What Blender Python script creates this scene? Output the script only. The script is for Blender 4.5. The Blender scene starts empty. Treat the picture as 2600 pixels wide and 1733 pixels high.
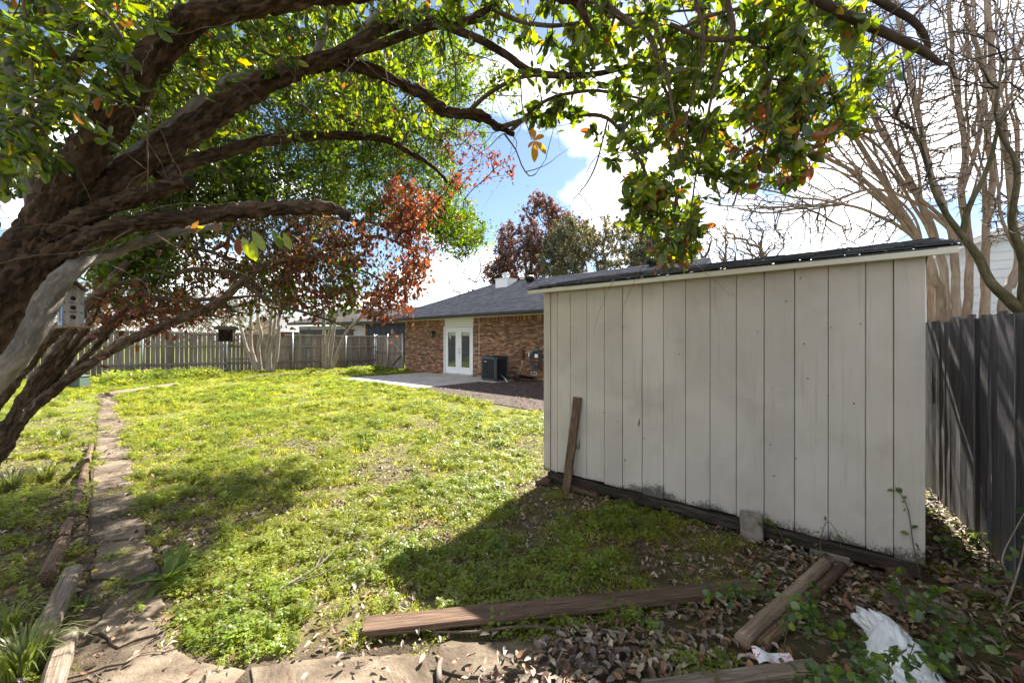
import bpy, bmesh, math, random
import numpy as np
from mathutils import Vector, Matrix, noise as mnoise

random.seed(7)
rng = np.random.default_rng(7)
R = math.radians
scene = bpy.context.scene

# ------------------------------------------------------------------ camera
FPX, CX, CY, CAMH = 1040.0, 1300.0, 866.5, 1.6
cam_data = bpy.data.cameras.new("camera")
cam = bpy.data.objects.new("camera", cam_data)
scene.collection.objects.link(cam)
cam.location = (0, 0, CAMH)
cam.rotation_euler = (R(90), 0, 0)
cam_data.sensor_width = 36.0
cam_data.lens = FPX / 2600.0 * 36.0
cam_data.clip_start = 0.05
cam_data.clip_end = 2000
scene.camera = cam

# ------------------------------------------------------------------ sky and sun
SUN_EL, SUN_AZ = 45.0, math.degrees(math.atan2(0.50, 0.866))     # azimuth clockwise from +Y
world = bpy.data.worlds.new("World")
scene.world = world
world.use_nodes = True
wn = world.node_tree
wn.nodes.clear()
def wnode(t, **kw):
    n = wn.nodes.new(t)
    for k, v in kw.items(): setattr(n, k, v)
    return n
sky = wnode('ShaderNodeTexSky', sky_type='NISHITA')
sky.sun_disc = False
sky.sun_elevation = R(SUN_EL)
sky.sun_rotation = R(SUN_AZ)
sky.air_density = 1.0
sky.dust_density = 0.3
sky.ozone_density = 3.0
tc = wnode('ShaderNodeTexCoord')
sep = wnode('ShaderNodeSeparateXYZ')
wn.links.new(tc.outputs['Generated'], sep.inputs[0])
mx = wnode('ShaderNodeMath', operation='MAXIMUM'); mx.inputs[1].default_value = 0.0
wn.links.new(sep.outputs['Z'], mx.inputs[0])
ad = wnode('ShaderNodeMath', operation='ADD'); ad.inputs[1].default_value = 0.16
wn.links.new(mx.outputs[0], ad.inputs[0])
dx = wnode('ShaderNodeMath', operation='DIVIDE'); dy = wnode('ShaderNodeMath', operation='DIVIDE')
wn.links.new(sep.outputs['X'], dx.inputs[0]); wn.links.new(ad.outputs[0], dx.inputs[1])
wn.links.new(sep.outputs['Y'], dy.inputs[0]); wn.links.new(ad.outputs[0], dy.inputs[1])
cmb = wnode('ShaderNodeCombineXYZ')
wn.links.new(dx.outputs[0], cmb.inputs[0]); wn.links.new(dy.outputs[0], cmb.inputs[1])
cmb.inputs[2].default_value = 3.7
cn = wnode('ShaderNodeTexNoise')
cn.inputs['Scale'].default_value = 1.15
cn.inputs['Detail'].default_value = 8.0
cn.inputs['Roughness'].default_value = 0.55
cn.inputs['Distortion'].default_value = 0.25
cmap = wnode('ShaderNodeMapping'); cmap.inputs['Location'].default_value = (18.42, 9.9, 25.3)
wn.links.new(cmb.outputs[0], cmap.inputs['Vector'])
wn.links.new(cmap.outputs[0], cn.inputs['Vector'])
cr = wnode('ShaderNodeValToRGB')
cr.color_ramp.elements[0].position = 0.485; cr.color_ramp.elements[0].color = (0, 0, 0, 1)
cr.color_ramp.elements[1].position = 0.60; cr.color_ramp.elements[1].color = (1, 1, 1, 1)
wn.links.new(cn.outputs['Fac'], cr.inputs[0])
cmix = wnode('ShaderNodeMixRGB')
cmix.inputs['Color2'].default_value = (13.5, 13.3, 13.2, 1)
wn.links.new(cr.outputs[0], cmix.inputs['Fac'])
wn.links.new(sky.outputs[0], cmix.inputs['Color1'])
bg = wnode('ShaderNodeBackground'); bg.inputs['Strength'].default_value = 0.05
wn.links.new(cmix.outputs[0], bg.inputs['Color'])
wo = wnode('ShaderNodeOutputWorld')
wn.links.new(bg.outputs[0], wo.inputs['Surface'])

sun_data = bpy.data.lights.new("sun", 'SUN')
sun_data.energy = 5.0
sun_data.angle = R(0.53)
sun_data.color = (1.0, 0.95, 0.86)
sun = bpy.data.objects.new("sun", sun_data)
scene.collection.objects.link(sun)
_sd = Vector((math.sin(R(SUN_AZ)) * math.cos(R(SUN_EL)), math.cos(R(SUN_AZ)) * math.cos(R(SUN_EL)), math.sin(R(SUN_EL))))
sun.rotation_euler = (-_sd).to_track_quat('-Z', 'Y').to_euler()
sun.location = (6, 10, 14)

scene.view_settings.view_transform = 'Standard'
scene.view_settings.look = 'None'
scene.view_settings.exposure = 1.95
scene.view_settings.gamma = 1.0
scene.view_settings.use_curve_mapping = False
scene.render.engine = 'CYCLES'
try:
    scene.cycles.use_denoising = True
    scene.cycles.max_bounces = 8
    scene.cycles.diffuse_bounces = 4
    scene.cycles.transparent_max_bounces = 8
except Exception:
    pass

# ------------------------------------------------------------------ helpers: space
D1 = Vector((-0.761, 0.649, 0)).normalized()     # along the long walls, away to the left
D2 = Vector((0.649, 0.761, 0)).normalized()      # through the walls, away to the right
ZUP = Vector((0, 0, 1))
def sstep(a, b, x):
    t = np.clip((x - a) / (b - a), 0, 1)
    return t * t * (3 - 2 * t)
def g(x, y):                                     # height of the ground
    x = np.asarray(x, float); y = np.asarray(y, float)
    return (0.12 * sstep(4.5, 13, y) + 0.12 * sstep(-6, -13, x)
            + 0.012 * np.sin(1.9 * x + 0.7 * y) * np.cos(1.3 * y - 0.4 * x))
def P(px, py, d):                                # a point of the yard seen at a pixel, d metres away
    return Vector(((px - CX) / FPX * d, d, CAMH + (CY - py) / FPX * d))
def G(px, py, h=0.0):                            # a point of the ground
    z = 0.0
    for _ in range(12):
        d = (CAMH - z - h) * FPX / (py - CY)
        z = float(g((px - CX) / FPX * d, d))
    return Vector(((px - CX) / FPX * d, d, z + h))
def inpoly(px, py, poly):
    px = np.asarray(px, float); py = np.asarray(py, float)
    r = np.zeros(px.shape, bool)
    n = len(poly)
    for i in range(n):
        x0, y0 = poly[i]; x1, y1 = poly[(i + 1) % n]
        if y0 == y1: continue
        c = ((y0 > py) != (y1 > py)) & (px < (x1 - x0) * (py - y0) / (y1 - y0) + x0)
        r ^= c
    return r

# ------------------------------------------------------------------ helpers: objects
COL = scene.collection
def tag(o, label=None, cat=None, group=None, kind=None):
    if label: o['label'] = label
    if cat: o['category'] = cat
    if group: o['group'] = group
    if kind: o['kind'] = kind
    return o
def empty(name, loc=(0, 0, 0), rz=0.0, **kw):
    o = bpy.data.objects.new(name, None)
    COL.objects.link(o)
    o.location = loc
    o.rotation_euler = (0, 0, rz)
    o.empty_display_size = 0.1
    return tag(o, **kw)
def link(name, mesh, parent=None, mat=None, **kw):
    if mat is not None and not mesh.materials: mesh.materials.append(mat)
    o = bpy.data.objects.new(name, mesh)
    COL.objects.link(o)
    if parent is not None: o.parent = parent
    return tag(o, **kw)
def mesh_np(name, verts, faces, cols=None, vecs=None, smooth=False):
    """verts (n,3), faces (m,k) all of one size, colours per vertex"""
    me = bpy.data.meshes.new(name)
    verts = np.ascontiguousarray(verts, np.float32); faces = np.ascontiguousarray(faces, np.int32)
    n, (m, k) = len(verts), faces.shape
    me.vertices.add(n); me.vertices.foreach_set('co', verts.ravel())
    me.loops.add(m * k); me.loops.foreach_set('vertex_index', faces.ravel())
    me.polygons.add(m)
    me.polygons.foreach_set('loop_start', np.arange(m, dtype=np.int32) * k)
    me.polygons.foreach_set('loop_total', np.full(m, k, np.int32))
    if smooth: me.polygons.foreach_set('use_smooth', np.ones(m, bool))
    me.update(calc_edges=True)
    if cols is not None:
        a = me.attributes.new('Col', 'FLOAT_COLOR', 'POINT')
        c = np.ones((n, 4), np.float32); c[:, :3] = cols
        a.data.foreach_set('color', c.ravel())
    if vecs is not None:
        a = me.attributes.new('bark', 'FLOAT_VECTOR', 'POINT')
        a.data.foreach_set('vector', np.ascontiguousarray(vecs, np.float32).ravel())
    return me

class MB:
    """collects boxes, prisms, lathes, tubes into one mesh"""
    def __init__(s): s.v, s.f, s.sm = [], [], []
    def add(s, vs, fs, smooth=False):
        o = len(s.v); s.v += [tuple(v) for v in vs]
        s.f += [tuple(i + o for i in f) for f in fs]; s.sm += [smooth] * len(fs); return s
    def box(s, c, size, ax=None, bev=0.0):
        """centre, full sizes, axes (three unit vectors)"""
        ax = ax or (Vector((1, 0, 0)), Vector((0, 1, 0)), Vector((0, 0, 1)))
        c = Vector(c)
        hx, hy, hz = [q / 2 for q in size]
        if bev <= 0:
            vs = [c + ax[0] * sx * hx + ax[1] * sy * hy + ax[2] * sz * hz for sx in (-1, 1) for sy in (-1, 1) for sz in (-1, 1)]
            fs = [(0, 1, 3, 2), (4, 6, 7, 5), (0, 4, 5, 1), (2, 3, 7, 6), (0, 2, 6, 4), (1, 5, 7, 3)]
            return s.add(vs, fs)
        bm = bmesh.new()
        bmesh.ops.create_cube(bm, size=1.0)
        for v in bm.verts: v.co = Vector((v.co.x * 2 * hx, v.co.y * 2 * hy, v.co.z * 2 * hz))
        bmesh.ops.bevel(bm, geom=bm.edges[:], offset=bev, segments=1, affect='EDGES')
        bm.verts.index_update()
        vs = [c + ax[0] * v.co.x + ax[1] * v.co.y + ax[2] * v.co.z for v in bm.verts]
        fs = [tuple(v.index for v in f.verts) for f in bm.faces]
        bm.free()
        return s.add(vs, fs)
    def prism(s, poly, vec):
        """extrude a polygon (list of points, in order) along vec"""
        n = len(poly); vec = Vector(vec)
        vs = [Vector(p) for p in poly] + [Vector(p) + vec for p in poly]
        fs = [tuple(range(n))[::-1], tuple(range(n, 2 * n))] + [(i, (i + 1) % n, n + (i + 1) % n, n + i) for i in range(n)]
        return s.add(vs, fs)
    def tube(s, pts, rad, n=8, cap=True, smooth=True):
        pts = [Vector(p) for p in pts]
        if not hasattr(rad, '__len__'): rad = [rad] * len(pts)
        t = (pts[1] - pts[0]).normalized()
        u = t.orthogonal().normalized()
        vs, fs = [], []
        for i, p in enumerate(pts):
            t = (pts[min(i + 1, len(pts) - 1)] - pts[max(i - 1, 0)]).normalized()
            u = (u - t * u.dot(t)).normalized(); w = t.cross(u)
            for k in range(n):
                a = 2 * math.pi * k / n
                vs.append(p + (u * math.cos(a) + w * math.sin(a)) * rad[i])
        for i in range(len(pts) - 1):
            for k in range(n):
                fs.append((i * n + k, i * n + (k + 1) % n, (i + 1) * n + (k + 1) % n, (i + 1) * n + k))
        s.add(vs, fs, smooth)
        if cap:
            o = len(s.v) - len(vs)
            s.f.append(tuple(o + k for k in range(n))[::-1]); s.sm.append(False)
            s.f.append(tuple(o + (len(pts) - 1) * n + k for k in range(n))); s.sm.append(False)
        return s
    def lathe(s, c, prof, n=20, smooth=True):
        """profile [(r, z)], centre c"""
        c = Vector(c); vs, fs = [], []
        for r, z in prof:
            for k in range(n):
                a = 2 * math.pi * k / n
                vs.append(c + Vector((r * math.cos(a), r * math.sin(a), z)))
        for i in range(len(prof) - 1):
            for k in range(n):
                fs.append((i * n + k, i * n + (k + 1) % n, (i + 1) * n + (k + 1) % n, (i + 1) * n + k))
        return s.add(vs, fs, smooth)
    def mesh(s, name):
        me = bpy.data.meshes.new(name)
        me.from_pydata(s.v, [], s.f)
        me.polygons.foreach_set('use_smooth', s.sm)
        me.update()
        return me
    def build(s, name, mat, parent=None, **kw):
        return link(name, s.mesh(name), parent, mat, **kw)

# ------------------------------------------------------------------ helpers: materials
def newmat(name):
    m = bpy.data.materials.new(name)
    m.use_nodes = True
    nt = m.node_tree
    b = nt.nodes['Principled BSDF']
    return m, nt, b
def nd(nt, t, **kw):
    n = nt.nodes.new(t)
    for k, v in kw.items(): setattr(n, k, v)
    return n
def ramp(nt, stops, fac):
    r = nd(nt, 'ShaderNodeValToRGB')
    e = r.color_ramp.elements
    while len(e) > 1: e.remove(e[-1])
    e[0].position = stops[0][0]; e[0].color = (*stops[0][1], 1)
    for p, c in stops[1:]:
        q = e.new(p); q.color = (*c, 1)
    nt.links.new(fac, r.inputs[0])
    return r.outputs[0]
def noise_tex(nt, vec, scale, detail=4, rough=0.55, dist=0.0, stretch=None):
    if stretch is not None:
        mp = nd(nt, 'ShaderNodeMapping')
        mp.inputs['Scale'].default_value = stretch
        nt.links.new(vec, mp.inputs['Vector']); vec = mp.outputs[0]
    n = nd(nt, 'ShaderNodeTexNoise')
    n.inputs['Scale'].default_value = scale; n.inputs['Detail'].default_value = detail
    n.inputs['Roughness'].default_value = rough; n.inputs['Distortion'].default_value = dist
    nt.links.new(vec, n.inputs['Vector'])
    return n.outputs['Fac']
def coord(nt, kind='Object'):
    return nd(nt, 'ShaderNodeTexCoord').outputs[kind]
def position(nt):
    return nd(nt, 'ShaderNodeNewGeometry').outputs['Position']
def mixc(nt, a, b, fac, mode='MIX'):
    m = nd(nt, 'ShaderNodeMixRGB', blend_type=mode)
    for s, v in (('Color1', a), ('Color2', b)):
        if isinstance(v, tuple): m.inputs[s].default_value = (*v, 1)
        else: nt.links.new(v, m.inputs[s])
    if isinstance(fac, (int, float)): m.inputs['Fac'].default_value = fac
    else: nt.links.new(fac, m.inputs['Fac'])
    return m.outputs[0]
def math_n(nt, op, a, b=None, clamp=False):
    m = nd(nt, 'ShaderNodeMath', operation=op); m.use_clamp = clamp
    for i, v in enumerate((a, b)):
        if v is None: continue
        if isinstance(v, (int, float)): m.inputs[i].default_value = v
        else: nt.links.new(v, m.inputs[i])
    return m.outputs[0]
def maprange(nt, v, a, b, c=0.0, d=1.0):
    m = nd(nt, 'ShaderNodeMapRange')
    nt.links.new(v, m.inputs['Value'])
    for k, q in (('From Min', a), ('From Max', b), ('To Min', c), ('To Max', d)): m.inputs[k].default_value = q
    return m.outputs[0]
def bump(nt, b, h, strength=0.4, dist=0.01):
    n = nd(nt, 'ShaderNodeBump')
    n.inputs['Strength'].default_value = strength; n.inputs['Distance'].default_value = dist
    nt.links.new(h, n.inputs['Height']); nt.links.new(n.outputs[0], b.inputs['Normal'])
def orandom(nt): return nd(nt, 'ShaderNodeObjectInfo').outputs['Random']
def value_var(nt, col, rnd, lo=0.75, hi=1.25):
    """multiply a colour by a per-object factor"""
    f = maprange(nt, rnd, 0, 1, lo, hi)
    v = nd(nt, 'ShaderNodeHueSaturation')
    nt.links.new(f, v.inputs['Value']); nt.links.new(col, v.inputs['Color'])
    return v.outputs[0]

def M_plain(name, col, rough=0.6, metal=0.0, var=0.12, scale=20, bmp=0.0, spec=0.5):
    m, nt, b = newmat(name)
    n = noise_tex(nt, coord(nt), scale, 5)
    c = ramp(nt, [(0.3, tuple(q * (1 - var) for q in col)), (0.7, tuple(min(1, q * (1 + var)) for q in col))], n)
    nt.links.new(c, b.inputs['Base Color'])
    b.inputs['Roughness'].default_value = rough; b.inputs['Metallic'].default_value = metal
    b.inputs['Specular IOR Level'].default_value = spec
    if bmp: bump(nt, b, n, bmp, 0.01)
    return m
def M_wood(name, dark, mid, light, stretch=(14, 14, 1.0), rough=0.85, var=(0.75, 1.2), scale=3.0, bmp=0.5):
    """weathered boards, grain along local z"""
    m, nt, b = newmat(name)
    co = coord(nt)
    rnd = orandom(nt)
    off = nd(nt, 'ShaderNodeVectorMath', operation='ADD')
    cb = nd(nt, 'ShaderNodeCombineXYZ')
    for i in range(3): nt.links.new(math_n(nt, 'MULTIPLY', rnd, 37.0 + 11 * i), cb.inputs[i])
    nt.links.new(co, off.inputs[0]); nt.links.new(cb.outputs[0], off.inputs[1])
    n1 = noise_tex(nt, off.outputs[0], scale, 6, 0.65, 0.3, stretch)
    n2 = noise_tex(nt, off.outputs[0], scale * 0.35, 3, 0.5, 0.0, (3, 3, 1))
    c = ramp(nt, [(0.28, dark), (0.5, mid), (0.72, light)], n1)
    c = mixc(nt, c, tuple(q * 0.6 for q in dark), maprange(nt, n2, 0.5, 0.75, 0, 0.6))
    c = value_var(nt, c, rnd, *var)
    nt.links.new(c, b.inputs['Base Color'])
    b.inputs['Roughness'].default_value = rough
    b.inputs['Specular IOR Level'].default_value = 0.2
    bump(nt, b, n1, bmp, 0.004)
    return m
def M_leaf(name, trans=0.58, gloss=0.12, rough=0.35, boost=1.0, through=2.6, tint=(1.25, 1.2, 0.45)):
    """leaf colour from the Col attribute, light passes through warmer"""
    m, nt, b = newmat(name)
    at = nd(nt, 'ShaderNodeAttribute'); at.attribute_name = 'Col'
    n = noise_tex(nt, position(nt), 45.0, 2)
    col = value_var(nt, at.outputs['Color'], n, 0.75 * boost, 1.25 * boost)
    dif = nd(nt, 'ShaderNodeBsdfDiffuse'); nt.links.new(col, dif.inputs['Color'])
    tr = nd(nt, 'ShaderNodeBsdfTranslucent')
    tcol = mixc(nt, col, tint, 1.0, 'MULTIPLY')
    v = nd(nt, 'ShaderNodeHueSaturation'); v.inputs['Value'].default_value = through; v.inputs['Saturation'].default_value = 1.05
    nt.links.new(tcol, v.inputs['Color']); nt.links.new(v.outputs[0], tr.inputs['Color'])
    mx1 = nd(nt, 'ShaderNodeMixShader'); mx1.inputs[0].default_value = trans
    nt.links.new(dif.outputs[0], mx1.inputs[1]); nt.links.new(tr.outputs[0], mx1.inputs[2])
    gl = nd(nt, 'ShaderNodeBsdfGlossy'); gl.inputs['Roughness'].default_value = rough
    mx2 = nd(nt, 'ShaderNodeMixShader'); mx2.inputs[0].default_value = gloss
    mx2.inputs[0].default_value = gloss * 0.5
    nt.links.new(mx1.outputs[0], mx2.inputs[1]); nt.links.new(gl.outputs[0], mx2.inputs[2])
    nt.links.new(mx2.outputs[0], nt.nodes['Material Output'].inputs['Surface'])
    nt.nodes.remove(b)
    return m
def M_bark(name, dark, mid, light, crack=9.0, bmp=0.9, dist=0.02, smooth=False, along=0.35):
    m, nt, b = newmat(name)
    at = nd(nt, 'ShaderNodeAttribute'); at.attribute_name = 'bark'
    v = at.outputs['Vector']
    mp = nd(nt, 'ShaderNodeMapping'); mp.inputs['Scale'].default_value = (1, 1, along)
    nt.links.new(v, mp.inputs['Vector'])
    n1 = noise_tex(nt, mp.outputs[0], 22.0, 6, 0.65, 0.4)
    n0 = noise_tex(nt, mp.outputs[0], 5.0, 4, 0.6)
    c = ramp(nt, [(0.33, dark), (0.5, mid), (0.66, light)], mixc(nt, n1, n0, 0.45))
    h = n1
    n5 = noise_tex(nt, mp.outputs[0], 75.0, 5, 0.7, 0.3)
    c = mixc(nt, c, light, maprange(nt, n5, 0.54, 0.72, 0.0, 0.8))
    c = mixc(nt, c, dark, maprange(nt, n5, 0.42, 0.25, 0.0, 0.6))
    h = math_n(nt, 'ADD', n1, math_n(nt, 'MULTIPLY', n5, 0.6))
    if not smooth:                               # flaking plates, each of its own brown
        wv = nd(nt, 'ShaderNodeVectorMath', operation='ADD')
        nz = nd(nt, 'ShaderNodeTexNoise'); nz.inputs['Scale'].default_value = 18; nz.inputs['Detail'].default_value = 4
        nt.links.new(mp.outputs[0], nz.inputs['Vector'])
        sc = nd(nt, 'ShaderNodeVectorMath', operation='SCALE'); sc.inputs['Scale'].default_value = 0.05
        nt.links.new(nz.outputs['Color'], sc.inputs[0])
        nt.links.new(mp.outputs[0], wv.inputs[0]); nt.links.new(sc.outputs[0], wv.inputs[1])
        vo = nd(nt, 'ShaderNodeTexVoronoi'); vo.inputs['Scale'].default_value = crack * 2.4
        nt.links.new(wv.outputs[0], vo.inputs['Vector'])
        sp = nd(nt, 'ShaderNodeSeparateColor'); nt.links.new(vo.outputs['Color'], sp.inputs[0])
        plate = ramp(nt, [(0.0, tuple(q * 0.7 for q in dark)), (0.4, mid), (0.62, (light[0] * 1.05, light[1] * 0.8, light[2] * 0.62)), (0.8, light), (1.0, tuple(q * 1.35 for q in light))], sp.outputs[0])
        c = mixc(nt, c, plate, 0.34)
        h = math_n(nt, 'ADD', h, math_n(nt, 'MULTIPLY', sp.outputs[1], 0.8))
    nt.links.new(c, b.inputs['Base Color'])
    b.inputs['Roughness'].default_value = 0.9
    b.inputs['Specular IOR Level'].default_value = 0.2
    bump(nt, b, h, bmp, dist)
    return m
# ------------------------------------------------------------------ parenting in world space
PM = {}
def place(o, mw, parent=None):
    """give o the world matrix mw, under parent"""
    if parent is not None:
        o.parent = parent
        o.matrix_parent_inverse = PM.get(parent.name, Matrix.Identity(4)).inverted()
    o.matrix_basis = mw
    PM[o.name] = mw.copy()
    return o
def thing(name, loc, label, cat, group=None):
    o = empty(name, (0, 0, 0), label=label, cat=cat, group=group)
    return place(o, Matrix.Translation(Vector(loc)))
def frame_m(loc, x, y, z):
    m = Matrix((x, y, z)).transposed().to_4x4(); m.translation = Vector(loc)
    return m
def part(mb, name, mat, parent=None, mw=None, **kw):
    """mesh given in world space (mw None) or in the frame mw"""
    me = mb if isinstance(mb, bpy.types.Mesh) else mb.mesh(name)
    if mat is not None and not me.materials: me.materials.append(mat)
    o = bpy.data.objects.new(name, me); COL.objects.link(o)
    place(o, mw if mw is not None else Matrix.Identity(4), parent)
    return tag(o, **kw)
def rough_board_mesh(name, w, t, L, seg=6, jit=0.004, bev=0.004, dogear=0.0, seed=0):
    """a board, width along x, thickness along y, length along z from 0"""
    rr = random.Random(seed)
    rows = []
    for i in range(seg + 1):
        z = L * i / seg
        hw = w / 2 + rr.uniform(-jit, jit) * 0.5; hw2 = w / 2 + rr.uniform(-jit, jit) * 0.5
        oy = rr.uniform(-jit, jit) * 0.6
        if dogear and i == seg: hw -= dogear; hw2 -= dogear
        dz = rr.uniform(-jit, jit) if i in (0, seg) else 0
        rows.append((-hw, hw2, oy, z + dz))
        if dogear and i == seg - 1:
            rows[-1] = (-hw, hw2, oy, L - dogear)
    v, f = [], []
    for a, b_, oy, z in rows:
        h = t / 2
        v += [(a + bev, oy - h, z), (b_ - bev, oy - h, z), (b_, oy - h + bev, z), (b_, oy + h - bev, z),
              (b_ - bev, oy + h, z), (a + bev, oy + h, z), (a, oy + h - bev, z), (a, oy - h + bev, z)]
    n = 8
    for i in range(len(rows) - 1):
        for k in range(n): f.append((i * n + k, i * n + (k + 1) % n, (i + 1) * n + (k + 1) % n, (i + 1) * n + k))
    f.append(tuple(range(n))[::-1]); f.append(tuple((len(rows) - 1) * n + k for k in range(n)))
    me = bpy.data.meshes.new(name); me.from_pydata(v, [], f); me.update()
    return me
def board(name, p0, p1, w, t, face, mat, parent=None, seg=6, jit=0.004, bev=0.004, seed=0, mesh=None, **kw):
    """board from p0 to p1 (its length is local z); face: direction its wide side looks (local -y)"""
    p0, p1 = Vector(p0), Vector(p1)
    z = (p1 - p0).normalized(); y = -Vector(face); y = (y - z * y.dot(z)).normalized(); x = y.cross(z)
    me = mesh or rough_board_mesh(name, w, t, (p1 - p0).length, seg, jit, bev, 0.0, seed)
    return part(me, name, mat, parent, frame_m(p0, x, y, z), **kw)

# ------------------------------------------------------------------ materials of the setting
def make_ground_mat():
    m, nt, b = newmat('soil')
    p = position(nt)
    n1 = noise_tex(nt, p, 0.9, 6, 0.6, 0.3); n2 = noise_tex(nt, p, 9.0, 8, 0.65)
    n3 = noise_tex(nt, p, 60.0, 4, 0.6)
    dirt = ramp(nt, [(0.3, (0.045, 0.030, 0.020)), (0.5, (0.10, 0.070, 0.047)), (0.72, (0.19, 0.145, 0.10))], n2)
    moss = ramp(nt, [(0.3, (0.08, 0.10, 0.02)), (0.55, (0.17, 0.18, 0.04)), (0.75, (0.26, 0.22, 0.12))], n3)
    sx = nd(nt, 'ShaderNodeSeparateXYZ'); nt.links.new(p, sx.inputs[0])
    far = maprange(nt, sx.outputs['Y'], 3.5, 9.0, 0.0, 0.75)
    c = mixc(nt, dirt, moss, math_n(nt, 'ADD', far, maprange(nt, n1, 0.35, 0.6, 0.0, 0.4), True))
    nt.links.new(c, b.inputs['Base Color'])
    b.inputs['Roughness'].default_value = 0.95; b.inputs['Specular IOR Level'].default_value = 0.15
    bump(nt, b, math_n(nt, 'ADD', n2, math_n(nt, 'MULTIPLY', n3, 0.5)), 0.8, 0.03)
    return m
def make_stone_mat():
    m, nt, b = newmat('sandstone')
    p = position(nt)
    n1 = noise_tex(nt, p, 3.5, 8, 0.65, 0.6); n2 = noise_tex(nt, p, 26.0, 6, 0.7)
    c = ramp(nt, [(0.3, (0.060, 0.045, 0.031)), (0.45, (0.130, 0.098, 0.069)), (0.62, (0.225, 0.178, 0.128)), (0.8, (0.115, 0.080, 0.054))], n1)
    c = mixc(nt, c, (0.10, 0.07, 0.05), maprange(nt, n2, 0.52, 0.75, 0, 0.7))
    c = value_var(nt, c, orandom(nt), 0.85, 1.15)
    nt.links.new(c, b.inputs['Base Color'])
    b.inputs['Roughness'].default_value = 0.9; b.inputs['Specular IOR Level'].default_value = 0.2
    vo = nd(nt, 'ShaderNodeTexVoronoi'); vo.inputs['Scale'].default_value = 11; nt.links.new(p, vo.inputs['Vector'])
    bump(nt, b, math_n(nt, 'ADD', n1, math_n(nt, 'MULTIPLY', n2, 0.5)), 0.9, 0.03)
    return m
def make_path_mat():
    m, nt, b = newmat('path_dirt')
    p = position(nt)
    n1 = noise_tex(nt, p, 4.0, 8, 0.65, 0.4); n2 = noise_tex(nt, p, 70.0, 4, 0.7)
    c = ramp(nt, [(0.3, (0.060, 0.045, 0.030)), (0.5, (0.125, 0.095, 0.066)), (0.75, (0.215, 0.17, 0.122))], n1)
    c = mixc(nt, c, (0.13, 0.09, 0.06), maprange(nt, n2, 0.55, 0.8, 0, 0.7))
    nt.links.new(c, b.inputs['Base Color'])
    b.inputs['Roughness'].default_value = 0.95; b.inputs['Specular IOR Level'].default_value = 0.15
    bump(nt, b, math_n(nt, 'ADD', math_n(nt, 'MULTIPLY', n1, 1.5), n2), 1.0, 0.03)
    return m
def make_shed_mat():
    m, nt, b = newmat('shed_paint')
    p = position(nt)
    rnd = orandom(nt)
    sx = nd(nt, 'ShaderNodeSeparateXYZ'); nt.links.new(p, sx.inputs[0])
    grain = noise_tex(nt, p, 3.0, 6, 0.65, 1.2, (12, 12, 0.8))
    blot = noise_tex(nt, p, 1.3, 5, 0.6, 0.6)
    c = ramp(nt, [(0.3, (0.455, 0.405, 0.36)), (0.6, (0.565, 0.51, 0.46))], blot)
    c = value_var(nt, c, rnd, 0.95, 1.04)
    smut = noise_tex(nt, p, 2.2, 4, 0.6, 0.5)
    c = mixc(nt, c, (0.22, 0.20, 0.172), maprange(nt, smut, 0.52, 0.74, 0, 0.32))
    drip = noise_tex(nt, p, 2.6, 5, 0.65, 0.4, (9, 9, 0.5))
    c = mixc(nt, c, (0.30, 0.27, 0.23), maprange(nt, drip, 0.56, 0.75, 0, 0.45))
    # mildew creeping up from the sill
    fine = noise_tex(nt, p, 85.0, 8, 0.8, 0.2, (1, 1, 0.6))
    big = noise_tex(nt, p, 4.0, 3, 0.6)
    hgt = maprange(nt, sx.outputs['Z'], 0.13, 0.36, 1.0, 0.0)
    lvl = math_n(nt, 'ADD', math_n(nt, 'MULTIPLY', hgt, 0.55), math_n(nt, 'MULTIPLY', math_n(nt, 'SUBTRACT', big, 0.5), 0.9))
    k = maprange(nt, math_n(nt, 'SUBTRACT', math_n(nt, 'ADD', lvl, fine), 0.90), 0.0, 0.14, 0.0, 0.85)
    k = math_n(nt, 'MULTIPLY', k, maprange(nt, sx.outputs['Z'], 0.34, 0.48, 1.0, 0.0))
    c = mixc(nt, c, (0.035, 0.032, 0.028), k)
    # nail heads and specks
    vo = nd(nt, 'ShaderNodeTexVoronoi'); vo.inputs['Scale'].default_value = 7.5; nt.links.new(p, vo.inputs['Vector'])
    c = mixc(nt, (0.08, 0.065, 0.05), c, maprange(nt, vo.outputs['Distance'], 0.035, 0.055))
    nt.links.new(c, b.inputs['Base Color'])
    b.inputs['Roughness'].default_value = 0.55
    b.inputs['Specular IOR Level'].default_value = 0.35
    bump(nt, b, math_n(nt, 'ADD', grain, math_n(nt, 'MULTIPLY', blot, 1.5)), 0.5, 0.008)
    return m
def make_shingle_mat(name, dark, light):
    m, nt, b = newmat(name)
    at = nd(nt, 'ShaderNodeAttribute'); at.attribute_name = 'Col'
    n = noise_tex(nt, position(nt), 90.0, 4, 0.7)
    c = mixc(nt, dark, light, at.outputs['Fac'])
    c = value_var(nt, c, n, 0.6, 1.4)
    nt.links.new(c, b.inputs['Base Color'])
    b.inputs['Roughness'].default_value = 0.85; b.inputs['Specular IOR Level'].default_value = 0.3
    bump(nt, b, n, 0.5, 0.004)
    return m
def make_brick_mat():
    m, nt, b = newmat('brick')
    at = nd(nt, 'ShaderNodeAttribute'); at.attribute_name = 'Col'
    n = noise_tex(nt, position(nt), 18.0, 5, 0.7)
    c = value_var(nt, at.outputs['Color'], n, 0.65, 1.35)
    nt.links.new(c, b.inputs['Base Color'])
    b.inputs['Roughness'].default_value = 0.9; b.inputs['Specular IOR Level'].default_value = 0.2
    bump(nt, b, n, 0.5, 0.006)
    return m
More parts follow.
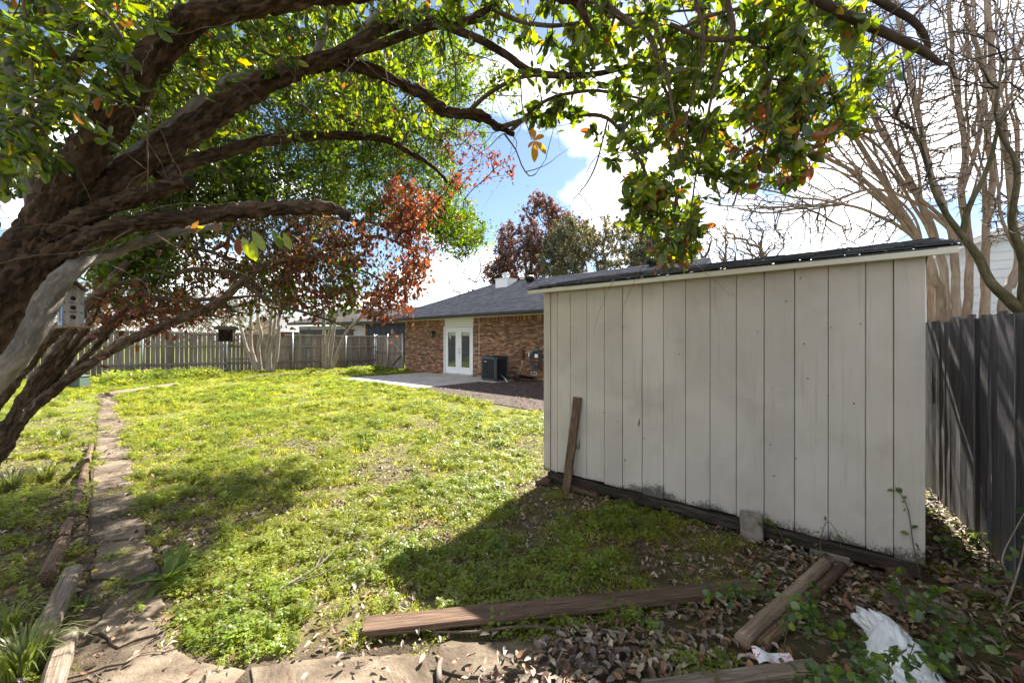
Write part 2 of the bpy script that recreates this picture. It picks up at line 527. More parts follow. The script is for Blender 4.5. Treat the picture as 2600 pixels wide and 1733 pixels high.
def make_mulch_mat():
    m, nt, b = newmat('mulch_soil')
    p = position(nt)
    n1 = noise_tex(nt, p, 6.0, 8, 0.7); n2 = noise_tex(nt, p, 40.0, 5, 0.7)
    c = ramp(nt, [(0.35, (0.035, 0.022, 0.016)), (0.6, (0.095, 0.062, 0.045))], n1)
    c = mixc(nt, c, (0.26, 0.21, 0.17), maprange(nt, n2, 0.62, 0.75, 0, 0.7))
    nt.links.new(c, b.inputs['Base Color']); b.inputs['Roughness'].default_value = 0.95
    bump(nt, b, math_n(nt, 'ADD', n1, n2), 0.9, 0.03)
    return m
def make_concrete_mat():
    m, nt, b = newmat('patio_concrete')
    p = position(nt)
    n1 = noise_tex(nt, p, 1.2, 6, 0.65, 0.5); n2 = noise_tex(nt, p, 40, 5, 0.7)
    c = ramp(nt, [(0.3, (0.30, 0.27, 0.235)), (0.6, (0.46, 0.42, 0.37)), (0.8, (0.52, 0.48, 0.43))], n1)
    c = value_var(nt, c, n2, 0.82, 1.15)
    nt.links.new(c, b.inputs['Base Color']); b.inputs['Roughness'].default_value = 0.85
    bump(nt, b, n2, 0.3, 0.005)
    return m
M = {}
M['soil'] = make_ground_mat(); M['stone'] = make_stone_mat(); M['path'] = make_path_mat()
M['shed'] = make_shed_mat(); M['brick'] = make_brick_mat(); M['mulch'] = make_mulch_mat(); M['concrete'] = make_concrete_mat()
M['shingle'] = make_shingle_mat('roof_shingle_grey', (0.10, 0.10, 0.115), (0.175, 0.175, 0.195))
M['shingle_dark'] = make_shingle_mat('roof_shingle_dark', (0.030, 0.031, 0.036), (0.13, 0.13, 0.14))
M['shingle_brown'] = make_shingle_mat('roof_shingle_brown', (0.20, 0.165, 0.135), (0.36, 0.31, 0.265))
M['shingle_pale'] = make_shingle_mat('roof_shingle_pale', (0.22, 0.22, 0.22), (0.42, 0.42, 0.42))
M['fence'] = M_wood('fence_wood', (0.11, 0.09, 0.076), (0.235, 0.195, 0.165), (0.35, 0.31, 0.275), (26, 26, 0.8))
M['fence_dark'] = M_wood('fence_wood_dark', (0.06, 0.057, 0.062), (0.17, 0.162, 0.168), (0.31, 0.29, 0.285), var=(0.6, 1.35), bmp=1.6, stretch=(30, 30, 0.8))
M['rail'] = M_wood('rail_wood', (0.11, 0.09, 0.075), (0.235, 0.20, 0.17), (0.34, 0.30, 0.26))
M['galv'] = M_plain('galvanised_steel', (0.55, 0.57, 0.60), 0.4, 0.75, 0.1, 30)
M['white'] = M_plain('white_paint', (0.80, 0.80, 0.80), 0.45, 0, 0.03, 8)
M['cream'] = M_plain('cream_paint', (0.66, 0.63, 0.55), 0.55, 0, 0.05, 8)
M['dark_gutter'] = M_plain('dark_gutter_paint', (0.018, 0.016, 0.015), 0.4, 0, 0.2, 10)
M['mortar'] = M_plain('mortar', (0.20, 0.155, 0.115), 0.95, 0, 0.2, 25, 0.3)
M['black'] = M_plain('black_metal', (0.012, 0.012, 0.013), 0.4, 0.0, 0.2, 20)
M['acgrey'] = M_plain('condenser_grey', (0.060, 0.068, 0.078), 0.5, 0.1, 0.1, 20)
M['acdark'] = M_plain('condenser_dark', (0.014, 0.016, 0.02), 0.6, 0.0, 0.1, 20)
M['navy'] = M_plain('navy_siding', (0.012, 0.016, 0.030), 0.6, 0, 0.2, 3)
M['tan'] = M_plain('tan_siding', (0.42, 0.31, 0.20), 0.7, 0, 0.08, 3)
M['whitebrick'] = M_plain('white_brick', (0.42, 0.43, 0.46), 0.8, 0, 0.12, 14, 0.3)
M['siding'] = M_plain('white_siding', (0.72, 0.75, 0.78), 0.6, 0, 0.04, 4)
M['oldwood'] = M_wood('weathered_timber', (0.07, 0.052, 0.04), (0.20, 0.155, 0.115), (0.36, 0.30, 0.235), (45, 45, 1.5))
M['redwood'] = M_wood('stained_plank', (0.030, 0.019, 0.013), (0.108, 0.066, 0.044), (0.25, 0.17, 0.118), (46, 46, 1.2), bmp=0.9)
M['rotwood'] = M_wood('rotten_wood', (0.04, 0.026, 0.018), (0.125, 0.080, 0.052), (0.30, 0.20, 0.13), (32, 32, 2.2), bmp=1.0)
M['darkwood'] = M_wood('dark_skid_wood', (0.012, 0.009, 0.008), (0.035, 0.027, 0.022), (0.085, 0.068, 0.055), (10, 10, 1.6))
M['cement'] = M_plain('cement_block', (0.24, 0.20, 0.165), 0.95, 0, 0.35, 14, 0.6)
M['log'] = M_wood('peeled_log', (0.10, 0.065, 0.045), (0.30, 0.215, 0.15), (0.42, 0.33, 0.25), (36, 36, 1.3), bmp=1.0)
def make_glass():
    m, nt, b = newmat('window_glass')
    n = noise_tex(nt, position(nt), 1.5, 2)
    b.inputs['Base Color'].default_value = (0.05, 0.06, 0.065, 1)
    b.inputs['Roughness'].default_value = 0.02
    b.inputs['IOR'].default_value = 2.1
    b.inputs['Specular IOR Level'].default_value = 0.6
    bump(nt, b, n, 0.06, 0.02)
    return m
M['glass'] = make_glass()

# ------------------------------------------------------------------ ground
def build_ground():
    xs = np.concatenate([np.linspace(-400, -30, 12)[:-1], np.linspace(-30, -9, 30)[:-1], np.linspace(-9, 7, 160)[:-1], np.linspace(7, 30, 20)[:-1], np.linspace(30, 400, 12)])
    ys = np.concatenate([np.linspace(-60, 0, 8)[:-1], np.linspace(0, 9, 100)[:-1], np.linspace(9, 30, 60)[:-1], np.linspace(30, 800, 25)])
    X, Y = np.meshgrid(xs, ys)
    Z = g(X, Y)
    near = (1 - sstep(7, 10, Y)) * (1 - sstep(5, 7, np.abs(X + 1)))
    nz = np.array([[mnoise.noise(Vector((x * 3.1, y * 3.1, 0))) if nn > 0 else 0 for x, y, nn in zip(rx, ry, rn)] for rx, ry, rn in zip(X, Y, near)])
    Z = Z + 0.012 * nz * near - 0.006
    v = np.stack([X.ravel(), Y.ravel(), Z.ravel()], 1)
    ny, nx = X.shape
    i = (np.arange(ny - 1)[:, None] * nx + np.arange(nx - 1)[None, :]).ravel()
    f = np.stack([i, i + 1, i + nx + 1, i + nx], 1)
    me = mesh_np('ground', v, f, smooth=True)
    return link('ground', me, None, M['soil'], kind='structure', label='brown soil and thin lawn of the whole yard')
build_ground()

def sheet(name, poly, mat, lift, kind='structure', label=None, n=26):
    """a ground patch over a world polygon, following the ground"""
    poly = [(p[0], p[1]) for p in poly]
    bm = bmesh.new()
    bm.faces.new([bm.verts.new((x, y, 0)) for x, y in poly])
    bmesh.ops.triangulate(bm, faces=bm.faces[:])
    for _ in range(4): bmesh.ops.subdivide_edges(bm, edges=[e for e in bm.edges if e.calc_length() > 0.25], cuts=1, use_grid_fill=False)
    bmesh.ops.triangulate(bm, faces=bm.faces[:])
    for v in bm.verts: v.co.z = float(g(v.co.x, v.co.y)) + lift + 0.006 * mnoise.noise(v.co * 2.5)
    me = bpy.data.meshes.new(name); bm.to_mesh(me); bm.free()
    for p in me.polygons: p.use_smooth = True
    return link(name, me, None, mat, kind=kind, label=label)

PATH_PX = [(248, 1000), (290, 1000), (305, 1060), (326, 1148), (346, 1267), (379, 1400), (415, 1489), (442, 1592), (470, 1660), (700, 1668), (1000, 1640),
           (1330, 1625), (1560, 1640), (1600, 1760), (1500, 1860), (120, 1860), (165, 1733), (185, 1600), (215, 1500), (222, 1380), (228, 1250), (240, 1150), (244, 1070)]
path_poly = []
for _i in range(len(PATH_PX)):
    _a, _b = G(*PATH_PX[_i]), G(*PATH_PX[(_i + 1) % len(PATH_PX)])
    for _k in range(6):
        _q = _a.lerp(_b, _k / 6)
        path_poly.append(_q + Vector((mnoise.noise(_q * 4.0), mnoise.noise(_q * 4.0 + Vector((9, 0, 0))), 0)) * 0.07 + Vector((mnoise.noise(_q * 13.0), mnoise.noise(_q * 13.0 + Vector((9, 0, 0))), 0)) * 0.02)
path = sheet('path', path_poly, M['path'], 0.010, label='dirt path with flat sandstone slabs along the left bed')

def stone_slab(poly_px, h, seed, mat=None, name='paving_stone', parent=None, **kw):
    rr = random.Random(seed)
    pts = [G(*p) for p in poly_px]
    ring = []
    n = len(pts)
    for i in range(n):
        a, b_ = pts[i], pts[(i + 1) % n]
        k = max(2, int((b_ - a).length / 0.07))
        for j in range(k):
            q = a.lerp(b_, j / k)
            ring.append(Vector((q.x + rr.uniform(-1, 1) * 0.014, q.y + rr.uniform(-1, 1) * 0.014, 0)))
    c = sum(ring, Vector()) / len(ring)
    v, f = [], []
    zc = lambda q, lift: float(g(q.x, q.y)) + lift
    n = len(ring)
    for s, lift, j in ((1.0, -0.03, 0), (1.0, h * 0.85, 0), (0.975, h, 1), (0.7, h + 0.001, 1), (0.4, h + 0.001, 1)):
        for q in ring:
            w = c + (q - c) * s
            v.append((w.x, w.y, zc(w, lift) + (0.007 * mnoise.noise(Vector((w.x * 6, w.y * 6, seed))) if j else 0)))
    for r in range(4):
        for i in range(n): f.append((r * n + i, r * n + (i + 1) % n, (r + 1) * n + (i + 1) % n, (r + 1) * n + i))
    v.append((c.x, c.y, zc(c, h + 0.001)))
    for i in range(n): f.append((4 * n + i, 4 * n + (i + 1) % n, len(v) - 1))
    me = bpy.data.meshes.new(name); me.from_pydata(v, [], f)
    for p in me.polygons: p.use_smooth = p.index >= n
    me.update()
    return part(me, name, mat or M['stone'], parent, **kw)
STONES = [
    [(262, 1003), (292, 1003), (300, 1028), (255, 1030)],
    [(252, 1036), (300, 1034), (308, 1062), (248, 1066)],
    [(250, 1074), (312, 1070), (318, 1102), (246, 1106)],
    [(246, 1114), (320, 1110), (330, 1160), (240, 1166)],
    [(240, 1175), (332, 1168), (342, 1236), (234, 1244)],
    [(236, 1256), (344, 1246), (356, 1300), (232, 1318)],
    [(268, 1322), (358, 1308), (372, 1364), (262, 1376)],
    [(250, 1386), (374, 1374), (396, 1450), (330, 1480), (232, 1476)],
    [(300, 1520), (400, 1480), (430, 1560), (440, 1600), (300, 1650), (230, 1610)],
    [(300, 1660), (445, 1610), (478, 1680), (620, 1712), (560, 1800), (330, 1800), (215, 1790)],
    [(640, 1706), (850, 1672), (1080, 1668), (1100, 1740), (1000, 1800), (640, 1800)],
    [(1112, 1640), (1300, 1634), (1400, 1650), (1390, 1706), (1180, 1730), (1112, 1712)],
    [(1410, 1648), (1520, 1640), (1585, 1668), (1540, 1714), (1410, 1706)],
]
for i, s in enumerate(STONES): stone_slab(s, 0.022 if i > 6 else 0.014, 11 + i, parent=path)

# ------------------------------------------------------------------ shed
SR = Vector((2.736, 2.71, 0)); SN = -D2
SL, SZ0, SZ1 = 3.1, 0.135, 2.176
def S(u, n, z): return SR + D1 * u + SN * n + ZUP * z
def build_shed():
    t = thing('garden_shed', S(SL / 2, -1.2, 0.0), 'white painted plywood shed with dark shingle roof on wooden skids', 'shed')
    mb = MB()                                   # walls behind the boards
    depth = 2.4
    ax = (D1, -SN, ZUP)
    mb.box(S(SL / 2, -0.03, (SZ0 + SZ1) / 2 + 0.01), (SL - 0.06, 0.03, SZ1 - SZ0 - 0.02), ax)
    mb.box(S(SL / 2, -depth, (SZ0 + SZ1) / 2), (SL, 0.03, SZ1 - SZ0), ax)
    mb.box(S(0.015, -depth / 2, (SZ0 + SZ1) / 2), (0.028, depth - 0.06, SZ1 - SZ0), ax)
    mb.box(S(SL - 0.015, -depth / 2, (SZ0 + SZ1) / 2), (0.028, depth - 0.06, SZ1 - SZ0), ax)
    for u in (0.015, SL - 0.015):               # gable triangles
        mb.prism([S(u - 0.014, -0.02, SZ1), S(u - 0.014, -depth, SZ1), S(u - 0.014, -depth / 2, SZ1 + 0.24)], D1 * 0.028)
    part(mb, 'wall', M['shed'], t)
    # siding boards between the grooves
    grooves = [0.113, 0.275, 0.475, 0.680, 0.880, 1.085, 1.288, 1.490, 1.693, 1.896, 2.100, 2.303, 2.506, 2.710, 2.915, 3.035]
    # near corner first (u = 0 is the right corner)
    grooves = [0.0] + [0.155, 0.30, 0.51, 0.715, 0.92, 1.12, 1.325, 1.53, 1.73, 1.935, 2.14, 2.34, 2.545, 2.75, 2.92, 3.01] + [SL]
    for i in range(len(grooves) - 1):
        a, b_ = grooves[i], grooves[i + 1]
        trim = i in (0, len(grooves) - 2)
        gap = 0.0045 if i not in (4, 10) else 0.008
        w = b_ - a - gap
        rr = random.Random(40 + i)
        z0 = SZ0 + (0.0 if trim else rr.uniform(-0.006, 0.012))
        if trim: z0 -= 0.01
        me = rough_board_mesh('siding_board', w, 0.016 if not trim else 0.03, SZ1 - z0 + 0.012, 16, 0.0012, 0.002, 0, 70 + i)
        # ragged foot
        for v in me.vertices:
            if v.co.z < 0.02: v.co.z += rr.uniform(-0.004, 0.010)
        o = part(me, 'corner_trim' if trim else 'siding_board', M['shed'], t,
                 frame_m(S((a + b_) / 2, 0.0 if not trim else 0.008, z0), -D1, -SN, ZUP))
    # fascia, skid, roof
    board('fascia', S(-0.135, 0.105, 2.172), S(3.26, 0.105, 2.172), 0.046, 0.02, SN, M['cream'], t, 8, 0.003)
    board('skid', S(0.03, 0.0, 0.082), S(3.04, 0.0, 0.082), 0.085, 0.09, SN, M['darkwood'], t, 14, 0.012)
    board('skid', S(0.03, -depth + 0.1, 0.07), S(3.04, -depth + 0.1, 0.07), 0.1, 0.09, SN, M['rotwood'], t, 8, 0.01)
    mb = MB()
    mb.box(S(SL / 2, -depth / 2, SZ0 + 0.0), (SL - 0.08, depth - 0.1, 0.02), ax)
    part(mb, 'floor', M['rotwood'], t)
    pitch = math.tan(R(11.8))
    er, el, eo, ridge = -0.16, 3.275, 0.125, -1.25
    mb = MB()                                   # roof deck
    zt = lambda n: 2.2 + (0.115 - n) * pitch
    for n0, n1, f in ((eo - 0.01, ridge, 1), (ridge, 2 * ridge - eo, -1)):
        za, zb = zt(eo - 0.01), zt(ridge)
        if f < 0: za, zb = zb, za
        mb.prism([S(er + 0.01, n0, za - 0.012), S(er + 0.01, n1, zb - 0.012), S(er + 0.01, n1, zb), S(er + 0.01, n0, za)], D1 * (el - er - 0.02))
    deck = part(mb, 'roof', M['dark_gutter'], t)
    for f in (1, -1):
        o = S(er, eo if f > 0 else 2 * ridge - eo, zt(eo) + 0.004)
        up = (SN * (-1 if f > 0 else 1)).normalized() * math.cos(R(11.8)) + ZUP * math.sin(R(11.8))
        L = (eo - ridge) / math.cos(R(11.8))
        shingles('shingles', o, D1, up, [(0, 0), (el - er, 0), (el - er, L), (0, L)], M['shingle_dark'], deck, 0.125, 0.28, 0.008, 0.02)
    return t
def shingles(name, o, u, up, poly, mat, parent, row=0.14, tab=0.3, th=0.006, jit=0.01, seed=3):
    """overlapping shingle tabs over a slope; poly convex in (along, up)"""
    rr = np.random.default_rng(seed)
    nrm = Vector(u).cross(Vector(up)).normalized()
    if nrm.z < 0: nrm = -nrm
    u, up, o = (np.array(q) for q in (u, up, o)); nn = np.array(nrm)
    vmax = max(p[1] for p in poly)
    V, F, C = [], [], []
    k = 0; v0 = 0.0; base = 0
    def span(v):
        xs = []
        for i in range(len(poly)):
            (x0, y0), (x1, y1) = poly[i], poly[(i + 1) % len(poly)]
            if (y0 - v) * (y1 - v) <= 0 and y0 != y1: xs.append(x0 + (v - y0) / (y1 - y0) * (x1 - x0))
        return (min(xs), max(xs)) if len(xs) > 1 else None
    while v0 < vmax - 0.02:
        sp = span(min(v0 + row * 0.5, vmax - 0.005))
        if sp:
            x = sp[0] - (k % 2) * tab * 0.5 - rr.random() * 0.05
            while x < sp[1]:
                w = tab * rr.uniform(0.7, 1.25)
                a, b_ = max(x, sp[0]), min(x + w - 0.006, sp[1])
                if b_ - a > 0.01:
                    l0, l1 = th + rr.random() * jit * 0.5, th + rr.random() * jit * 0.5
                    lo, hi = v0 - rr.random() * 0.008, min(v0 + row * 1.35, vmax)
                    q = [o + u * a + up * lo + nn * l0, o + u * b_ + up * lo + nn * l1, o + u * b_ + up * hi + nn * 0.001, o + u * a + up * hi + nn * 0.001,
                         o + u * a + up * lo + nn * (l0 - th * 0.9), o + u * b_ + up * lo + nn * (l1 - th * 0.9)]
                    V += q; F += [(base, base + 1, base + 2, base + 3), (base + 4, base + 5, base + 1, base)]
                    C += [[rr.random()] * 3] * 6; base += 6
                x += w
        v0 += row; k += 1
    me = mesh_np(name, np.array(V), np.array(F), np.array(C))
    return part(me, name, mat, parent, kind='stuff')
shed = build_shed()

# ------------------------------------------------------------------ fences
def picket_meshes(prefix, w, h, t, dog=0.02, n=5):
    return [rough_board_mesh('picket', w, t, h, 5, 0.006, 0.003, dog, 100 + i) for i in range(n)]
def build_back_fence():
    a = Vector((-14.7, 16.3, 0)); d = Vector((0.7137, 0.7005, 0)).normalized(); nrm = Vector((d.y, -d.x, 0))   # towards the yard
    t = thing('back_fence', a + d * 2 + ZUP * 0.2, 'long weathered brown picket fence with galvanised posts at the back of the yard', 'fence')
    top = lambda s: 2.03 - 0.011 * s
    pm = picket_meshes('p', 0.138, 1.78, 0.016)
    s = -5.2; i = 0
    while s < 9.7:
        rr = random.Random(i)
        gap = rr.uniform(0.010, 0.020) if s < 4 else rr.uniform(0.001, 0.006)
        p = a + d * s
        zb = top(s) - 1.78 + rr.uniform(-0.012, 0.012)
        me = pm[i % 5]
        o = part(me, 'picket', M['fence'], t, frame_m((p.x, p.y, zb), d, -nrm, ZUP) @ Matrix.Rotation(rr.uniform(-0.006, 0.006), 4, 'Y'))
        s += 0.138 + gap; i += 1
    posts = [-5.4, -2.72, 0.0, 2.78, 5.47, 8.08, 9.8]
    for k in range(len(posts) - 1):
        s0, s1 = posts[k], posts[k + 1]
        for dz, w in ((-0.07, 0.085), (-0.62, 0.085), (-1.36, 0.085)):
            p0 = a + d * (s0 + 0.01) + nrm * 0.034 + ZUP * (top(s0) + dz); p1 = a + d * (s1 - 0.01) + nrm * 0.034 + ZUP * (top(s1) + dz)
            board('rail', p0, p1, w, 0.036, nrm, M['rail'], t, 4, 0.008, seed=k * 7 + int(dz * 10))
    for s in posts:
        p = a + d * s + nrm * 0.085
        mb = MB().tube([Vector((p.x, p.y, float(g(p.x, p.y)) - 0.1)), Vector((p.x, p.y, top(s) + 0.02))], 0.03, 12)
        mb.lathe((p.x, p.y, top(s) + 0.02), [(0.034, 0), (0.034, 0.02), (0.02, 0.04), (0.001, 0.045)], 12)
        po = part(mb, 'post', M['galv'], t)
    # kickboard
    board('kickboard', a + d * 2.8 + nrm * 0.03 + ZUP * 0.20, a + d * 9.7 + nrm * 0.03 + ZUP * 0.12, 0.12, 0.03, nrm, M['fence'], t, 12, 0.01)
    return a + d * 9.8
bf_end = build_back_fence()
def build_gate():
    A = bf_end.copy(); C = Vector((-5.43, 20.62, 0))
    d = (C - A).normalized(); L = (C - A).length; nrm = Vector((-d.y, d.x, 0))
    if nrm.dot(Vector((0, -1, 0))) < 0: nrm = -nrm
    t = thing('side_gate', A + d * L * 0.5 + ZUP * 0.1, 'brown picket gate with diagonal brace beside the brick house corner', 'gate')
    pm = picket_meshes('p', 0.138, 1.80, 0.016)
    s = 0.08; i = 0
    x = d.copy(); y = -nrm
    if x.cross(y).z < 0: x = -x
    while s < L - 0.05:
        p = A + d * s
        part(pm[i % 5], 'picket', M['fence'], t, frame_m((p.x, p.y, 0.13), x, y, ZUP))
        s += 0.142; i += 1
    mid = L * 0.5
    for a0, a1 in ((0.03, mid - 0.03), (mid + 0.03, L - 0.03)):
        for z in (1.88, 1.02, 0.26):
            board('rail', A + d * a0 + nrm * 0.034 + ZUP * z, A + d * a1 + nrm * 0.034 + ZUP * z, 0.085, 0.035, nrm, M['rail'], t, 3, 0.006)
    board('brace', A + d * (mid + 0.25) + nrm * 0.055 + ZUP * 0.3, A + d * (L - 0.1) + nrm * 0.055 + ZUP * 0.98, 0.085, 0.03, nrm, M['rail'], t, 3)
    MBc = MB()
    pts = [A + d * (mid + 0.2 + (L - mid - 0.3) * k / 8) + nrm * (0.07) + ZUP * (1.8 - 0.75 * k / 8 - 0.05 * math.sin(k / 8 * math.pi)) for k in range(9)]
    part(MBc.tube(pts, 0.012, 6), 'chain', M['galv'], t)
    for s in (0.0, mid, L - 0.02):
        p = A + d * s + nrm * 0.08
        part(MB().tube([(p.x, p.y, 0.02), (p.x, p.y, 1.97)], 0.03, 12).lathe((p.x, p.y, 1.97), [(0.034, 0), (0.02, 0.03), (0.001, 0.035)], 12), 'post', M['galv'], t)
build_gate()
def build_right_fence():
    a = Vector((3.56, 3.03, 0)); d = Vector((0.555, 0.832, 0)).normalized(); nrm = Vector((-d.y, d.x, 0))
    t = thing('side_fence', a + ZUP * 0.0, 'tall dark grey weathered picket fence right of the white shed', 'fence')
    pm = picket_meshes('p', 0.142, 1.80, 0.018, 0.0, 6)
    s = -3.2; i = 0
    while s < 9.0:
        rr = random.Random(500 + i)
        p = a + d * s + nrm * rr.uniform(-0.006, 0.008)
        h = rr.uniform(-0.015, 0.02)
        part(pm[i % 6], 'picket', M['fence_dark'], t, frame_m((p.x, p.y, 0.0 + h), d, -nrm, ZUP) @ Matrix.Rotation(rr.uniform(-0.05, 0.05), 4, 'Z'))
        s += 0.142 + rr.uniform(0.0, 0.004); i += 1
    for z in (0.35, 1.5):
        board('rail', a - d * 3.2 - nrm * 0.04 + ZUP * z, a + d * 9.0 - nrm * 0.04 + ZUP * z, 0.09, 0.04, nrm, M['rail'], t, 6)
    # floodlight cap on a post behind
build_right_fence()
# ------------------------------------------------------------------ house
HP = Vector((-2.338, 17.88, 0)); HN = -D2
HZ0, HZ1, HT0, HT1 = 0.13, 2.62, -9.5, 3.937
def H(t, n, z): return HP + D1 * t + HN * n + ZUP * z
HAX = (D1, -HN, ZUP)
def brick_cols(n, seed=5):
    rr = np.random.default_rng(seed)
    pal = np.array([(0.19, 0.115, 0.075), (0.235, 0.15, 0.10), (0.15, 0.088, 0.058), (0.31, 0.215, 0.15), (0.075, 0.05, 0.04), (0.25, 0.13, 0.085), (0.11, 0.07, 0.05)])
    c = pal[rr.choice(len(pal), n, p=[.24, .22, .18, .12, .07, .07, .10])]
    return c * np.array([1.12, 1.0, 0.92]) * rr.uniform(1.1, 1.75, (n, 1))
def build_house():
    t = thing('brick_house', H(0, 0, HZ0), 'low brown brick house with grey shingle roof and white french doors', 'house')
    D = 6.3
    mb = MB()
    d0, d1 = -0.922, 0.961                       # the door opening
    zc = (HZ0 + HZ1) / 2
    hh = HZ1 - HZ0
    mb.box(H((HT0 + d0) / 2, -0.1, zc), (d0 - HT0, 0.18, hh), HAX)
    mb.box(H((HT1 + d1) / 2, -0.1, zc), (HT1 - d1, 0.18, hh), HAX)
    mb.box(H((d0 + d1) / 2, -0.16, zc), (d1 - d0, 0.06, hh), HAX)
    mb.box(H(HT1 - 0.1, -D / 2, zc), (0.2, D - 0.4, hh), HAX)
    mb.box(H(HT0 + 0.1, -D / 2, zc), (0.2, D - 0.4, hh), HAX)
    mb.box(H((HT0 + HT1) / 2, -D + 0.1, zc), (HT1 - HT0, 0.2, hh), HAX)
    wall = part(mb, 'wall', M['mortar'], t)
    # bricks
    bw, bh, j = 0.194, 0.057, 0.010
    cells = []
    z = HZ0 + 0.005; row = 0
    while z + bh < HZ1 - 0.21:
        s = HT0 + (row % 2) * (bw + j) / 2
        while s + 0.06 < HT1:
            a, b_ = s, min(s + bw, HT1 - 0.002)
            if b_ > d0 and a < d0 : b_ = d0 - 0.002
            if a < d1 and b_ > d1: a = d1 + 0.002
            if not (a >= d0 - 0.001 and b_ <= d1 + 0.001) and b_ - a > 0.03: cells.append((a, b_, z, z + bh))
            s += bw + j
        z += bh + j; row += 1
    s = HT0
    while s + bh < HT1:                          # soldier course under the eave
        if not (s + bh > d0 and s < d1): cells.append((s, s + bh, HZ1 - 0.205, HZ1 - 0.012))
        s += bh + j
    cells = np.array(cells)
    cols = brick_cols(len(cells))
    rr = np.random.default_rng(8)
    proud = rr.uniform(0.004, 0.010, len(cells))
    mid = (cells[:, 0] + cells[:, 1]) / 2
    full = (cells[:, 1] - cells[:, 0] > 0.19) & (mid > -4.6)
    order = np.where(full)[0][np.argsort(mid[full])][:300]   # the nearest of those in view
    single = set(order.tolist())
    V, F, C = [], [], []
    def brick_verts(a, b_, z0, z1, pr):
        e = 0.003
        return [H(a, -0.012, z0), H(b_, -0.012, z0), H(b_, -0.012, z1), H(a, -0.012, z1),
                H(a + e, pr, z0 + e), H(b_ - e, pr, z0 + e), H(b_ - e, pr, z1 - e), H(a + e, pr, z1 - e)]
    ff = [(4, 7, 6, 5), (0, 4, 5, 1), (1, 5, 6, 2), (2, 6, 7, 3), (3, 7, 4, 0)]
    for i in range(len(cells)):
        if i in single: continue
        b0 = len(V)
        V += [tuple(q) for q in brick_verts(*cells[i], proud[i])]
        F += [tuple(b0 + q for q in f) for f in ff]; C += [cols[i]] * 8
    me = mesh_np('bricks', np.array(V), np.array(F), np.array(C))
    part(me, 'bricks', M['brick'], wall, kind='stuff')
    variants = []
    vc = brick_cols(14, 21)
    for k in range(14):
        e = 0.003; w2 = bw / 2; pr = 0.004 + 0.0005 * k
        v = np.array([(-w2, 0.012, 0), (w2, 0.012, 0), (w2, 0.012, bh), (-w2, 0.012, bh), (-w2 + e, -pr, e), (w2 - e, -pr, e), (w2 - e, -pr, bh - e), (-w2 + e, -pr, bh - e)])
        me = mesh_np('brick', v, np.array([(4, 5, 6, 7), (0, 1, 5, 4), (1, 2, 6, 5), (2, 3, 7, 6), (3, 0, 4, 7)]), np.repeat(vc[k][None], 8, 0))
        me.materials.append(M['brick']); variants.append(me)
    for n, i in enumerate(order):
        a, b_, z0, z1 = cells[i]
        part(variants[random.randrange(14)], 'brick', None, wall, frame_m(H((a + b_) / 2, 0, z0), -D1, -HN, ZUP))
    # roof
    es, eo = 3.933, 1.0                         # how far the hip corner lies from the eave
    ez = 2.67
    half = 3.75
    pitch = math.atan2(1.72, half)
    E = H(HT1 + 0.40, eo, ez)
    Lr = HT1 + 0.40 - HT0
    up1 = D2 * math.cos(pitch) + ZUP * math.sin(pitch)
    sl = half / math.cos(pitch)
    rz = ez + 1.72
    mb = MB()
    A0, A1 = E, E - D1 * Lr
    R0, R1 = E - D1 * half + D2 * half + ZUP * 1.72, E - D1 * Lr + D2 * half + ZUP * 1.72
    B0, B1 = E + D2 * 2 * half, E - D1 * Lr + D2 * 2 * half
    vs = [A0, A1, R1, R0, B0, B1]
    fs = [(0, 3, 2, 1), (0, 4, 3), (3, 4, 5, 2), (1, 2, 5), (0, 1, 5, 4)]
    mb.add([v - ZUP * 0.01 for v in vs], fs)
    roof = part(mb, 'roof', M['dark_gutter'], t)
    shingles('shingles', A1, D1, up1, [(0, 0), (Lr, 0), (Lr - half, sl), (0, sl)], M['shingle'], roof, 0.14, 0.22, 0.007, 0.008)
    up2 = -D1 * math.cos(pitch) + ZUP * math.sin(pitch)
    shingles('shingles', A0, D2, up2, [(0, 0), (2 * half, 0), (half, sl)], M['shingle'], roof, 0.14, 0.22, 0.007, 0.008, 9)
    up3 = -D2 * math.cos(pitch) + ZUP * math.sin(pitch)
    shingles('shingles', B1, D1, up3, [(0, 0), (Lr, 0), (Lr - half, sl), (0, sl)], M['shingle'], roof, 0.14, 0.22, 0.007, 0.008, 10)
    mb = MB()                                    # ridge and hip caps
    for p, q in ((R0, R1), (A0, R0), (B0, R0)):
        mb.tube([p + ZUP * 0.005, q + ZUP * 0.005], 0.035, 6, True, False)
    part(mb, 'ridge_cap', M['shingle'], roof)
    # gutter, soffit
    g0, g1 = H(HT1 + 0.42, eo + 0.05, ez - 0.055), H(HT0, eo + 0.05, ez - 0.055)
    prof = [(-0.055, 0.06), (-0.055, -0.03), (-0.03, -0.055), (0.03, -0.055), (0.055, -0.01), (0.06, 0.06), (0.05, 0.06), (0.045, -0.005), (0.025, -0.045), (-0.025, -0.045), (-0.045, -0.025), (-0.045, 0.06)]
    mb = MB().prism([g0 + HN * y + ZUP * z for y, z in prof], g1 - g0)
    gut = part(mb, 'gutter', M['dark_gutter'], t)
    part(MB().box(H((HT0 + HT1 + 0.4) / 2, 0.495, HZ1 - 0.0), (HT1 + 0.4 - HT0, 0.97, 0.02), HAX), 'soffit', M['cream'], t)
    part(MB().box(H((HT0 + HT1 + 0.4) / 2, 0.012, HZ1 - 0.02), (HT1 + 0.1 - HT0, 0.02, 0.03), HAX), 'frieze', M['cream'], t)
    # chimney box and its cap
    c = (R0 + D1 * (-1.15) + D2 * -0.25)
    mb = MB()
    zb = 3.78
    cc = Vector((c.x, c.y, 0))
    mb.box(cc + ZUP * (zb + 0.36), (0.74, 0.66, 0.78), HAX)
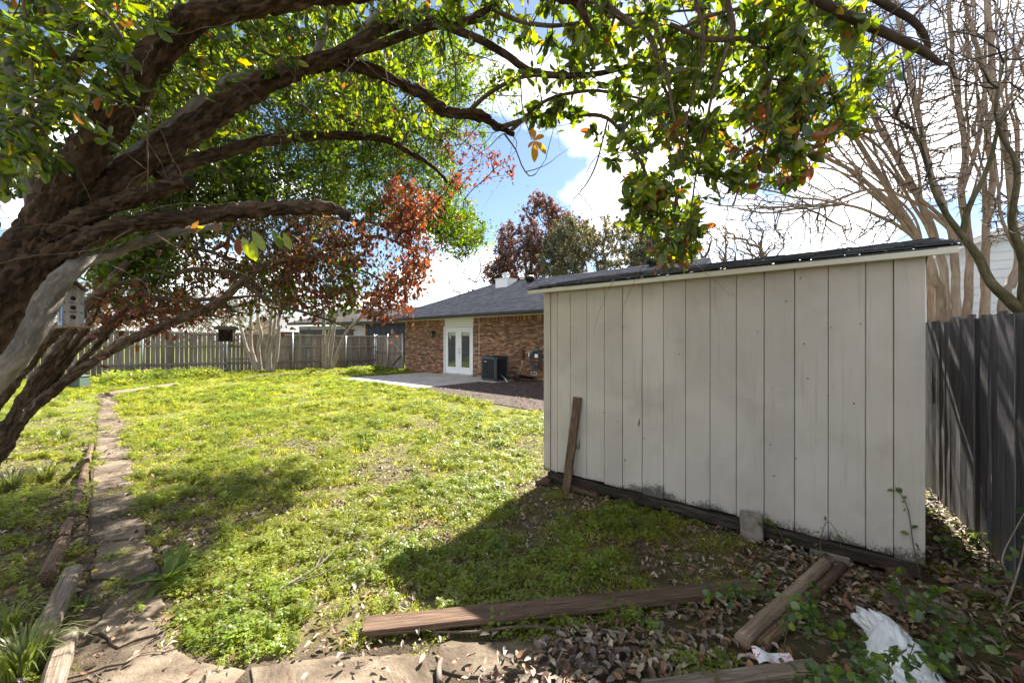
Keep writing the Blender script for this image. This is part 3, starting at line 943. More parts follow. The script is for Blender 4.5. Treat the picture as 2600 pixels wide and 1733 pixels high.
    ch = part(mb, 'chimney', M['white'], roof)
    for k in range(7):
        part(MB().box(cc + D1 * (-0.33 + 0.11 * k) + HN * 0.335 + ZUP * (zb + 0.36), (0.018, 0.012, 0.76), HAX), 'batten', M['white'], ch)
        part(MB().box(cc - D1 * 0.374 + HN * (-0.29 + 0.097 * k) + ZUP * (zb + 0.36), (0.012, 0.016, 0.76), HAX), 'batten', M['white'], ch)
    part(MB().box(cc + ZUP * (zb + 0.765), (0.80, 0.72, 0.03), HAX), 'chimney_cover', M['white'], ch)
    part(MB().lathe(cc + ZUP * (zb + 0.78), [(0.13, 0), (0.13, 0.12), (0.19, 0.13), (0.19, 0.17), (0.16, 0.2), (0.16, 0.24), (0.21, 0.25), (0.12, 0.29), (0.001, 0.3)], 16), 'flue_cap', M['galv'], ch)
    # turbine vents
    for k, (s, off) in enumerate(((-2.65, 0.35), (-8.15, 0.1))):
        q = R0 + D1 * s - D2 * off
        q = Vector((q.x, q.y, rz - off * math.tan(pitch)))
        mb = MB().lathe(q, [(0.13, -0.1), (0.13, 0.10), (0.15, 0.11)], 16)
        o = part(mb, 'turbine_vent', M['black'], roof)
        mb = MB()
        for v in range(16):
            a = 2 * math.pi * v / 16
            pts = [q + Vector((math.cos(a + 0.25 * zz) * r, math.sin(a + 0.25 * zz) * r, 0.1 + zz * 0.2)) for r, zz in ((0.13, 0), (0.185, 0.35), (0.19, 0.65), (0.15, 1.0))]
            mb.tube(pts, 0.03, 5)
        mb.lathe(q + ZUP * 0.1, [(0.14, 0.0), (0.155, 0.1), (0.14, 0.2), (0.001, 0.23)], 16)
        part(mb, 'turbine_fins', M['black'], o)
    # door
    zt = HZ0 + 0.06
    dh = 2.03
    fr = MB()
    w = d1 - d0
    fr.box(H(d1 - 0.03, -0.03, zt + dh / 2 + 0.02), (0.06, 0.12, dh + 0.08), HAX)
    fr.box(H(d0 + 0.03, -0.03, zt + dh / 2 + 0.02), (0.06, 0.12, dh + 0.08), HAX)
    fr.box(H((d0 + d1) / 2, -0.032, zt + dh + 0.035), (w - 0.12, 0.116, 0.05), HAX)
    door = part(fr, 'french_door', M['white'], t)
    part(MB().box(H((d0 + d1) / 2, 0.0, zt - 0.03), (w, 0.2, 0.055), HAX), 'threshold', M['galv'], door)
    lw = (w - 0.125) / 2
    for k, c0 in enumerate((d0 + 0.06 + lw / 2, d1 - 0.06 - lw / 2)):
        lf = MB()
        st = 0.16
        gw, gz0, gz1 = lw - 2 * st, zt + 0.27, zt + dh - 0.19
        for s in (-1, 1): lf.box(H(c0 + s * (lw / 2 - st / 2), -0.045, zt + dh / 2), (st - 0.003, 0.045, dh - 0.01), HAX, 0.004)
        lf.box(H(c0, -0.045, (zt + gz0) / 2), (gw, 0.044, gz0 - zt - 0.01), HAX)
        lf.box(H(c0, -0.045, (zt + dh + gz1) / 2), (gw, 0.044, zt + dh - gz1 - 0.01), HAX)
        leaf = part(lf, 'door_leaf', M['white'], door)
        part(MB().box(H(c0, -0.047, (gz0 + gz1) / 2), (gw + 0.01, 0.012, gz1 - gz0 + 0.01), HAX), 'pane', M['glass'], door)
        gb = MB()
        for s in (-1, 1): gb.box(H(c0 + s * (gw / 2 - 0.012), -0.028, (gz0 + gz1) / 2), (0.024, 0.02, gz1 - gz0), HAX)
        for zz in (gz0 + 0.012, gz1 - 0.012): gb.box(H(c0, -0.029, zz), (gw - 0.048, 0.02, 0.024), HAX)
        part(gb, 'glazing_bead', M['white'], door)
    hb = MB()
    hx = d0 + 0.06 + lw - 0.05
    for zz in (zt + 0.93, zt + 1.08): hb.tube([H(hx, -0.025, zz), H(hx, 0.035, zz)], 0.03, 12)
    hb.tube([H(hx, 0.03, zt + 0.93), H(hx - 0.1, 0.035, zt + 0.93)], 0.012, 8)
    part(hb, 'door_handle', M['galv'], door)
    pz0, pz1 = zt + dh + 0.065, HZ1 - 0.01
    ph = part(MB().box(H((d0 + d1) / 2, -0.055, (pz0 + pz1) / 2), (w, 0.03, pz1 - pz0), HAX), 'door_header', M['white'], t)
    for k in range(19):
        part(MB().box(H(d0 + 0.05 + (w - 0.1) * k / 18, -0.034, (pz0 + pz1) / 2), (0.085, 0.012, pz1 - pz0 - 0.004), HAX), 'panel_board', M['white'], ph)
    # wall lantern
    lt = H(1.62, 0.0, 1.98)
    lan = part(MB().box(lt + HN * 0.02, (0.11, 0.03, 0.2), HAX, 0.01).tube([lt + HN * 0.02 + ZUP * 0.05, lt + HN * 0.12 + ZUP * 0.12, lt + HN * 0.16 + ZUP * 0.08], 0.012, 8), 'wall_lantern', M['black'], t)
    lc = lt + HN * 0.16 - ZUP * 0.08
    mb = MB().lathe(lc, [(0.02, 0.17), (0.09, 0.13), (0.095, 0.11)], 8, False)
    mb.lathe(lc, [(0.03, -0.12), (0.055, -0.1), (0.06, -0.09)], 8, False)
    for k in range(4):
        a = k * math.pi / 2 + 0.4
        mb.tube([lc + Vector((math.cos(a) * 0.055, math.sin(a) * 0.055, -0.09)), lc + Vector((math.cos(a) * 0.085, math.sin(a) * 0.085, 0.11))], 0.006, 5)
    part(mb, 'lantern_cage', M['black'], lan)
    part(MB().lathe(lc, [(0.045, -0.085), (0.072, 0.105)], 8, False), 'lantern_glass', M['glass'], lan)
    part(MB().box(H(1.64, 0.02, 0.72), (0.12, 0.05, 0.09), HAX, 0.006), 'outlet_cover', M['acgrey'], t)
    # white sealed joint in the brick
    part(MB().tube([H(-1.28, 0.012, 0.32), H(-1.285, 0.012, 1.4), H(-1.28, 0.012, HZ1 - 0.02)], 0.011, 6), 'control_joint', M['white'], t)
    # meter box, conduit, hose reel, foundation vent
    part(MB().box(H(-3.62, 0.07, 1.10), (0.16, 0.13, 0.32), HAX, 0.01), 'disconnect_box', M_plain('rust_box', (0.14, 0.06, 0.04), 0.7), t)
    part(MB().tube([H(-3.62, 0.06, 0.94), H(-3.63, 0.07, 0.7), H(-3.55, 0.07, 0.5), H(-3.45, 0.08, 0.3), H(-3.42, 0.07, 0.18)], 0.016, 8), 'conduit', M['galv'], t)
    fv = part(MB().box(H(-4.15, 0.012, 0.42), (0.22, 0.02, 0.08), HAX), 'foundation_vent', M['black'], t)
    mb = MB()
    for dz in (-0.045, 0.045): mb.box(H(-4.15, 0.02, 0.42 + dz), (0.25, 0.02, 0.014), HAX)
    for du in (-0.118, -0.03, 0.118): mb.box(H(-4.15 + du, 0.02, 0.42), (0.014, 0.02, 0.076), HAX)
    part(mb, 'vent_frame', M['white'], fv)
    return t
house = build_house()

def build_hose():
    c = H(-4.35, 0.14, 1.02)
    t = thing('hose_reel', c, 'coiled grey garden hose on a reel with green top on the brick wall', 'hose reel')
    mb = MB()
    for k in range(7):
        r = 0.20 + 0.014 * k
        pts = [c + HN * (0.02 + 0.02 * math.sin(k * 2.1)) + D1 * (math.cos(a) * r * (1 + 0.04 * math.sin(k))) + ZUP * (math.sin(a) * r * 1.12 - 0.03 * k * 0.4 - (0.1 if math.sin(a) < 0 else 0) * 0.4)
               for a in [2 * math.pi * q / 24 for q in range(25)]]
        mb.tube(pts, 0.010, 6)
    part(mb, 'hose', M['acgrey'], t)
    part(MB().box(c + ZUP * 0.12, (0.3, 0.12, 0.18), HAX, 0.03), 'hub', M['acdark'], t)
    part(MB().box(c + ZUP * 0.27, (0.24, 0.14, 0.07), HAX, 0.025), 'top_cover', M_plain('green_plastic', (0.05, 0.22, 0.12), 0.5), t)
    part(MB().box(c - D1 * 0.08 + HN * 0.09 + ZUP * 0.06, (0.15, 0.02, 0.13), HAX, 0.004), 'label_plate', M['white'], t)
    part(MB().box(c + D1 * 0.32 + ZUP * 0.1, (0.04, 0.08, 0.15), HAX, 0.004), 'bracket', M['white'], t)
build_hose()
def build_ac():
    c = H(-3.05, 0.95, 0.0); z0 = float(g(c.x, c.y)) + 0.03
    c = Vector((c.x, c.y, z0))
    t = thing('air_conditioner', c, 'dark grey louvred air conditioner condenser beside the patio slab', 'air conditioner')
    w, h = 0.74, 0.86
    part(MB().box(c + ZUP * -0.01, (1.0, 1.0, 0.06), HAX, 0.01), 'pad', M['concrete'], t)
    part(MB().box(c + ZUP * (0.05 + h / 2), (w - 0.05, w - 0.05, h - 0.02), HAX), 'coil', M['acdark'], t)
    bs = MB(); oct_ = lambda r, k: [c + D1 * x + HN * y for x, y in ((-r + k, -r), (r - k, -r), (r, -r + k), (r, r - k), (r - k, r), (-r + k, r), (-r, r - k), (-r, -r + k))]
    bs.prism([p + ZUP * 0.02 for p in oct_(w / 2, 0.09)], ZUP * 0.07)
    part(bs, 'base', M['acgrey'], t)
    ts = MB().prism([p + ZUP * (h - 0.05) for p in oct_(w / 2 + 0.01, 0.09)], ZUP * 0.09)
    top = part(ts, 'top_panel', M['acgrey'], t)
    gr = MB()
    for k in range(6):
        r = 0.06 + 0.045 * k
        gr.tube([c + D1 * (r * math.cos(a)) + HN * (r * math.sin(a)) + ZUP * (h + 0.055 + 0.02 * (1 - r / 0.3)) for a in [2 * math.pi * q / 20 for q in range(21)]], 0.006, 5)
    part(gr, 'fan_guard', M['acdark'], top)
    for sx in (-1, 1):
        for sy in (-1, 1):
            p = c + D1 * sx * (w / 2 - 0.05) + HN * sy * (w / 2 - 0.05)
            part(MB().box(p + ZUP * (h / 2 + 0.02), (0.11, 0.11, h - 0.13), (((D1 * sx + HN * sy).normalized()), (D1 * sx - HN * sy).normalized(), ZUP), 0.01), 'corner_post', M['acgrey'], t)
    for side in (0, 1, 2, 3):
        u = D1 if side % 2 == 0 else HN; n = (HN, -D1, -HN, D1)[side]
        for k in range(6):
            p = c + n * (w / 2 - 0.012) + u * (-0.24 + 0.096 * k)
            part(MB().box(p + ZUP * (h / 2 + 0.03), (0.010, 0.016, h - 0.16), (u, n, ZUP)), 'louvre_bar', M['acgrey'], t)
        sl = MB()
        for k in range(26): sl.box(c + n * (w / 2 - 0.022) + ZUP * (0.12 + k * 0.027), (w - 0.2, 0.01, 0.006), (u, n, ZUP))
        part(sl, 'louvre_wires', M['acdark'], t)
    part(MB().box(c + HN * (w / 2 + 0.004) + D1 * 0.12 + ZUP * (h - 0.14), (0.13, 0.008, 0.025), HAX), 'badge', M['galv'], t)
    pipe = MB().tube([c - D1 * 0.36 + ZUP * 0.22, c - D1 * 0.7 - HN * 0.3 + ZUP * 0.12, c - D1 * 1.2 - HN * 0.8 + ZUP * 0.12, H(-3.4, 0.05, 0.32)], 0.035, 8)
    part(pipe, 'refrigerant_line', M['black'], t)
    part(MB().tube([c - D1 * 0.38 + HN * 0.1 + ZUP * 0.25, c - D1 * 0.62 + HN * 0.12 + ZUP * 0.12, c - D1 * 0.8 + HN * 0.2 + ZUP * 0.0], 0.018, 8), 'conduit', M['galv'], t)
build_ac()
def build_patio():
    a, b_ = Vector((-6.75, 16.35, 0)), Vector((-2.96, 12.9, 0))
    w = 4.19
    t = thing('patio_slab', a.lerp(b_, 0.5), 'pale grey concrete patio slab in front of the french doors', 'patio')
    d = (b_ - a).normalized()
    L = (b_ - a).length
    ax = (D1, D2, ZUP)
    f0 = b_
    for k in range(2):
        l = L / 2 - 0.01
        c = f0 + D1 * (L / 4 + k * L / 2) + D2 * (w / 2)
        part(MB().box(c + ZUP * 0.06, (l, w - 0.03, 0.16), ax, 0.012), 'slab_panel', M['concrete'], t)
build_patio()
mulch_poly = [Vector((-2.9, 12.80, 0)), G(1128, 1004), G(1250, 1024), G(1390, 1050), Vector((3.5, 8.6, 0)), Vector((5.5, 11.3, 0)), H(-6, 0.03, 0), H(-0.6, 0.03, 0)]
sheet('mulch_bed', mulch_poly, M['mulch'], 0.012, label='dark mulch bed along the brick wall')

# ------------------------------------------------------------------ neighbouring houses
def lap_siding(parent, p0, p1, z0, z1, nrm, step, mat, name='siding_board'):
    u = (p1 - p0).normalized(); L = (p1 - p0).length
    z = z0; k = 0
    while z < z1 - 0.01:
        h = min(step, z1 - z)
        a = p0 + nrm * 0.018; b_ = p0 + nrm * 0.004
        poly = [p0 + ZUP * z, a + ZUP * z, b_ + ZUP * (z + h + 0.01), p0 + ZUP * (z + h + 0.01)]
        part(MB().prism(poly, u * L), name, mat, parent); z += step; k += 1
def build_neighbours():
    # dark house behind the back fence
    c = P(900, 866, 31.0); c.z = 0.1
    t = thing('neighbour_house', c, 'neighbour house with brown roof, white brick and navy wall behind the back fence', 'house')
    u = Vector((0.94, -0.34, 0)).normalized(); n = Vector((-u.y, u.x, 0)) * -1
    if n.y > 0: n = -n
    Q = lambda s, o, z: Vector((c.x, c.y, 0)) + u * s + n * o + ZUP * z
    ax = (u, n, ZUP)
    part(MB().box(Q(-2.2, -3, 1.4), (6.6, 6, 2.8), ax), 'wall', M['whitebrick'], t)
    part(MB().box(Q(-2.7, -0.05, 2.15), (5.2, 0.3, 0.75), ax), 'porch_shade', M['black'], t)  # flat black slab stands in for the shade inside the porch
    nw = part(MB().box(Q(3.6, -2.2, 1.5), (4.6, 5, 3.0), ax), 'navy_wall', M['navy'], t)
    for k in range(9): part(MB().box(Q(1.5 + 0.52 * k, 0.31, 1.5), (0.04, 0.02, 3.0), ax), 'batten', M['navy'], nw)
    part(MB().box(Q(1.2, 0.32, 1.5), (0.18, 0.06, 3.0), ax), 'corner_board', M['tan'], t)
    ez, rz = 3.05, 4.35
    vs = [Q(-6, 0.6, ez), Q(7, 0.6, ez), Q(7, -3.2, rz), Q(-4, -3.2, rz), Q(-6, -7, ez), Q(7, -7, ez)]
    rf = part(MB().add(vs, [(0, 1, 2, 3), (3, 2, 5, 4), (0, 3, 4), (1, 5, 2), (0, 4, 5, 1)]), 'roof', M['dark_gutter'], t)
    up = (Q(0, -3.2, rz) - Q(0, 0.6, ez)); L = up.length
    shingles('shingles', Q(-6, 0.6, ez + 0.01), u, up.normalized(), [(0, 0), (13, 0), (13, L), (2, L)], M['shingle_brown'], rf, 0.18, 0.4, 0.01, 0.01)
    part(MB().box(Q(0.5, 0.66, ez - 0.08), (13, 0.06, 0.18), ax), 'fascia', M['dark_gutter'], t)
    # tan gable further left
    c2 = P(665, 866, 33.0); c2.z = 0.1
    t2 = thing('neighbour_shed', c2, 'small tan gabled outbuilding showing over the back fence', 'outbuilding')
    Q2 = lambda s, o, z: Vector((c2.x, c2.y, 0)) + u * s + n * o + ZUP * z
    wl = part(MB().box(Q2(0, -2, 1.25), (3.4, 4, 2.5), ax), 'wall', M['tan'], t2)
    part(MB().prism([Q2(-1.7, 0.0, 2.5), Q2(1.7, 0.0, 2.5), Q2(0.3, 0.0, 3.6)], n * -4), 'gable', M['tan'], t2)
    rf2 = MB()
    rf2.prism([Q2(-2.1, 0.2, 2.25), Q2(-2.1, 0.2, 2.36), Q2(0.3, 0.2, 3.74), Q2(0.3, 0.2, 3.62)], n * -4.4)
    rf2.prism([Q2(0.3, 0.2, 3.62), Q2(0.3, 0.2, 3.74), Q2(2.1, 0.2, 2.36), Q2(2.1, 0.2, 2.25)], n * -4.4)
    part(rf2, 'roof', M['dark_gutter'], t2)
    # white sided house behind the right fence
    c3 = Vector((9.3, 8.4, 0))
    t3 = thing('white_house', c3, 'white lap sided house with pale shingle roof behind the right fence', 'house')
    u3 = Vector((0.83, -0.56, 0)); n3 = Vector((-0.56, -0.83, 0))
    Q3 = lambda s, o, z: c3 + u3 * s + n3 * o + ZUP * z
    ax3 = (u3, n3, ZUP)
    part(MB().box(Q3(2.0, -3, 1.35), (8.0, 6, 2.7), ax3), 'wall', M['siding'], t3)
    lap_siding(t3, Q3(-2.0, 0.0, 0), Q3(6.0, 0.0, 0), 0.0, 2.7, n3, 0.17, M['siding'])
    # gable end towards the yard
    part(MB().prism([Q3(-2, -0.02, 2.7), Q3(6, -0.02, 2.7), Q3(2, -0.02, 4.3)], n3 * -0.1), 'gable', M['siding'], t3)
    for k in range(9):
        z = 2.7 + 0.17 * k; hw = 4 * (1 - (z - 2.7) / 1.6)
        if hw > 0.2: part(MB().prism([Q3(2 - hw + .1, 0.0, z), Q3(2 - hw + .1, 0.018, z), Q3(2 - hw + .1, 0.004, z + .18), Q3(2 - hw + .1, 0, z + .18)], u3 * (2 * hw - .3)), 'siding_board', M['siding'], t3)
    Lw = 6.4
    rf3 = MB()
    rf3.prism([Q3(-2.4, 0.25, 2.56), Q3(-2.4, 0.25, 2.66), Q3(2, 0.25, 4.42), Q3(2, 0.25, 4.32)], n3 * -Lw)
    rf3.prism([Q3(2, 0.25, 4.32), Q3(2, 0.25, 4.42), Q3(6.4, 0.25, 2.66), Q3(6.4, 0.25, 2.56)], n3 * -Lw)
    r3 = part(rf3, 'roof', M['white'], t3)
    up3 = (Q3(2, 0, 4.43) - Q3(-2.4, 0, 2.67)); L3 = up3.length
    shingles('shingles', Q3(-2.4, 0.24, 2.67), -n3, up3.normalized(), [(0, 0), (Lw - 0.02, 0), (Lw - 0.02, L3), (0, L3)], M['shingle_pale'], r3, 0.15, 0.3)
    # lower wing with its roof plane towards the yard
    part(MB().box(Q3(4.5, 1.5, 1.2), (5, 3, 2.4), ax3), 'wing_wall', M['siding'], t3)
    wv = [Q3(1.6, 3.3, 2.35), Q3(7.4, 3.3, 2.35), Q3(7.4, 0.0, 4.0), Q3(1.6, 0.0, 4.0)]
    r4 = part(MB().add(wv + [v - ZUP * 0.1 for v in wv], [(0, 1, 2, 3), (4, 7, 6, 5), (0, 4, 5, 1), (1, 5, 6, 2), (2, 6, 7, 3), (3, 7, 4, 0)]), 'wing_roof', M['white'], t3)
    upw = (wv[3] - wv[0]); Lu = upw.length
    shingles('shingles', wv[0] + ZUP * 0.01, u3, upw.normalized(), [(0, 0), (5.8, 0), (5.8, Lu), (0, Lu)], M['shingle_pale'], r4, 0.15, 0.3)
build_neighbours()
# ------------------------------------------------------------------ trees: helpers
def catmull(pts, step):
    """smooth polyline through rows (x,y,z,r), resampled about every step metres"""
    a = np.array(pts, float)
    a = np.vstack([2 * a[0] - a[1], a, 2 * a[-1] - a[-2]])
    out = []
    for i in range(1, len(a) - 2):
        p0, p1, p2, p3 = a[i - 1], a[i], a[i + 1], a[i + 2]
        n = max(2, int(np.linalg.norm(p2[:3] - p1[:3]) / step))
        for k in range(n):
            t = k / n
            out.append(0.5 * ((2 * p1) + (-p0 + p2) * t + (2 * p0 - 5 * p1 + 4 * p2 - p3) * t * t + (-p0 + 3 * p1 - 3 * p2 + p3) * t ** 3))
    out.append(a[-2])
    out = np.array(out)
    out[:, 3] = np.maximum(out[:, 3], 0.002)
    return out
def limb_pts(px_pts, step=0.05, wobble=0.0):
    """rows (px, py, depth, width in px) -> smooth rows (x,y,z,r)"""
    rows = []
    for x, y, d, w in px_pts:
        p = P(x, y, d); rows.append((p.x, p.y, p.z, w * 0.5 * d / FPX))
    c = catmull(rows, step)
    if wobble:
        for k in range(len(c)):
            s = k * step * 3.0
            c[k, :3] += wobble * np.array(mnoise.noise_vector(Vector((s, rows[0][0] * 7, rows[0][2] * 5))))
    return c
def limb_mesh(c, n=14, knob=0.10, seed=0, ridge=0.0):
    """bark covered tube with knobs; returns verts, quads, bark coordinates"""
    m = len(c)
    P0 = c[:, :3]
    T = np.gradient(P0, axis=0); T /= np.linalg.norm(T, axis=1)[:, None] + 1e-9
    u = np.cross(T[0], (0.3, 0.5, 0.8)); u /= np.linalg.norm(u)
    V = np.zeros((m, n, 3)); B = np.zeros((m, n, 3))
    s = np.concatenate([[0], np.cumsum(np.linalg.norm(np.diff(P0, axis=0), axis=1))])
    ang = np.linspace(0, 2 * np.pi, n, endpoint=False)
    for i in range(m):
        u = u - T[i] * u.dot(T[i]); u /= np.linalg.norm(u); w = np.cross(T[i], u)
        r = c[i, 3]
        for k in range(n):
            ca, sa = math.cos(ang[k]), math.sin(ang[k])
            q = Vector((ca * 1.3, sa * 1.3, s[i] * 2.2 / max(0.06, r * 6)))
            f = 1 + knob * mnoise.noise(q + Vector((seed, 0, 0))) 
            if ridge:
                q2 = Vector((ca * r * 24 + seed, sa * r * 24, s[i] * 9)) 
                q2 += Vector(mnoise.noise_vector(q2 * 1.4)) * 0.35
                dv = mnoise.voronoi(q2)[0]
                pl = min((dv[1] - dv[0]) * 3.2, 1.0)
                f += ridge * (pl - 0.75 + 0.5 * mnoise.noise(q2 * 3.0) + 0.35 * mnoise.noise(q2 * 0.5)) * 0.016 / max(r, 0.025)
            V[i, k] = P0[i] + (u * ca + w * sa) * r * f
            B[i, k] = (ca * r, sa * r, s[i] + seed * 3.1)
    idx = np.arange(m * n).reshape(m, n)
    q = np.stack([idx[:-1], np.roll(idx, -1, 1)[:-1], np.roll(idx, -1, 1)[1:], idx[1:]], -1).reshape(-1, 4)
    V = V.reshape(-1, 3); B = B.reshape(-1, 3)
    # end cap as a small fan of quads
    tip = len(V)
    V = np.vstack([V, P0[-1] + T[-1] * c[-1, 3] * 0.25]); B = np.vstack([B, B[-1] * 0.2])
    caps = [(idx[-1][k], idx[-1][(k + 1) % n], idx[-1][(k + 2) % n], tip) for k in range(0, n, 2)]
    return V, np.vstack([q, np.array(caps)]), B
def limb(name, px_pts, mat, parent, n=14, step=0.05, knob=0.10, ridge=0.0, wobble=0.01, seed=1, skel=None, **kw):
    c = limb_pts(px_pts, step, wobble)
    V, Q, B = limb_mesh(c, n, knob, seed, ridge)
    me = mesh_np(name, V, Q, vecs=B, smooth=True)
    if skel is not None: skel.append(c[:: max(1, int(0.12 / step))])
    return part(me, name, mat, parent, **kw)
def prisms(p0, p1, r0, r1, n=5):
    """many tapered tubes at once"""
    p0 = np.asarray(p0); p1 = np.asarray(p1); m = len(p0)
    t = p1 - p0; L = np.linalg.norm(t, axis=1) + 1e-9; t = t / L[:, None]
    ref = np.where(np.abs(t[:, 2:3]) > 0.9, np.array([[1.0, 0, 0]]), np.array([[0, 0, 1.0]]))
    u = np.cross(t, ref); u /= np.linalg.norm(u, axis=1)[:, None]; w = np.cross(t, u)
    a = np.linspace(0, 2 * np.pi, n, endpoint=False)
    dirs = u[:, None, :] * np.cos(a)[None, :, None] + w[:, None, :] * np.sin(a)[None, :, None]
    A = p0[:, None, :] + dirs * np.asarray(r0)[:, None, None]
    B_ = p1[:, None, :] + dirs * np.asarray(r1)[:, None, None]
    V = np.concatenate([A, B_], 1).reshape(-1, 3)
    base = (np.arange(m) * 2 * n)[:, None]
    k = np.arange(n)
    Q = np.stack([base + k, base + (k + 1) % n, base + n + (k + 1) % n, base + n + k], -1).reshape(-1, 4)
    loc = np.stack([np.cos(a), np.sin(a)], 1)
    bk = np.zeros((m, 2 * n, 3))
    rr = np.stack([np.asarray(r0), np.asarray(r1)], 1)
    bk[:, :n, :2] = loc[None] * rr[:, 0][:, None, None]; bk[:, n:, :2] = loc[None] * rr[:, 1][:, None, None]
    bk[:, :n, 2] = (p0.sum(1) * 3)[:, None]; bk[:, n:, 2] = (p0.sum(1) * 3 + L)[:, None]
    return V, Q, bk.reshape(-1, 3)
def grow(skel, targets, rmin=0.0025, power=2.2, rmax=0.03, seg=0.35, bend=0.12, outward=None, seed=0):
    """join every target to the nearest wood, the way twigs divide; returns twig pieces and, per target, point and direction"""
    rr = np.random.default_rng(seed)
    sk = np.vstack([np.vstack(skel)[:, :3]]) if isinstance(skel, list) else skel[:, :3]
    nodes = [tuple(q) for q in sk]; parent = [-1] * len(nodes)
    T = np.asarray(targets, float)
    d0 = np.sqrt(((T[:, None, :] - sk[None, ::max(1, len(sk) // 400)]) ** 2).sum(-1)).min(1)
    order = np.argsort(d0)
    cap = len(nodes) + len(T) * 6 + 10
    NP = np.zeros((cap, 3)); NP[:len(sk)] = sk; cnt = len(sk)
    par = np.full(cap, -1); plen = np.zeros(cap)
    tip = []
    for i in order:
        t = T[i]
        dd = np.sqrt(((NP[:cnt] - t) ** 2).sum(1))
        j = int(np.argmin(dd + 0.45 * plen[:cnt])); L = dd[j]
        k = max(1, int(L / seg))
        last = j; a = NP[j].copy()
        off = rr.normal(0, 1, 3) * bend * 0.6 * L
        for q in range(1, k + 1):
            f = q / k
            p = a + (t - a) * f + off * math.sin(math.pi * f) * (0 if q == k else 1)
            if cnt >= cap: break
            NP[cnt] = p; par[cnt] = last; plen[cnt] = plen[j] + L * f; last = cnt; cnt += 1
        tip.append(last)
    ns = len(sk)
    weight = np.zeros(cnt); weight[tip] += 1
    for i in range(cnt - 1, ns - 1, -1): weight[par[i]] += weight[i]
    ids = np.arange(ns, cnt)
    r = np.minimum(rmax, rmin * np.maximum(weight, 1) ** (1 / power))
    pr = np.where(par[ids] >= ns, r[np.maximum(par[ids], 0)], np.minimum(r[ids] * 1.25, rmax))
    pr = np.minimum(pr, r[ids] * 1.8)
    p0, p1 = NP[par[ids]], NP[ids]
    tip = np.array(tip)
    dirs = NP[tip] - NP[par[tip]]
    dirs /= np.linalg.norm(dirs, axis=1)[:, None] + 1e-9
    return (p0, p1, pr, r[ids]), NP[tip], dirs
def twig_obj(name, tw, mat, parent, n=4, bendy=True, seed=0, **kw):
    p0, p1, r0, r1 = tw
    rr = np.random.default_rng(seed)
    L = np.linalg.norm(p1 - p0, axis=1)
    mid = (p0 + p1) / 2 + rr.normal(0, 1, p0.shape) * (L * 0.035)[:, None]
    rm = (r0 + r1) / 2
    V, Q, B = prisms(np.vstack([p0, mid]), np.vstack([mid, p1]), np.concatenate([r0, rm]), np.concatenate([rm, r1]), n)
    me = mesh_np(name, V, Q, vecs=B, smooth=True)
    return part(me, name, mat, parent, kind='stuff', **kw)
def leaf_arrays(pos, ax, nrm, length, width, fold=0.18, curl=0.12, fine=False, curl_v=None):
    """oval folded leaves: 7 points, 6 triangles each"""
    m = len(pos)
    ax = ax / (np.linalg.norm(ax, axis=1)[:, None] + 1e-9)
    nrm = nrm - ax * (nrm * ax).sum(1)[:, None]; nrm /= np.linalg.norm(nrm, axis=1)[:, None] + 1e-9
    sd = np.cross(nrm, ax)
    L, W = np.asarray(length)[:, None], np.asarray(width)[:, None]
    def pt(l, s, h): return pos + ax * (L * l) + sd * (W * s) + nrm * (L * h)
    f = fold * 0.5
    if not fine:
        V = np.stack([pt(0, 0, 0), pt(0.3, -0.42, f), pt(0.68, -0.46, f - curl * 0.3), pt(1, 0, -curl), pt(0.68, 0.46, f - curl * 0.3), pt(0.3, 0.42, f), pt(0.5, 0, 0.0)], 1)
        tri = np.array([(0, 6, 1), (1, 6, 2), (2, 6, 3), (3, 6, 4), (4, 6, 5), (5, 6, 0)])
    else:
        cu = np.asarray(curl_v)[:, None] if curl_v is not None else curl
        def pt2(l, s_, h): return pos + ax * (L * l) + sd * (W * s_) + nrm * (L * (h - cu * l * l))
        V = np.stack([pt2(0, 0, 0), pt2(0.18, -0.22, f * .6), pt2(0.42, -0.44, f), pt2(0.68, -0.46, f), pt2(0.88, -0.27, f * .6), pt2(1, 0, 0), pt2(0.88, 0.27, f * .6), pt2(0.68, 0.46, f), pt2(0.42, 0.44, f), pt2(0.18, 0.22, f * .6), pt2(0.3, 0, 0.0), pt2(0.72, 0, 0.0)], 1)
        tri = np.array([(0, 10, 1), (1, 10, 2), (2, 10, 11), (2, 11, 3), (3, 11, 4), (4, 11, 5), (5, 11, 6), (6, 11, 7), (7, 11, 8), (8, 11, 10), (8, 10, 9), (9, 10, 0)])
    nv = V.shape[1]
    F = (np.arange(m)[:, None, None] * nv + tri[None]).reshape(-1, 3)
    return V.reshape(-1, 3), F
def leaves_obj(name, pos, ax, nrm, length, width, cols, mat, parent, **kw):
    fine = len(pos) < 60000 and np.mean(length / np.maximum(np.abs(pos[:, 1]), 1)) > 0.012
    V, F = leaf_arrays(pos, ax, nrm, length, width, fine=fine, curl_v=np.random.default_rng(len(pos)).uniform(-0.15, 0.45, len(pos)) if fine else None)
    me = mesh_np(name, V, F, np.repeat(cols, 12 if fine else 7, 0), smooth=True)
    return part(me, name, mat, parent, kind='stuff', **kw)
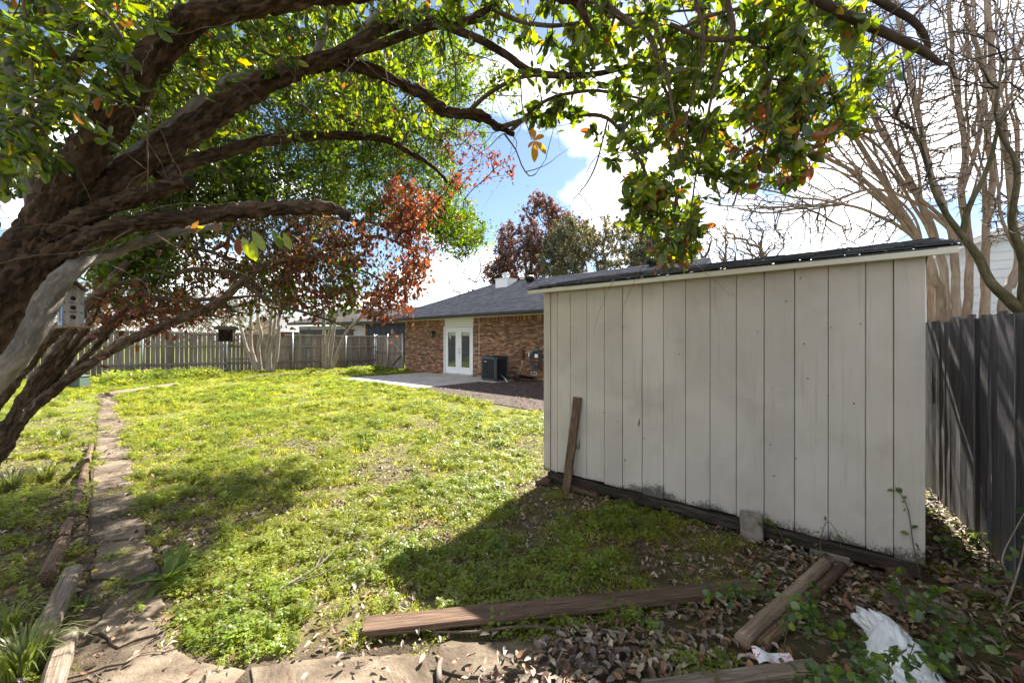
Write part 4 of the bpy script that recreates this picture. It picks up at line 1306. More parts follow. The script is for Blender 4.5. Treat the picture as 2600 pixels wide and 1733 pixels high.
def spray(tips, dirs, per, spread, length, pal, probs, seed=0, droop=0.3, up=0.5, ratio=0.48, rosette=0.6, jitter=0.25):
    """leaves around each twig end"""
    rr = np.random.default_rng(seed)
    m = len(tips)
    k = rr.poisson(per, m); k = np.maximum(k, 1)
    idx = np.repeat(np.arange(m), k); n = len(idx)
    back = rr.random(n) ** 1.5 * spread
    side = rr.normal(0, 1, (n, 3)) * spread * jitter
    pos = tips[idx] - dirs[idx] * back[:, None] + side * back[:, None] / max(spread, 1e-3) + rr.normal(0, 1, (n, 3)) * 0.008
    rnd = rr.normal(0, 1, (n, 3)); rnd /= np.linalg.norm(rnd, axis=1)[:, None]
    ax = dirs[idx] * rosette + rnd * 0.9; ax[:, 2] -= droop
    nr = rr.normal(0, 1, (n, 3)) * 0.75; nr[:, 2] += up
    ln = length * rr.uniform(0.55, 1.2, n)
    base = np.array(pal)[rr.choice(len(pal), n, p=np.array(probs) / sum(probs))]
    cl = base * (rr.uniform(0.7, 1.3, (n, 1)))
    return pos, ax, nr, ln, ln * ratio * rr.uniform(0.8, 1.2, n), cl
def region(poly, drange, n, seed=0, hole=0.0, hscale=0.012, bias=1.0):
    """random points of the air seen inside a picture outline, at the given distances; noise leaves gaps"""
    rr = np.random.default_rng(seed)
    poly = np.array(poly, float)
    lo, hi = poly.min(0), poly.max(0)
    out = []
    while len(out) < n:
        q = lo + rr.random((n * 3, 2)) * (hi - lo)
        ok = inpoly(q[:, 0], q[:, 1], [tuple(p) for p in poly])
        for x, y in q[ok]:
            if hole and mnoise.noise(Vector((x * hscale, y * hscale, seed * 3.3))) < hole - 0.5: continue
            d = drange[0] + (drange[1] - drange[0]) * rr.random() ** bias
            out.append(P(x, y, d)[:])
            if len(out) >= n: break
    return np.array(out)
def ellipsoid(c, r, n, seed=0, shell=0.35, hole=0.0):
    rr = np.random.default_rng(seed)
    v = rr.normal(0, 1, (n * 4, 3)); v /= np.linalg.norm(v, axis=1)[:, None]
    v *= (shell + (1 - shell) * rr.random((n * 4, 1))) ** (1 / 2.0)
    q = np.array(c) + v * np.array(r)
    if hole:
        k = np.array([mnoise.noise(Vector(p) * (1.6 / max(r)) * 2.0 + Vector((seed, 0, 0))) for p in q]) > hole - 0.5
        q = q[k]
    return q[:n]

M['bark'] = M_bark('brown_bark', (0.009, 0.006, 0.004), (0.038, 0.024, 0.016), (0.135, 0.090, 0.062), 24.0, 1.0, 0.014)
M['bark_grey'] = M_bark('grey_bark', (0.055, 0.045, 0.037), (0.155, 0.135, 0.115), (0.30, 0.275, 0.24), 14.0, 0.5, 0.006, True)
M['bark_rough'] = M_bark('rough_bark', (0.022, 0.015, 0.011), (0.088, 0.060, 0.043), (0.25, 0.185, 0.135), 26.0, 0.9, 0.012)
M['bark_tan'] = M_bark('crape_bark', (0.12, 0.085, 0.06), (0.26, 0.20, 0.15), (0.42, 0.35, 0.28), 6.0, 0.7, 0.006, True, 0.2)
M['bark_pale'] = M_bark('pale_bark', (0.13, 0.10, 0.075), (0.26, 0.21, 0.16), (0.40, 0.34, 0.28), 6.0, 0.4, 0.006, True, 0.2)
M['bark_moss'] = M_bark('mossy_bark', (0.035, 0.032, 0.018), (0.10, 0.090, 0.050), (0.20, 0.175, 0.11), 14.0, 0.7, 0.008, True)
M['twig'] = M_bark('twig_bark', (0.045, 0.030, 0.022), (0.115, 0.082, 0.06), (0.20, 0.15, 0.115), 8.0, 0.3, 0.003, True)
M['twig_dark'] = M_bark('dark_twig', (0.022, 0.017, 0.016), (0.05, 0.038, 0.032), (0.10, 0.075, 0.06), 8.0, 0.3, 0.003, True)
M['twig_pale'] = M_bark('pale_twig', (0.16, 0.125, 0.105), (0.30, 0.245, 0.21), (0.42, 0.36, 0.32), 8.0, 0.3, 0.003, True)
M['twig_mid'] = M_bark('mid_twig', (0.07, 0.052, 0.042), (0.17, 0.13, 0.105), (0.29, 0.235, 0.195), 8.0, 0.3, 0.003, True)
M['leaf'] = M_leaf('leaf_green', 0.5, 0.10, through=2.3)
M['leaf_dry'] = M_leaf('leaf_dry', 0.40, 0.10, 0.5, through=1.7, tint=(1.3, 0.85, 0.5))
GREEN = [(0.080, 0.118, 0.018), (0.115, 0.150, 0.020), (0.050, 0.083, 0.017), (0.155, 0.175, 0.024), (0.030, 0.052, 0.016)]
GP = [.27, .22, .22, .13, .16]
RED = [(0.15, 0.045, 0.03), (0.22, 0.075, 0.037), (0.14, 0.07, 0.052), (0.25, 0.12, 0.055), (0.13, 0.085, 0.065)]
RP = [.3, .2, .25, .1, .15]

# ------------------------------------------------------------------ the big evergreen on the left, its crown over the camera
def build_main_tree():
    t = thing('evergreen_tree', (-3.7, 1.9, 0.0), 'big leaning evergreen tree with thick dark limbs arching over the yard', 'tree')
    sk = []
    L = lambda pts, name='limb', mat='bark', **k: limb(name, [(x, y, d, w * 0.92) for x, y, d, w in pts], M[mat], t, skel=sk, **k)
    # trunk comes in from the left
    base = [(-640, 1690, 1.98, 270), (-420, 1330, 2.0, 235), (-220, 1050, 2.05, 200), (-60, 840, 2.1, 160), (20, 730, 2.12, 142), (85, 648, 2.14, 128), (140, 585, 2.15, 112)]
    L(base, 'trunk', n=84, step=0.009, knob=0.16, ridge=1.3, seed=2)
    L([(85, 655, 2.14, 112), (120, 555, 2.12, 96), (214, 402, 2.08, 84), (306, 275, 2.04, 80), (383, 161, 2.0, 76), (459, 76, 1.95, 72), (536, 30, 1.9, 66), (650, 8, 1.86, 60), (800, -15, 1.83, 58), (1000, -40, 1.8, 52), (1250, -45, 1.8, 46), (1450, -10, 1.85, 40), (1475, 30, 1.87, 24), (1512, 78, 1.9, 4)],
      n=56, step=0.01, knob=0.16, ridge=1.0, seed=3)
    L([(110, 630, 2.16, 100), (191, 530, 2.2, 86), (268, 480, 2.22, 78), (344, 428, 2.25, 72), (478, 337, 2.3, 64), (612, 249, 2.38, 57), (727, 184, 2.45, 51), (800, 160, 2.5, 44), (888, 162, 2.6, 36), (1003, 203, 2.7, 32), (1080, 245, 2.8, 30), (1137, 287, 2.85, 28), (1213, 295, 2.9, 27), (1271, 325, 2.95, 22), (1305, 341, 3.0, 12)],
      n=52, step=0.01, knob=0.2, ridge=1.1, seed=4)
    L([(780, 165, 2.48, 40), (860, 138, 2.5, 38), (940, 88, 2.52, 34), (1000, 62, 2.53, 30), (1060, 55, 2.55, 28), (1175, 57, 2.55, 24), (1240, 20, 2.5, 20), (1290, -40, 2.45, 14)], n=18, step=0.02, ridge=0.6, seed=5)
    L([(830, 150, 2.5, 26), (965, 111, 2.5, 24), (1060, 78, 2.5, 24), (1118, 65, 2.5, 24), (1180, 85, 2.52, 22), (1233, 107, 2.5, 21), (1290, 142, 2.5, 20), (1355, 184, 2.5, 19), (1462, 191, 2.5, 16), (1577, 172, 2.5, 13), (1646, 145, 2.5, 9), (1700, 110, 2.5, 5)], n=12, step=0.03, seed=6)
    L([(150, 590, 2.12, 60), (240, 540, 2.08, 48), (344, 501, 2.02, 42), (420, 478, 1.98, 40), (482, 462, 1.95, 39)], 'cut_stub', n=36, step=0.01, knob=0.14, ridge=0.8, seed=7)
    L([(120, 660, 2.14, 74), (230, 600, 2.1, 52), (344, 566, 2.06, 47), (536, 547, 2.0, 46), (640, 534, 1.96, 42), (727, 524, 1.93, 38), (823, 528, 1.9, 34), (860, 540, 1.9, 30), (888, 556, 1.9, 25)], 'cut_limb', n=40, step=0.01, knob=0.18, ridge=1.0, seed=8)
    # grey smooth stems
    L([(-420, 1420, 1.98, 90), (-160, 1110, 1.98, 74), (0, 950, 1.99, 58), (70, 862, 2.0, 55), (128, 752, 2.06, 54), (196, 674, 2.16, 44), (250, 655, 2.27, 34), (287, 645, 2.3, 30), (364, 613, 2.35, 26), (459, 584, 2.4, 22), (560, 572, 2.6, 15)], 'grey_stem', 'bark_grey', n=44, step=0.012, knob=0.16, ridge=0.35, seed=9)
    L([(96, 545, 2.2, 40), (75, 420, 2.2, 40), (46, 306, 2.2, 36), (19, 191, 2.2, 32), (-10, 80, 2.2, 28)], 'grey_stem', 'bark_grey', n=14, step=0.04, seed=10)
    L([(100, 545, 2.1, 22), (60, 410, 2.1, 20), (20, 300, 2.1, 18), (-20, 220, 2.1, 16)], 'grey_stem', 'bark_grey', n=10, step=0.04, seed=11)
    L([(268, 445, 2.35, 44), (344, 395, 2.38, 42), (421, 337, 2.42, 40), (500, 275, 2.46, 38), (558, 220, 2.5, 34), (640, 195, 2.6, 22), (740, 215, 2.7, 18)], 'grey_stem', 'bark_grey', n=14, step=0.04, seed=12)
    L([(800, 150, 2.5, 22), (825, 80, 2.5, 20), (850, 0, 2.5, 18), (868, -60, 2.5, 16)], 'grey_stem', 'bark_grey', n=10, step=0.04, seed=13)
    L([(900, 110, 2.55, 24), (940, 55, 2.55, 22), (985, 0, 2.55, 20), (1010, -60, 2.55, 17)], 'grey_stem', 'bark_grey', n=10, step=0.04, seed=14)
    L([(20, 430, 2.5, 55), (95, 320, 2.6, 46), (170, 200, 2.7, 38), (240, 90, 2.8, 30), (270, 0, 2.9, 24)], 'limb', 'bark', n=14, step=0.05, seed=15)
    L([(-60, 520, 2.5, 60), (20, 420, 2.55, 52), (60, 380, 2.6, 40), (130, 250, 2.7, 30)], 'limb', 'bark_grey', n=12, step=0.05, seed=16)
    # limb through the middle
    L([(400, 450, 2.3, 40), (459, 421, 2.4, 38), (574, 383, 2.6, 33), (689, 356, 2.8, 30), (780, 347, 3.0, 27), (900, 346, 3.2, 24), (984, 356, 3.3, 20), (1034, 383, 3.4, 16), (1099, 425, 3.5, 12), (1137, 463, 3.6, 8)], n=18, step=0.02, ridge=0.6, seed=17)
    # thin arching branches on the right
    th = lambda pts, s: limb('branch', pts, M['twig'], t, n=8, step=0.04, seed=s, skel=sk, wobble=0.015)
    th([(1265, 322, 2.95, 15), (1300, 312, 2.92, 13), (1367, 295, 2.9, 12), (1462, 291, 2.85, 11), (1539, 297, 2.8, 10), (1596, 364, 2.75, 9), (1635, 429, 2.7, 8), (1673, 536, 2.7, 5), (1690, 600, 2.7, 3)], 20)
    th([(1295, 330, 2.95, 10), (1330, 300, 2.9, 9), (1367, 268, 2.85, 9), (1424, 241, 2.8, 9), (1500, 228, 2.75, 8), (1558, 237, 2.7, 7), (1654, 260, 2.7, 6), (1760, 300, 2.6, 4)], 21)
    th([(1190, 285, 2.9, 12), (1233, 245, 2.85, 11), (1290, 210, 2.8, 10), (1347, 191, 2.7, 9), (1462, 191, 2.5, 7)], 22)
    th([(1235, 12, 2.5, 14), (1309, 50, 2.5, 12), (1386, 65, 2.5, 11), (1462, 59, 2.5, 9), (1600, 40, 2.5, 7), (1800, 20, 2.4, 5)], 23)
    th([(1510, -20, 2.3, 20), (1577, 42, 2.3, 18), (1646, 96, 2.3, 16), (1665, 150, 2.3, 12), (1690, 230, 2.35, 8), (1760, 330, 2.4, 5)], 24)
    th([(1630, -20, 2.2, 14), (1660, 60, 2.2, 12), (1690, 160, 2.2, 9), (1710, 300, 2.2, 6), (1730, 420, 2.2, 3)], 25)
    th([(1700, 60, 2.3, 12), (1780, 95, 2.3, 13), (1850, 100, 2.3, 13), (1900, 95, 2.3, 12), (1925, 130, 2.3, 10), (1950, 200, 2.3, 8), (1945, 290, 2.3, 6), (1935, 420, 2.35, 4)], 26)
    th([(1840, -20, 2.2, 17), (1858, 70, 2.2, 14), (1845, 120, 2.2, 12), (1820, 190, 2.25, 9), (1795, 290, 2.3, 7), (1770, 420, 2.3, 5), (1745, 600, 2.35, 3)], 27)
    th([(1700, 85, 2.4, 10), (1830, 30, 2.4, 9), (1960, 15, 2.4, 8), (2060, 20, 2.4, 6)], 28)
    th([(1760, -20, 2.2, 9), (1785, 90, 2.2, 8), (1775, 200, 2.2, 6), (1740, 330, 2.2, 5), (1700, 480, 2.25, 3)], 29)
    th([(1900, 120, 2.4, 9), (2000, 125, 2.4, 8), (2060, 150, 2.4, 7), (2110, 215, 2.45, 6), (2140, 330, 2.5, 4)], 30)
    # hanging dead twigs
    th([(1320, 190, 2.4, 4), (1325, 260, 2.4, 3.5), (1338, 320, 2.4, 3), (1350, 358, 2.4, 2.5)], 31)
    th([(1280, 338, 2.9, 5), (1310, 380, 2.9, 4), (1325, 420, 2.9, 3.5), (1345, 448, 2.9, 3), (1362, 440, 2.9, 2.5)], 32)
    th([(1540, 300, 2.8, 5), (1520, 400, 2.8, 4), (1500, 450, 2.8, 3.5), (1480, 480, 2.8, 3), (1455, 510, 2.8, 2)], 33)
    th([(1146, 0, 2.4, 6), (1140, 80, 2.4, 5), (1155, 170, 2.4, 4.5), (1155, 260, 2.4, 3)], 34)
    th([(375, 280, 1.95, 6), (372, 340, 1.95, 5), (378, 430, 1.95, 4), (379, 485, 1.95, 3)], 35)
    th([(60, -10, 1.8, 7), (75, 100, 1.8, 6), (85, 220, 1.8, 5.5), (85, 310, 1.8, 4)], 36)
    th([(240, -10, 1.9, 14), (300, 80, 1.92, 12), (325, 160, 1.95, 9), (318, 200, 1.95, 6)], 37)
    # dark boughs crossing the top right corner
    L([(1900, -90, 1.9, 30), (2067, -5, 1.95, 25), (2159, 42, 2.0, 24), (2255, 88, 2.05, 23), (2343, 130, 2.1, 22), (2390, 165, 2.15, 10)], 'limb', 'twig_dark', n=12, step=0.04, seed=18)
    L([(2150, -40, 2.0, 20), (2228, 0, 2.05, 19), (2312, 50, 2.1, 18), (2345, 90, 2.12, 15), (2358, 125, 2.12, 9)], 'limb', 'twig_dark', n=12, step=0.04, seed=19)
    # crown
    T = []
    zones = [  # outline, distances, number of twig ends, gap size
        ([(1130, -60), (1250, -80), (2120, -80), (2180, 20), (2210, 120), (2240, 190), (2190, 330), (2080, 430), (1960, 500), (1870, 520), (1790, 560), (1770, 650), (1700, 690), (1640, 640), (1600, 590), (1570, 500), (1520, 440), (1545, 350), (1480, 330), (1450, 220), (1380, 190), (1290, 160), (1230, 110)], (2.0, 3.6), 470, 0.30),
        ([(1480, 60), (2080, 60), (2100, 300), (1900, 440), (1700, 420), (1560, 300)], (2.3, 3.8), 220, 0.25),
        ([(1260, 170), (1330, 190), (1420, 230), (1500, 320), (1440, 310), (1330, 300), (1270, 290), (1240, 230)], (2.6, 3.1), 26, 0.3),
        ([(1560, 440), (1760, 440), (1790, 600), (1740, 690), (1690, 680), (1620, 600)], (2.4, 3.0), 75, 0.2),
        ([(-60, -60), (420, -60), (400, 140), (280, 260), (180, 400), (90, 520), (-60, 600)], (1.65, 3.0), 330, 0.25),
        ([(380, -60), (1200, -60), (1150, 60), (900, 60), (800, 130), (600, 220), (420, 220)], (2.2, 3.8), 400, 0.3),
        ([(400, 180), (1000, 100), (1140, 200), (1100, 330), (800, 330), (560, 400), (330, 480)], (2.8, 4.2), 460, 0.3),
    ]
    for i, (poly, dr, n, ho) in enumerate(zones): T.append(region(poly, dr, n, 60 + i, ho))
    # the crown goes on above and behind the frame
    T.append(ellipsoid((-0.6, 1.2, 4.0), (3.0, 2.2, 0.7), 420, 71, 0.2, 0.35))
    T.append(ellipsoid((-3.4, 2.0, 4.2), (1.8, 1.8, 1.0), 200, 72, 0.2, 0.3))
    T = np.vstack(T)
    tw, tips, dirs = grow(sk, T, 0.0022, 2.3, 0.020, 0.22, 0.14, seed=4)
    twig_obj('twigs', tw, M['twig'], t, 4)
    rr = np.random.default_rng(3)
    # thin leafless shoots hanging through the crown
    allsk = np.vstack([c[:, :3] for c in sk]); hp0, hp1, hr0, hr1 = [], [], [], []
    cand = allsk[(allsk[:, 1] > 1.2) & (allsk[:, 2] > 1.9)]
    for q in cand[rr.integers(0, len(cand), 170)]:
        p = q.copy(); d = rr.normal(0, 1, 3) * np.array((.8, .5, .3)); d[2] -= 0.25; d /= np.linalg.norm(d)
        n_ = rr.integers(6, 13); r_ = rr.uniform(0.0018, 0.0045)
        for k in range(n_):
            d += rr.normal(0, .16, 3); d[2] -= 0.07; d /= np.linalg.norm(d)
            p2 = p + d * rr.uniform(0.05, 0.09); hp0.append(p); hp1.append(p2); hr0.append(r_ * (1 - k / n_ * .8)); hr1.append(r_ * (1 - (k + 1) / n_ * .8)); p = p2
    twig_obj('hanging_twigs', (np.array(hp0), np.array(hp1), np.array(hr0), np.array(hr1)), M['twig'], t, 4)
    A = spray(tips, dirs, 12.0, 0.16, 0.066, GREEN, GP, 5, droop=0.4, up=0.25, ratio=0.45, rosette=0.8, jitter=0.14)
    pos, ax, nr, ln, wd, cl = A
    # a few red old leaves, most of them on the low right
    big_r = pos[:, 0] > 0.15
    ln = ln * np.where(big_r, 1.22, 1.0); wd = wd * np.where(big_r, 1.3, 1.0)
    px = CX + pos[:, 0] / np.maximum(pos[:, 1], 0.1) * FPX; py = CY - (pos[:, 2] - CAMH) / np.maximum(pos[:, 1], 0.1) * FPX
    pr = 0.015 + 0.16 * ((px > 1650) & (py > 330)) + 0.10 * ((px > 1900) & (py > 200))
    clump = np.array([mnoise.noise(Vector(p) * 5.0) for p in pos]) > 0.12
    red = (rr.random(len(pos)) < pr * 2.2) & clump
    cl[red] = np.array(RED)[rr.choice(3, red.sum())] * rr.uniform(0.8, 1.4, (red.sum(), 1))
    yel = rr.random(len(pos)) < 0.015
    cl[yel] = (0.30, 0.20, 0.02)
    # the leaves that show largest are pieces of their own
    vis = (pos[:, 1] > 0.5) & (px > 0) & (px < 2600) & (py > 0) & (py < 900)
    size = np.where(vis, ln / np.maximum(pos[:, 1], 0.3), 0)
    big = np.argsort(-size)[:280]
    keep = np.ones(len(pos), bool); keep[big] = False
    leaves_obj('foliage', pos[keep], ax[keep], nr[keep], ln[keep], wd[keep], cl[keep], M['leaf'], t)
    big_leaves(t, pos[big], ax[big], nr[big], ln[big], wd[big], cl[big])
    # the yellow rosette hanging against the sky, and the sprig under the cut limb
    rs = []
    c = P(1356, 358, 2.4)
    for a, l, col in ((95, .10, (0.36, 0.17, 0.02)), (40, .085, (0.36, 0.18, 0.02)), (-35, .10, (0.36, 0.17, 0.02)), (-85, .11, (0.34, 0.17, 0.02)), (-140, .05, (0.32, 0.12, 0.02))):
        rs.append((np.array(c), np.array((math.cos(R(a)), 0.15, math.sin(R(a)))), np.array((0.1, -1, 0.15)), l, l * 0.42, np.array(col)))
    for (x, y, d, a, l, col) in ((505, 560, 1.8, -125, .07, (0.10, 0.05, 0.03)), (520, 575, 1.8, -160, .065, (0.26, 0.22, 0.03)), (545, 560, 1.85, -80, .06, (0.13, 0.06, 0.03)), (605, 600, 1.8, -95, .085, (0.14, 0.03, 0.02)), (615, 600, 1.8, -70, .10, (0.2, 0.24, 0.03)), (640, 585, 1.8, -60, .10, (0.12, 0.2, 0.03)), (690, 580, 1.8, -65, .09, (0.05, 0.1, 0.04)), (640, 610, 1.8, -85, .09, (0.2, 0.25, 0.03)), (720, 590, 1.85, -70, .08, (0.13, 0.2, 0.03))):
        rs.append((np.array(P(x, y, d)), np.array((math.cos(R(a)), 0.1, math.sin(R(a)))), np.array((0.3, -1, 0.3)), l, l * 0.45, np.array(col)))
    big_leaves(t, *[np.array(q) for q in zip(*rs)])
    return sk
LEAF_UNIT = {}
def big_leaves(parent, pos, ax, nr, ln, wd, cl):
    for i in range(len(pos)):
        key = tuple(int(round(q * 30)) for q in np.clip(cl[i], 0, 1)) + (int(wd[i] / ln[i] * 8),)
        if key not in LEAF_UNIT:
            V, F = leaf_arrays(np.zeros((1, 3)), np.array([[0, 1.0, 0]]), np.array([[0, 0, 1.0]]), np.array([1.0]), np.array([wd[i] / ln[i]]), fine=True, curl=0.10 + 0.25 * random.random())
            me = mesh_np('leaf', V, F, np.repeat(np.clip(cl[i], 0.005, 1)[None], 12, 0), smooth=True); me.materials.append(M['leaf']); LEAF_UNIT[key] = me
        y = Vector(ax[i]).normalized(); z = Vector(nr[i]); z = (z - y * z.dot(y)).normalized(); x = y.cross(z)
        part(LEAF_UNIT[key], 'leaf', None, parent, frame_m(pos[i], x, y, z) @ Matrix.Scale(float(ln[i]), 4))
build_main_tree()

# ------------------------------------------------------------------ the second evergreen, many stems at the left edge
def build_second_tree():
    t = thing('multi_stem_tree', (-5.3, 3.4, 0.0), 'multi stemmed evergreen at the left edge with long low arching branch and rusty leaves', 'tree')
    sk = []
    L = lambda pts, name='stem', mat='bark_rough', **k: limb(name, [(x, y, d, w * 0.8) for x, y, d, w in pts], M[mat], t, skel=sk, **{**dict(n=24, step=0.02, knob=0.22, ridge=0.8), **k})
    B = (-190, 1360, 3.45, 60)
    L([(-230, 1330, 3.4, 52), (-60, 1210, 3.5, 40), (8, 1143, 3.55, 34), (50, 1075, 3.6, 30), (115, 1009, 3.6, 29), (230, 921, 3.6, 28), (344, 856, 3.6, 28), (459, 810, 3.65, 26), (520, 785, 3.7, 26), (574, 753, 3.75, 26), (631, 703, 3.8, 22), (689, 669, 3.9, 18), (765, 657, 4.0, 14), (842, 665, 4.1, 11), (930, 690, 4.2, 8), (1000, 730, 4.3, 5)], seed=31)
    L([(-200, 1270, 3.3, 50), (-80, 1105, 3.3, 40), (0, 1010, 3.3, 36), (70, 922, 3.3, 36), (122, 860, 3.3, 36), (160, 826, 3.3, 36)], seed=32)
    L([(-200, 1340, 3.4, 46), (-60, 1190, 3.4, 36), (0, 1105, 3.4, 32), (38, 1046, 3.4, 31), (106, 945, 3.45, 29), (156, 874, 3.5, 27), (196, 814, 3.5, 26), (237, 757, 3.55, 28), (283, 711, 3.6, 24), (344, 649, 3.7, 21), (421, 619, 3.8, 18), (497, 630, 3.9, 14), (600, 660, 4.0, 9)], seed=33)
    L([(60, 1068, 3.58, 22), (82, 1028, 3.6, 25), (122, 962, 3.6, 22), (176, 892, 3.6, 21), (212, 838, 3.65, 20), (244, 780, 3.7, 18), (290, 690, 3.8, 15)], seed=34)
    L([(106, 1018, 3.6, 18), (124, 990, 3.66, 20), (150, 945, 3.7, 20), (200, 885, 3.75, 19), (246, 846, 3.8, 18), (285, 810, 3.85, 16), (370, 750, 4.0, 12)], seed=35)
    L([(160, 975, 3.62, 16), (182, 945, 3.8, 18), (222, 900, 3.85, 18), (266, 852, 3.9, 17), (306, 814, 4.0, 16), (400, 790, 4.1, 11)], seed=36)
    th = lambda pts, s, m='twig': limb('branch', pts, M[m], t, n=8, step=0.05, seed=s, skel=sk, wobble=0.02)
    th([(283, 722, 3.6, 16), (383, 711, 3.7, 14), (497, 684, 3.8, 12), (560, 690, 3.9, 9), (640, 720, 4.0, 6)], 40)
    th([(344, 742, 3.7, 12), (459, 760, 3.75, 11), (555, 760, 3.8, 9), (650, 745, 3.8, 6)], 41)
    th([(631, 703, 3.8, 14), (700, 650, 4.1, 11), (760, 590, 4.4, 9), (800, 520, 4.6, 7), (830, 440, 4.8, 5)], 42)
    th([(620, 720, 3.8, 12), (700, 770, 3.9, 9), (800, 800, 4.0, 7), (880, 830, 4.1, 4)], 43)
    th([(300, 690, 3.7, 16), (380, 560, 4.1, 14), (470, 450, 4.6, 12), (560, 330, 5.2, 10), (640, 220, 5.6, 8), (700, 130, 6, 6)], 44)
    th([(380, 560, 4.1, 12), (560, 520, 4.6, 10), (740, 440, 5.1, 9), (900, 380, 6.2, 8), (1050, 330, 7.2, 5)], 45)
    th([(560, 520, 4.6, 10), (740, 540, 5.0, 8), (900, 560, 6.0, 8), (1050, 580, 7, 6), (1150, 600, 7.6, 4)], 46)
    th([(470, 450, 4.6, 10), (650, 380, 5.2, 9), (820, 260, 5.8, 8), (980, 200, 7.0, 6), (1100, 190, 7.8, 4)], 47)
    th([(765, 657, 4.0, 9), (860, 620, 4.4, 8), (960, 600, 4.8, 6), (1060, 640, 5.0, 4)], 48)
    T1 = [region(p, dr, n, 80 + i, ho) for i, (p, dr, n, ho) in enumerate([
        ([(420, 120), (860, 80), (900, 300), (880, 540), (760, 540), (500, 520), (300, 560), (250, 480)], (4.4, 6.4), 1150, 0.22),
        ([(820, 90), (1120, 60), (1230, 160), (1170, 300), (1150, 420), (1200, 520), (1230, 610), (1180, 650), (1120, 600), (980, 560), (840, 540)], (6.0, 8.6), 1350, 0.22),
        ([(180, 380), (520, 300), (700, 480), (520, 620), (300, 660), (200, 620)], (3.8, 5.5), 420, 0.25),
        ([(1080, 500), (1230, 560), (1240, 620), (1160, 660), (1080, 600)], (6.5, 8.0), 110, 0.1),
        ([(200, 620), (420, 600), (420, 720), (260, 720)], (3.6, 4.4), 130, 0.2),
        ([(540, 690), (760, 640), (940, 720), (900, 800), (640, 800)], (4.2, 5.4), 90, 0.35)])]
    T2 = [region(p, dr, n, 90 + i, ho) for i, (p, dr, n, ho) in enumerate([
        ([(830, 590), (980, 540), (1080, 570), (1100, 640), (1075, 720), (1030, 790), (980, 835), (930, 800), (860, 760)], (4.2, 5.4), 190, 0.25),
        ([(720, 640), (880, 620), (900, 740), (800, 790), (720, 750)], (4.0, 5.2), 60, 0.35),
        ([(1050, 340), (1200, 330), (1320, 410), (1310, 440), (1200, 470), (1120, 480), (1040, 440)], (6.0, 7.0), 42, 0.2),
        ([(1000, 420), (1180, 440), (1100, 560), (960, 560)], (4.4, 5.2), 70, 0.3),
        ([(420, 560), (800, 560), (820, 680), (480, 700)], (4.0, 5.2), 30, 0.35),
        ([(220, 720), (460, 720), (560, 800), (380, 850), (260, 830)], (3.4, 4.2), 34, 0.3)])]
    T3 = [region([(200, 560), (820, 520), (920, 640), (800, 760), (560, 810), (250, 830)], (3.8, 5.8), 1900, 99, 0.05),
          ellipsoid((-3.0, 6.5, 5.6), (3.2, 2.4, 1.2), 420, 98, 0.2, 0.35), ellipsoid((-6.5, 4.5, 4.8), (2.0, 2.2, 1.4), 160, 97, 0.2, 0.3)]
    n1, n2 = sum(map(len, T1)), sum(map(len, T2))
    T = np.vstack(T1 + T2 + T3)
    tag_ = np.array([0] * n1 + [1] * n2 + [2] * len(T3[0]) + [0] * (len(T3[1]) + len(T3[2])))
    # grow() returns tips in joining order; look the kind up again by position
    tw, tips, dirs = grow(sk, T, 0.0034, 2.3, 0.024, 0.3, 0.16, seed=6)
    dd = {tuple(np.round(q, 5)): k for q, k in zip(T, tag_)}
    kind = np.array([dd.get(tuple(np.round(q, 5)), 0) for q in tips])
    twig_obj('twigs', tw, M['twig'], t, 4)
    a = spray(tips[kind == 0], dirs[kind == 0], 34, 0.36, 0.055, [(0.06, 0.10, 0.014), (0.085, 0.125, 0.016), (0.04, 0.075, 0.014), (0.12, 0.155, 0.02), (0.03, 0.055, 0.014)], GP, 7, 0.25, 0.5, 0.5, jitter=0.5)
    leaves_obj('foliage', *a, M['leaf'], t)
    b_ = spray(tips[kind == 1], dirs[kind == 1], 14, 0.28, 0.068, RED, RP, 8, 0.8, 0.2, 0.5, jitter=0.45)
    c = spray(tips[kind == 2], dirs[kind == 2], 3.4, 0.25, 0.055, [(0.20, 0.10, 0.05), (0.28, 0.2, 0.03), (0.10, 0.14, 0.02), (0.18, 0.12, 0.085)], [.3, .12, .23, .35], 9, 0.8, 0.2, 0.45)
    leaves_obj('rusty_foliage', *[np.concatenate([x, y]) for x, y in zip(b_, c)], M['leaf_dry'], t, label='rusty orange dying leaves')
build_second_tree()

